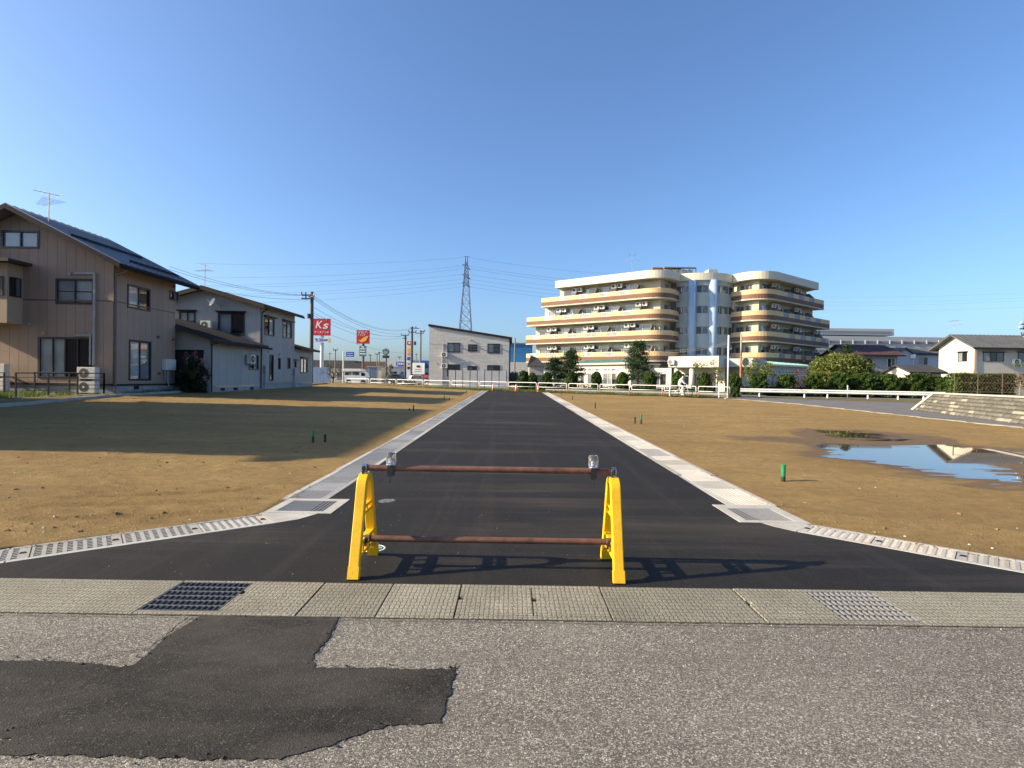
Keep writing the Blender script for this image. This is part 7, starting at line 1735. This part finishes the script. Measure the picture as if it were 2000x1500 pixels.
def car(x, y, z, L, H, W_, mat, lab, yaw=0.0, van=False):
    t = T('parked_car', lab, 'car', (x, y, z), 'cars parked by the shops', yaw); h2 = L / 2
    low = [(-h2, .28), (-h2, .62 * H * .9), (-h2 + .15, .60 * H), (h2 * .40, .60 * H), (h2 * .92, .50 * H), (h2, .38 * H), (h2, .28)]; cab = [(-h2 + .08, .598 * H), (-h2 + .32, .96 * H), (-h2 + .6, H), (h2 * .08, H), (h2 * .48, .598 * H)]
    if van: cab = [(-h2 + .02, .598 * H), (-h2 + .1, .97 * H), (-h2 + .3, H), (h2 * .55, H), (h2 * .88, .598 * H)]
    def lp(q, pts, w): q.prism([(a, -w / 2, b) for a, b in pts], (0, w, 0)); return q
    b = lp(MB(), low, W_); b.build('body', mat, t, bevel=0.05, off=(0, 0, 0)); r = lp(MB(), cab, W_ * .88); r.build('cabin', mat, t, bevel=0.05, off=(0, 0, 0))
    for sg in (-1, 1):
        g = MB(); y_ = sg * (W_ * .44 + .012); cc = Vector((sum(p[0] for p in cab) / len(cab), 0, H * .79)); pts = [((p[0] - cc.x) * .86 + cc.x, y_, (p[1] - cc.z) * .74 + cc.z) for p in cab]; g.prism(pts, (0, -sg * .01, 0)); g.build('side_glass', 'glass_dark', t, off=(0, 0, 0))
        for xx in (-h2 * .62, h2 * .62):
            w_ = MB().tube([(xx, sg * (W_ / 2 - .2), .31), (xx, sg * (W_ / 2 + .01), .31)], .31, 18).build('wheel', 'tyre', t, off=(0, 0, 0)); MB().tube([(xx, sg * (W_ / 2 + .008), .31), (xx, sg * (W_ / 2 + .02), .31)], .19, 14).build('rim', 'aluminium', w_, off=(0, 0, 0))
        MB().box(h2 - .10, h2 + .01, sg * W_ * .36 - .18, sg * W_ * .36 + .18, .40 * H, .47 * H).build('headlight', 'sign_white', t, off=(0, 0, 0)); MB().box(-h2 - .01, -h2 + .05, sg * W_ * .40 - .1, sg * W_ * .40 + .1, .42 * H, .56 * H).build('tail_light', 'sign_red', t, off=(0, 0, 0))
    g = MB(); g.prism([(h2 * .10, -W_ * .38, .985 * H), (h2 * .10, W_ * .38, .985 * H), (h2 * .47, W_ * .40, .62 * H), (h2 * .47, -W_ * .40, .62 * H)] if not van else [(h2 * .56, -W_ * .38, .97 * H), (h2 * .56, W_ * .38, .97 * H), (h2 * .87, W_ * .40, .63 * H), (h2 * .87, -W_ * .40, .63 * H)], (.02, 0, .012)); g.build('windscreen', 'glass_dark', t, off=(0, 0, 0)); return t
p = at(780, 744, 72); car(p.x, 72, 0.55, 3.3, 1.45, 1.6, 'car_dark', 'dark blue small car parked before the convenience store', math.radians(-18))
p = at(819, 742, 76); car(p.x, 76, 0.5, 3.0, 1.4, 1.6, 'car_white', 'white car parked under the oval sign', math.radians(20)); p = at(833, 742, 78); car(p.x, 78, 0.5, 3.0, 1.45, 1.6, 'car_red', 'dark red car parked beside the white car', math.radians(75))
p = at(998, 747, 70); car(p.x + 0.4, 72, 0.5, 3.3, 1.9, 1.5, 'car_dark', 'dark van parked between the apartments and the first clipped shrub', math.radians(85), True)
d = 66; xa_, xb_ = at(672, 745, d).x, at(715, 745, d).x; t = T('delivery_truck', 'white flat truck with open canopied load bed', 'truck', ((xa_ + xb_) / 2, d + 0.8, 0.52)); zt, zm, zl = at(690, 720.5, d).z, at(690, 733, d).z, at(690, 743, d).z
w = xb_ - xa_; q = MB(); q.box(xa_, xa_ + w * .72, d, d + 1.7, 0.95, zm); q.build('load_side', 'car_white', t); q = MB(); q.box(xa_ - 0.1, xa_ + w * .80, d - 0.05, d + 1.8, zt - 0.32, zt); q.build('canopy', 'car_white', t, bevel=0.05)
for x in (xa_ + 0.05, xa_ + w * .35, xa_ + w * .69): q = MB(); q.box(x - 0.03, x + 0.03, d + 0.02, d + 0.08, zm, zt - 0.32); q.build('canopy_post', 'car_white', t)
q = MB(); q.box(xa_ + 0.1, xa_ + w * .68, d + 1.5, d + 1.6, zm, zt - 0.33); q.build('dark_lining', 'shop_dark', t)
q = MB(); q.prism([(xa_ + w * .73, d, 0.85), (xa_ + w, d, 0.85), (xa_ + w, d, zm - 0.1), (xa_ + w * .93, d, zt - 0.4), (xa_ + w * .73, d, zt - 0.35)], (0, 1.6, 0)); q.build('truck_cab', 'car_white', t, bevel=0.05); q = MB(); q.prism([(xa_ + w * .76, d - 0.01, zm - 0.05), (xa_ + w * .96, d - 0.01, zm - 0.05), (xa_ + w * .92, d - 0.01, zt - 0.48), (xa_ + w * .76, d - 0.01, zt - 0.45)], (0, -0.01, 0)); q.build('cab_glass', 'glass_dark', t)
for x in (xa_ + w * .2, xa_ + w * .86): MB().tube([(x, d - 0.02, 0.85), (x, d + 0.2, 0.85)], 0.33, 16).build('wheel', 'tyre', t)

# ------------------------------------------------------------------ utility poles, pylon, wires
M('wire_grey', (0.16, 0.165, 0.17), 0.7, 0.1)
def upole(px, y_top, d, lab, arms, r=0.16, extra=None, mat='concrete_pole'):
    a = at(px, y_top, d); t = T('utility_pole', lab, 'utility pole', (a.x, d, 0.3), 'utility poles'); MB().tube([(a.x, d, 0.2), (a.x, d, a.z)], [r * 1.25, r * 0.85], 10).build('pole_shaft', mat, t)
    for (y, w0, w1, ang) in arms:
        z = at(px, y, d).z; e = Vector((math.cos(ang), math.sin(ang), 0)); p = Vector((a.x, d, z)); q = MB(); q.obox(p, e, Vector((-e.y, e.x, 0)), Z, (-w0, w1), (-0.06 - r, 0.06 - r), (-0.06, 0.06)); q.build('cross_arm', 'pole_dark', t)
        for s in np.linspace(-w0, w1, 4):
            if abs(s) > 0.3: MB().lathe([(0.05, 0.06), (0.09, 0.14), (0.05, 0.22), (0.08, 0.28), (0.03, 0.32)], 8, tuple(p + e * float(s) - Vector((-e.y, e.x, 0)) * r)).build('insulator', 'sign_white' if random.random() < .5 else 'pole_dark', t)
    if extra:
        for (px0, y0, px1, y1) in extra: p0, p1 = at(px0, y0, d), at(px1, y1, d); c = (p0 + p1) / 2; MB().tube([(c.x, d - 0.1, p1.z), (c.x, d - 0.1, p0.z)], abs(p1.x - p0.x) / 2, 12).build('transformer', 'shop_dark', t)
    return t
upole(609.5, 570, 56, 'dark utility pole with transformer beside the red square sign', [(577, 1.0, 0.25, 0.05), (584, 1.0, 0.3, 0.05), (580, 0.25, 0.6, -0.6)], 0.19, [(600.5, 613, 607, 622)], 'pole_dark')
upole(805, 638, 82, 'tall utility pole with transformer beside the sign tower', [(641, 0.3, 1.0, 0.2), (649, 0.5, 0.6, 0.1)], 0.18, [(807.5, 667, 813, 674)], 'pole_dark'); upole(792, 654, 92, 'dark utility pole behind the sign tower', [(655, 0.7, 0.6, 0.0), (661, 0.5, 0.3, 0.0)], 0.17, None, 'pole_dark'); upole(822, 645, 96, 'slender utility pole behind the oval sign', [(647, 0.2, 0.7, 0.2), (651, 0.9, 0.5, 0.1)], 0.16, None)
upole(1006, 660, 92, 'thin grey utility pole before the blue hall', [], 0.13, None); upole(2004, 570, 62, 'utility pole with cross arms beyond the white house', [(634, 0.9, 0.6, 0.2), (643, 1.1, 0.6, 0.2), (655, 0.8, 0.4, 0.2)], 0.2, None)
for px, y, d, lab in ((655, 682, 100, 'thin pale pole beside the bare tree'), (723.5, 692, 120, 'thin pole behind the drugstore sign'), (736.5, 690, 118, 'thin pole left of the coffee sign pole'), (741, 687, 112, 'thin pole close to the coffee sign'), (780, 696, 125, 'thin pole before the convenience store'), (631, 689, 150, 'far thin pole under the red square sign'), (644, 689, 150, 'far thin pole right of the red square sign'), (813, 690, 140, 'far thin pole beside the tower')):
    upole(px, y, d, lab, [(y + 2, 0.35, 0.35, 0.3)], 0.10, None)
def wire(p, q, sag, r, lab, grp):
    pts = []
    for k in range(15): t_ = k / 14; pts.append(p.lerp(q, t_) - Z * (sag * 4 * t_ * (1 - t_)))
    m = MB().tube(pts, r, 4, False); o = bpy.data.objects.new('overhead_wire', m.mesh('overhead_wire', 'wire_grey')); COL.objects.link(o); tag(o, lab, 'wire', grp)
P1 = lambda y, dx=0.0: at(609.5 + dx, y, 56)
ORD = ['topmost', 'second highest', 'third highest', 'fourth highest', 'fifth highest', 'sixth highest', 'lowest']
for k, (y0, y1, s) in enumerate(((577, 641, 1.5), (580, 642.5, 1.5), (584, 650, 1.4), (600, 655, 1.2), (612, 656, 0.9), (616, 657, 1.3), (640, 690, 0.6))):
    wire(P1(y0, 3), at(805, y1, 82) if y1 < 652 else at(792, y1, 92), s, 0.016, ORD[k] + ' dark wire from the transformer pole to the poles by the sign tower', 'wires between the utility poles')
for k, (y0, y1) in enumerate(((577, 520), (578, 526), (585, 545))): wire(P1(y0, -8), at(330, y1, 48), 0.5, 0.016, ['topmost', 'middle', 'lowest'][k] + ' dark wire from the transformer pole towards the brown house', 'wires over the houses')
for k, (y0, y1, px) in enumerate(((641, 663, 838), (649, 671, 838))): wire(at(805, y0, 82), at(px + 30, y1, 62.5), 0.4, 0.016, ['upper', 'lower'][k] + ' dark wire from the tall pole to the light grey apartments', 'wires to the apartments')
for k, (y0, y1) in enumerate(((671, 672), (671.5, 682))): wire(at(838, y0, 63), at(1000, y1 + 2, 63), 0.25, 0.018, ['upper', 'lower'][k] + ' dark wire crossing before the light grey apartments', 'wires before the apartments')
for k, (y0, y1) in enumerate(((684, 668), (688, 671))): wire(at(1300, y0, 50), at(1421, y1, 41.2), 0.2, 0.012, ['upper', 'lower'][k] + ' dark wire before the central bay of the residence', 'wires before the residence')
for k, y in enumerate((664, 667.5)): wire(at(1421, y, 41.2), at(1447, y + 1, 45.4), 0.02, 0.012, ['upper', 'lower'][k] + ' short wire between thin white pole and mirror pole', 'wires between the two poles')
D = 200; M('pylon_steel', (0.16, 0.17, 0.20), 0.5, 0.1, metal=0.4); pyx = at(910, 600, D).x
py = T('power_pylon', 'tall lattice steel power pylon behind the light grey apartments', 'pylon', (pyx, D, 0.5))
ztop = at(910, 501, D).z; zs_ = list(np.linspace(0.3, ztop - 11, 12)) + [ztop - 9.5, ztop - 8, ztop - 6.5, ztop - 5, ztop - 3.5, ztop - 2]
def pw(z): return 3.6 + (1.0 - 3.6) * z / (ztop - 11) if z < ztop - 11 else 1.0 + (0.3 - 1.0) * (z - ztop + 11) / 11
for sx in (-1, 1):
    for sy in (-1, 1): MB().tube([(pyx + sx * pw(z), D + sy * pw(z), z) for z in (0.3, ztop - 11, ztop)], 0.14, 4).build('pylon_leg', 'pylon_steel', py)
for i in range(len(zs_) - 1):
    z0_, z1_ = zs_[i], zs_[i + 1]; q = MB()
    for sy in (-1, 1):
        for sg in (-1, 1): q.tube([(pyx + sg * pw(z0_), D + sy * pw(z0_), z0_), (pyx - sg * pw(z1_), D + sy * pw(z1_), z1_)], 0.07, 3, False); q.tube([(pyx + sy * pw(z0_), D + sg * pw(z0_), z0_), (pyx + sy * pw(z1_), D - sg * pw(z1_), z1_)], 0.07, 3, False)
        q.tube([(pyx - pw(z1_), D + sy * pw(z1_), z1_), (pyx + pw(z1_), D + sy * pw(z1_), z1_)], 0.06, 3, False)
    q.build('lattice_bay', 'pylon_steel', py)
ARM = [(519.5, 524.5), (536, 545), (553, 560)]
for ya, yb in ARM:
    z = at(910, (ya + yb) / 2, D).z; q = MB(); e = Vector((0.22, 0.97, 0)).normalized()
    for sg in (-1, 1): q.tube([(pyx, D, z + 0.9), Vector((pyx, D, z)) + e * sg * 5.0], 0.10, 4); q.tube([(pyx, D, z - 0.2), Vector((pyx, D, z)) + e * sg * 5.0], 0.10, 4)
    q.build('cross_arm', 'pylon_steel', py)
q = MB(); z = ztop; q.tube([(pyx - 1.2, D, z), (pyx + 1.2, D, z)], 0.1, 4); q.build('cross_arm', 'pylon_steel', py)
for k, (y0, y1, y2) in enumerate(((503, 506, 513), (519.5, 533, 531), (524.5, 550, 536), (536, 552, 544), (545, 567, 552), (553, 570, 561), (560, 586, 568))):
    wire(at(904, y0, D), at(380, y1 + 8, D - 10), 1.5, 0.028, ORD[k] + ' high voltage wire running from the pylon over the brown house', 'high voltage wires'); wire(at(916, y0, D), at(1330, y2 + 24, D + 30), 2.0, 0.028, ORD[k] + ' high voltage wire running from the pylon behind the residence', 'high voltage wires')
for k, (y0, y1) in enumerate(((579, 569), (590, 578), (596, 584), (605, 597))): wire(at(1560, y0, 230), at(2060, y1, 200), 1.0, 0.026, ORD[k if k < 3 else 6] + ' high voltage wire above the grey works building', 'high voltage wires at the works')

# ------------------------------------------------------------------ cyclist
cy = rail_pt(1338) - RN * 1.5; cz = gz(cy.y) + 0.03; cu_ = RD
bk_ = T('bicycle', 'light framed city bicycle with front basket ridden along the guard pipes', 'bicycle', (cy.x, cy.y, cz), None, math.atan2(RD.y, RD.x))
def lb(mb, name, mat, par=bk_): return mb.build(name, mat, par, off=(0, 0, 0))
def ringt(c, R, r, n=20): return [Vector((c[0] + R * math.cos(2 * math.pi * k / n), c[1], c[2] + R * math.sin(2 * math.pi * k / n))) for k in range(n + 1)]
for x in (-0.52, 0.52):
    w_ = lb(MB().tube(ringt((x, 0, 0.32), 0.30, 0.02), 0.022, 6, False), 'wheel', 'tyre'); sp = MB()
    for k in range(8): a = k * math.pi / 4; sp.tube([(x, 0, 0.32), (x + 0.29 * math.cos(a), 0, 0.32 + 0.29 * math.sin(a))], 0.004, 3, False)
    lb(sp, 'spokes', 'aluminium', w_)
f = MB()
for a, b in (((-0.52, 0, .32), (-.05, 0, .30)), ((-.05, 0, .30), (-.17, 0, .78)), ((-.05, 0, .30), (.38, 0, .72)), ((-.52, 0, .32), (-.15, 0, .66)), ((.52, 0, .32), (.36, 0, .95)), ((-.12, 0, .55), (.38, 0, .68))): f.tube([a, b], 0.018, 6)
lb(f, 'frame', 'white_paint'); h_ = MB().tube([(.22, -.26, 1.0), (.34, -.2, 1.02), (.37, 0, .98), (.34, .2, 1.02), (.22, .26, 1.0)], 0.014, 6); lb(h_, 'handlebar', 'aluminium')
s_ = MB(); s_.lathe([(.10, .78), (.11, .82), (.05, .84)], 10, (-.2, 0, 0)); lb(s_, 'saddle', 'black_plastic'); b_ = MB(); b_.box(.42, .72, -.16, .16, .70, .73)
for k in range(7):
    x = .43 + k * .047; b_.box(x - .006, x + .006, -.165, -.155, .73, .93); b_.box(x - .006, x + .006, .155, .165, .73, .93)
b_.box(.415, .725, -.17, -.15, .92, .94); b_.box(.415, .725, .15, .17, .92, .94); b_.box(.715, .73, -.15, .15, .73, .94); b_.box(.41, .425, -.15, .15, .73, .94); lb(b_, 'front_basket', 'white_paint'); r_ = MB(); r_.box(-.85, -.35, -.1, .1, .66, .68); lb(r_, 'rear_rack', 'white_paint')
M('cloth_white', (0.70, 0.69, 0.68), 0.85, 0.06, 8); M('cloth_grey', (0.50, 0.50, 0.52), 0.85, 0.08, 8); M('skin', (0.45, 0.27, 0.19), 0.6, 0.06); M('hair_dark', (0.015, 0.012, 0.01), 0.6, 0.2)
pe = T('person', 'person in white jacket and pale trousers riding the city bicycle', 'person', (cy.x, cy.y, cz), None, math.atan2(RD.y, RD.x))
def skin_body(name, V, E, R, mat, parent, root=0, sub=2):
    m = bpy.data.meshes.new(name); m.from_pydata(V, E, []); m.materials.append(MATS[mat]); o = bpy.data.objects.new(name, m); COL.objects.link(o); o.parent = parent
    md = o.modifiers.new('skin', 'SKIN'); 
    for i, r in enumerate(R): m.skin_vertices[0].data[i].radius = (r, r) if not isinstance(r, tuple) else r; m.skin_vertices[0].data[i].use_root = (i == root)
    o.modifiers.new('sub', 'SUBSURF').levels = sub; o.modifiers['sub'].render_levels = sub
    return o
HIPZ = .93
V = [(-.20, 0, HIPZ), (-.14, 0, 1.08), (-.04, 0, 1.25), (.04, 0, 1.37), (.08, 0, 1.45), (.12, 0, 1.53), (.13, 0, 1.63),
     (.03, .17, 1.34), (.14, .22, 1.14), (.27, .24, 1.02), (.30, .24, 1.0), (.03, -.17, 1.34), (.14, -.22, 1.14), (.27, -.24, 1.02), (.30, -.24, 1.0),
     (-.17, .10, .88), (.12, .12, .66), (.02, .12, .30), (.00, .12, .20), (.12, .12, .17), (-.17, -.10, .88), (.16, -.12, .80), (.02, -.12, .48), (.00, -.12, .38), (.12, -.12, .36)]
E = [(0, 1), (1, 2), (2, 3), (3, 4), (4, 5), (5, 6), (3, 7), (7, 8), (8, 9), (9, 10), (3, 11), (11, 12), (12, 13), (13, 14), (0, 15), (15, 16), (16, 17), (17, 18), (18, 19), (0, 20), (20, 21), (21, 22), (22, 23), (23, 24)]
R = [.15, .14, .15, .13, .055, .085, .075, .065, .048, .036, .03, .065, .048, .036, .03, .095, .068, .045, .04, .035, .095, .068, .045, .04, .035]
skin_body('body', V, E, R, 'cloth_white', pe)
hd = MB().lathe([(.03, -.12), (.075, -.08), (.092, 0), (.088, .07), (.05, .115), (.01, .12)], 14, (.135, 0, 1.60)).build('head', 'skin', pe, smooth=True, off=(0, 0, 0))
MB().lathe([(.098, -.02), (.104, .05), (.075, .115), (.01, .14)], 14, (.115, 0, 1.605)).build('hair', 'hair_dark', hd, smooth=True, off=(0, 0, 0)); MB().box(.215, .245, -.014, .014, 1.575, 1.605).build('nose', 'skin', hd, off=(0, 0, 0))
for sg in (-1, 1):
    MB().box(.212, .224, sg * .035 - .012, sg * .035 + .012, 1.612, 1.624).build('eye', 'hair_dark', hd, off=(0, 0, 0))
    hnd = MB(); hnd.box(.27, .33, sg * .24 - .035, sg * .24 + .035, .985, 1.02)
    for k in range(4): hnd.tube([(.32, sg * .24 - .03 + .02 * k, 1.01), (.345, sg * .24 - .03 + .02 * k, .99), (.325, sg * .24 - .03 + .02 * k, .965)], .009, 5)
    hnd.tube([(.29, sg * .205, 1.0), (.32, sg * .20, .975)], .010, 5); hnd.build('hand', 'skin', pe, off=(0, 0, 0))
    sh = MB(); zf = .17 if sg > 0 else .36; sh.box(-.06, .18, sg * .12 - .045, sg * .12 + .045, zf - .045, zf + .03); sh.build('shoe', 'cloth_white', pe, bevel=0.02, off=(0, 0, 0))
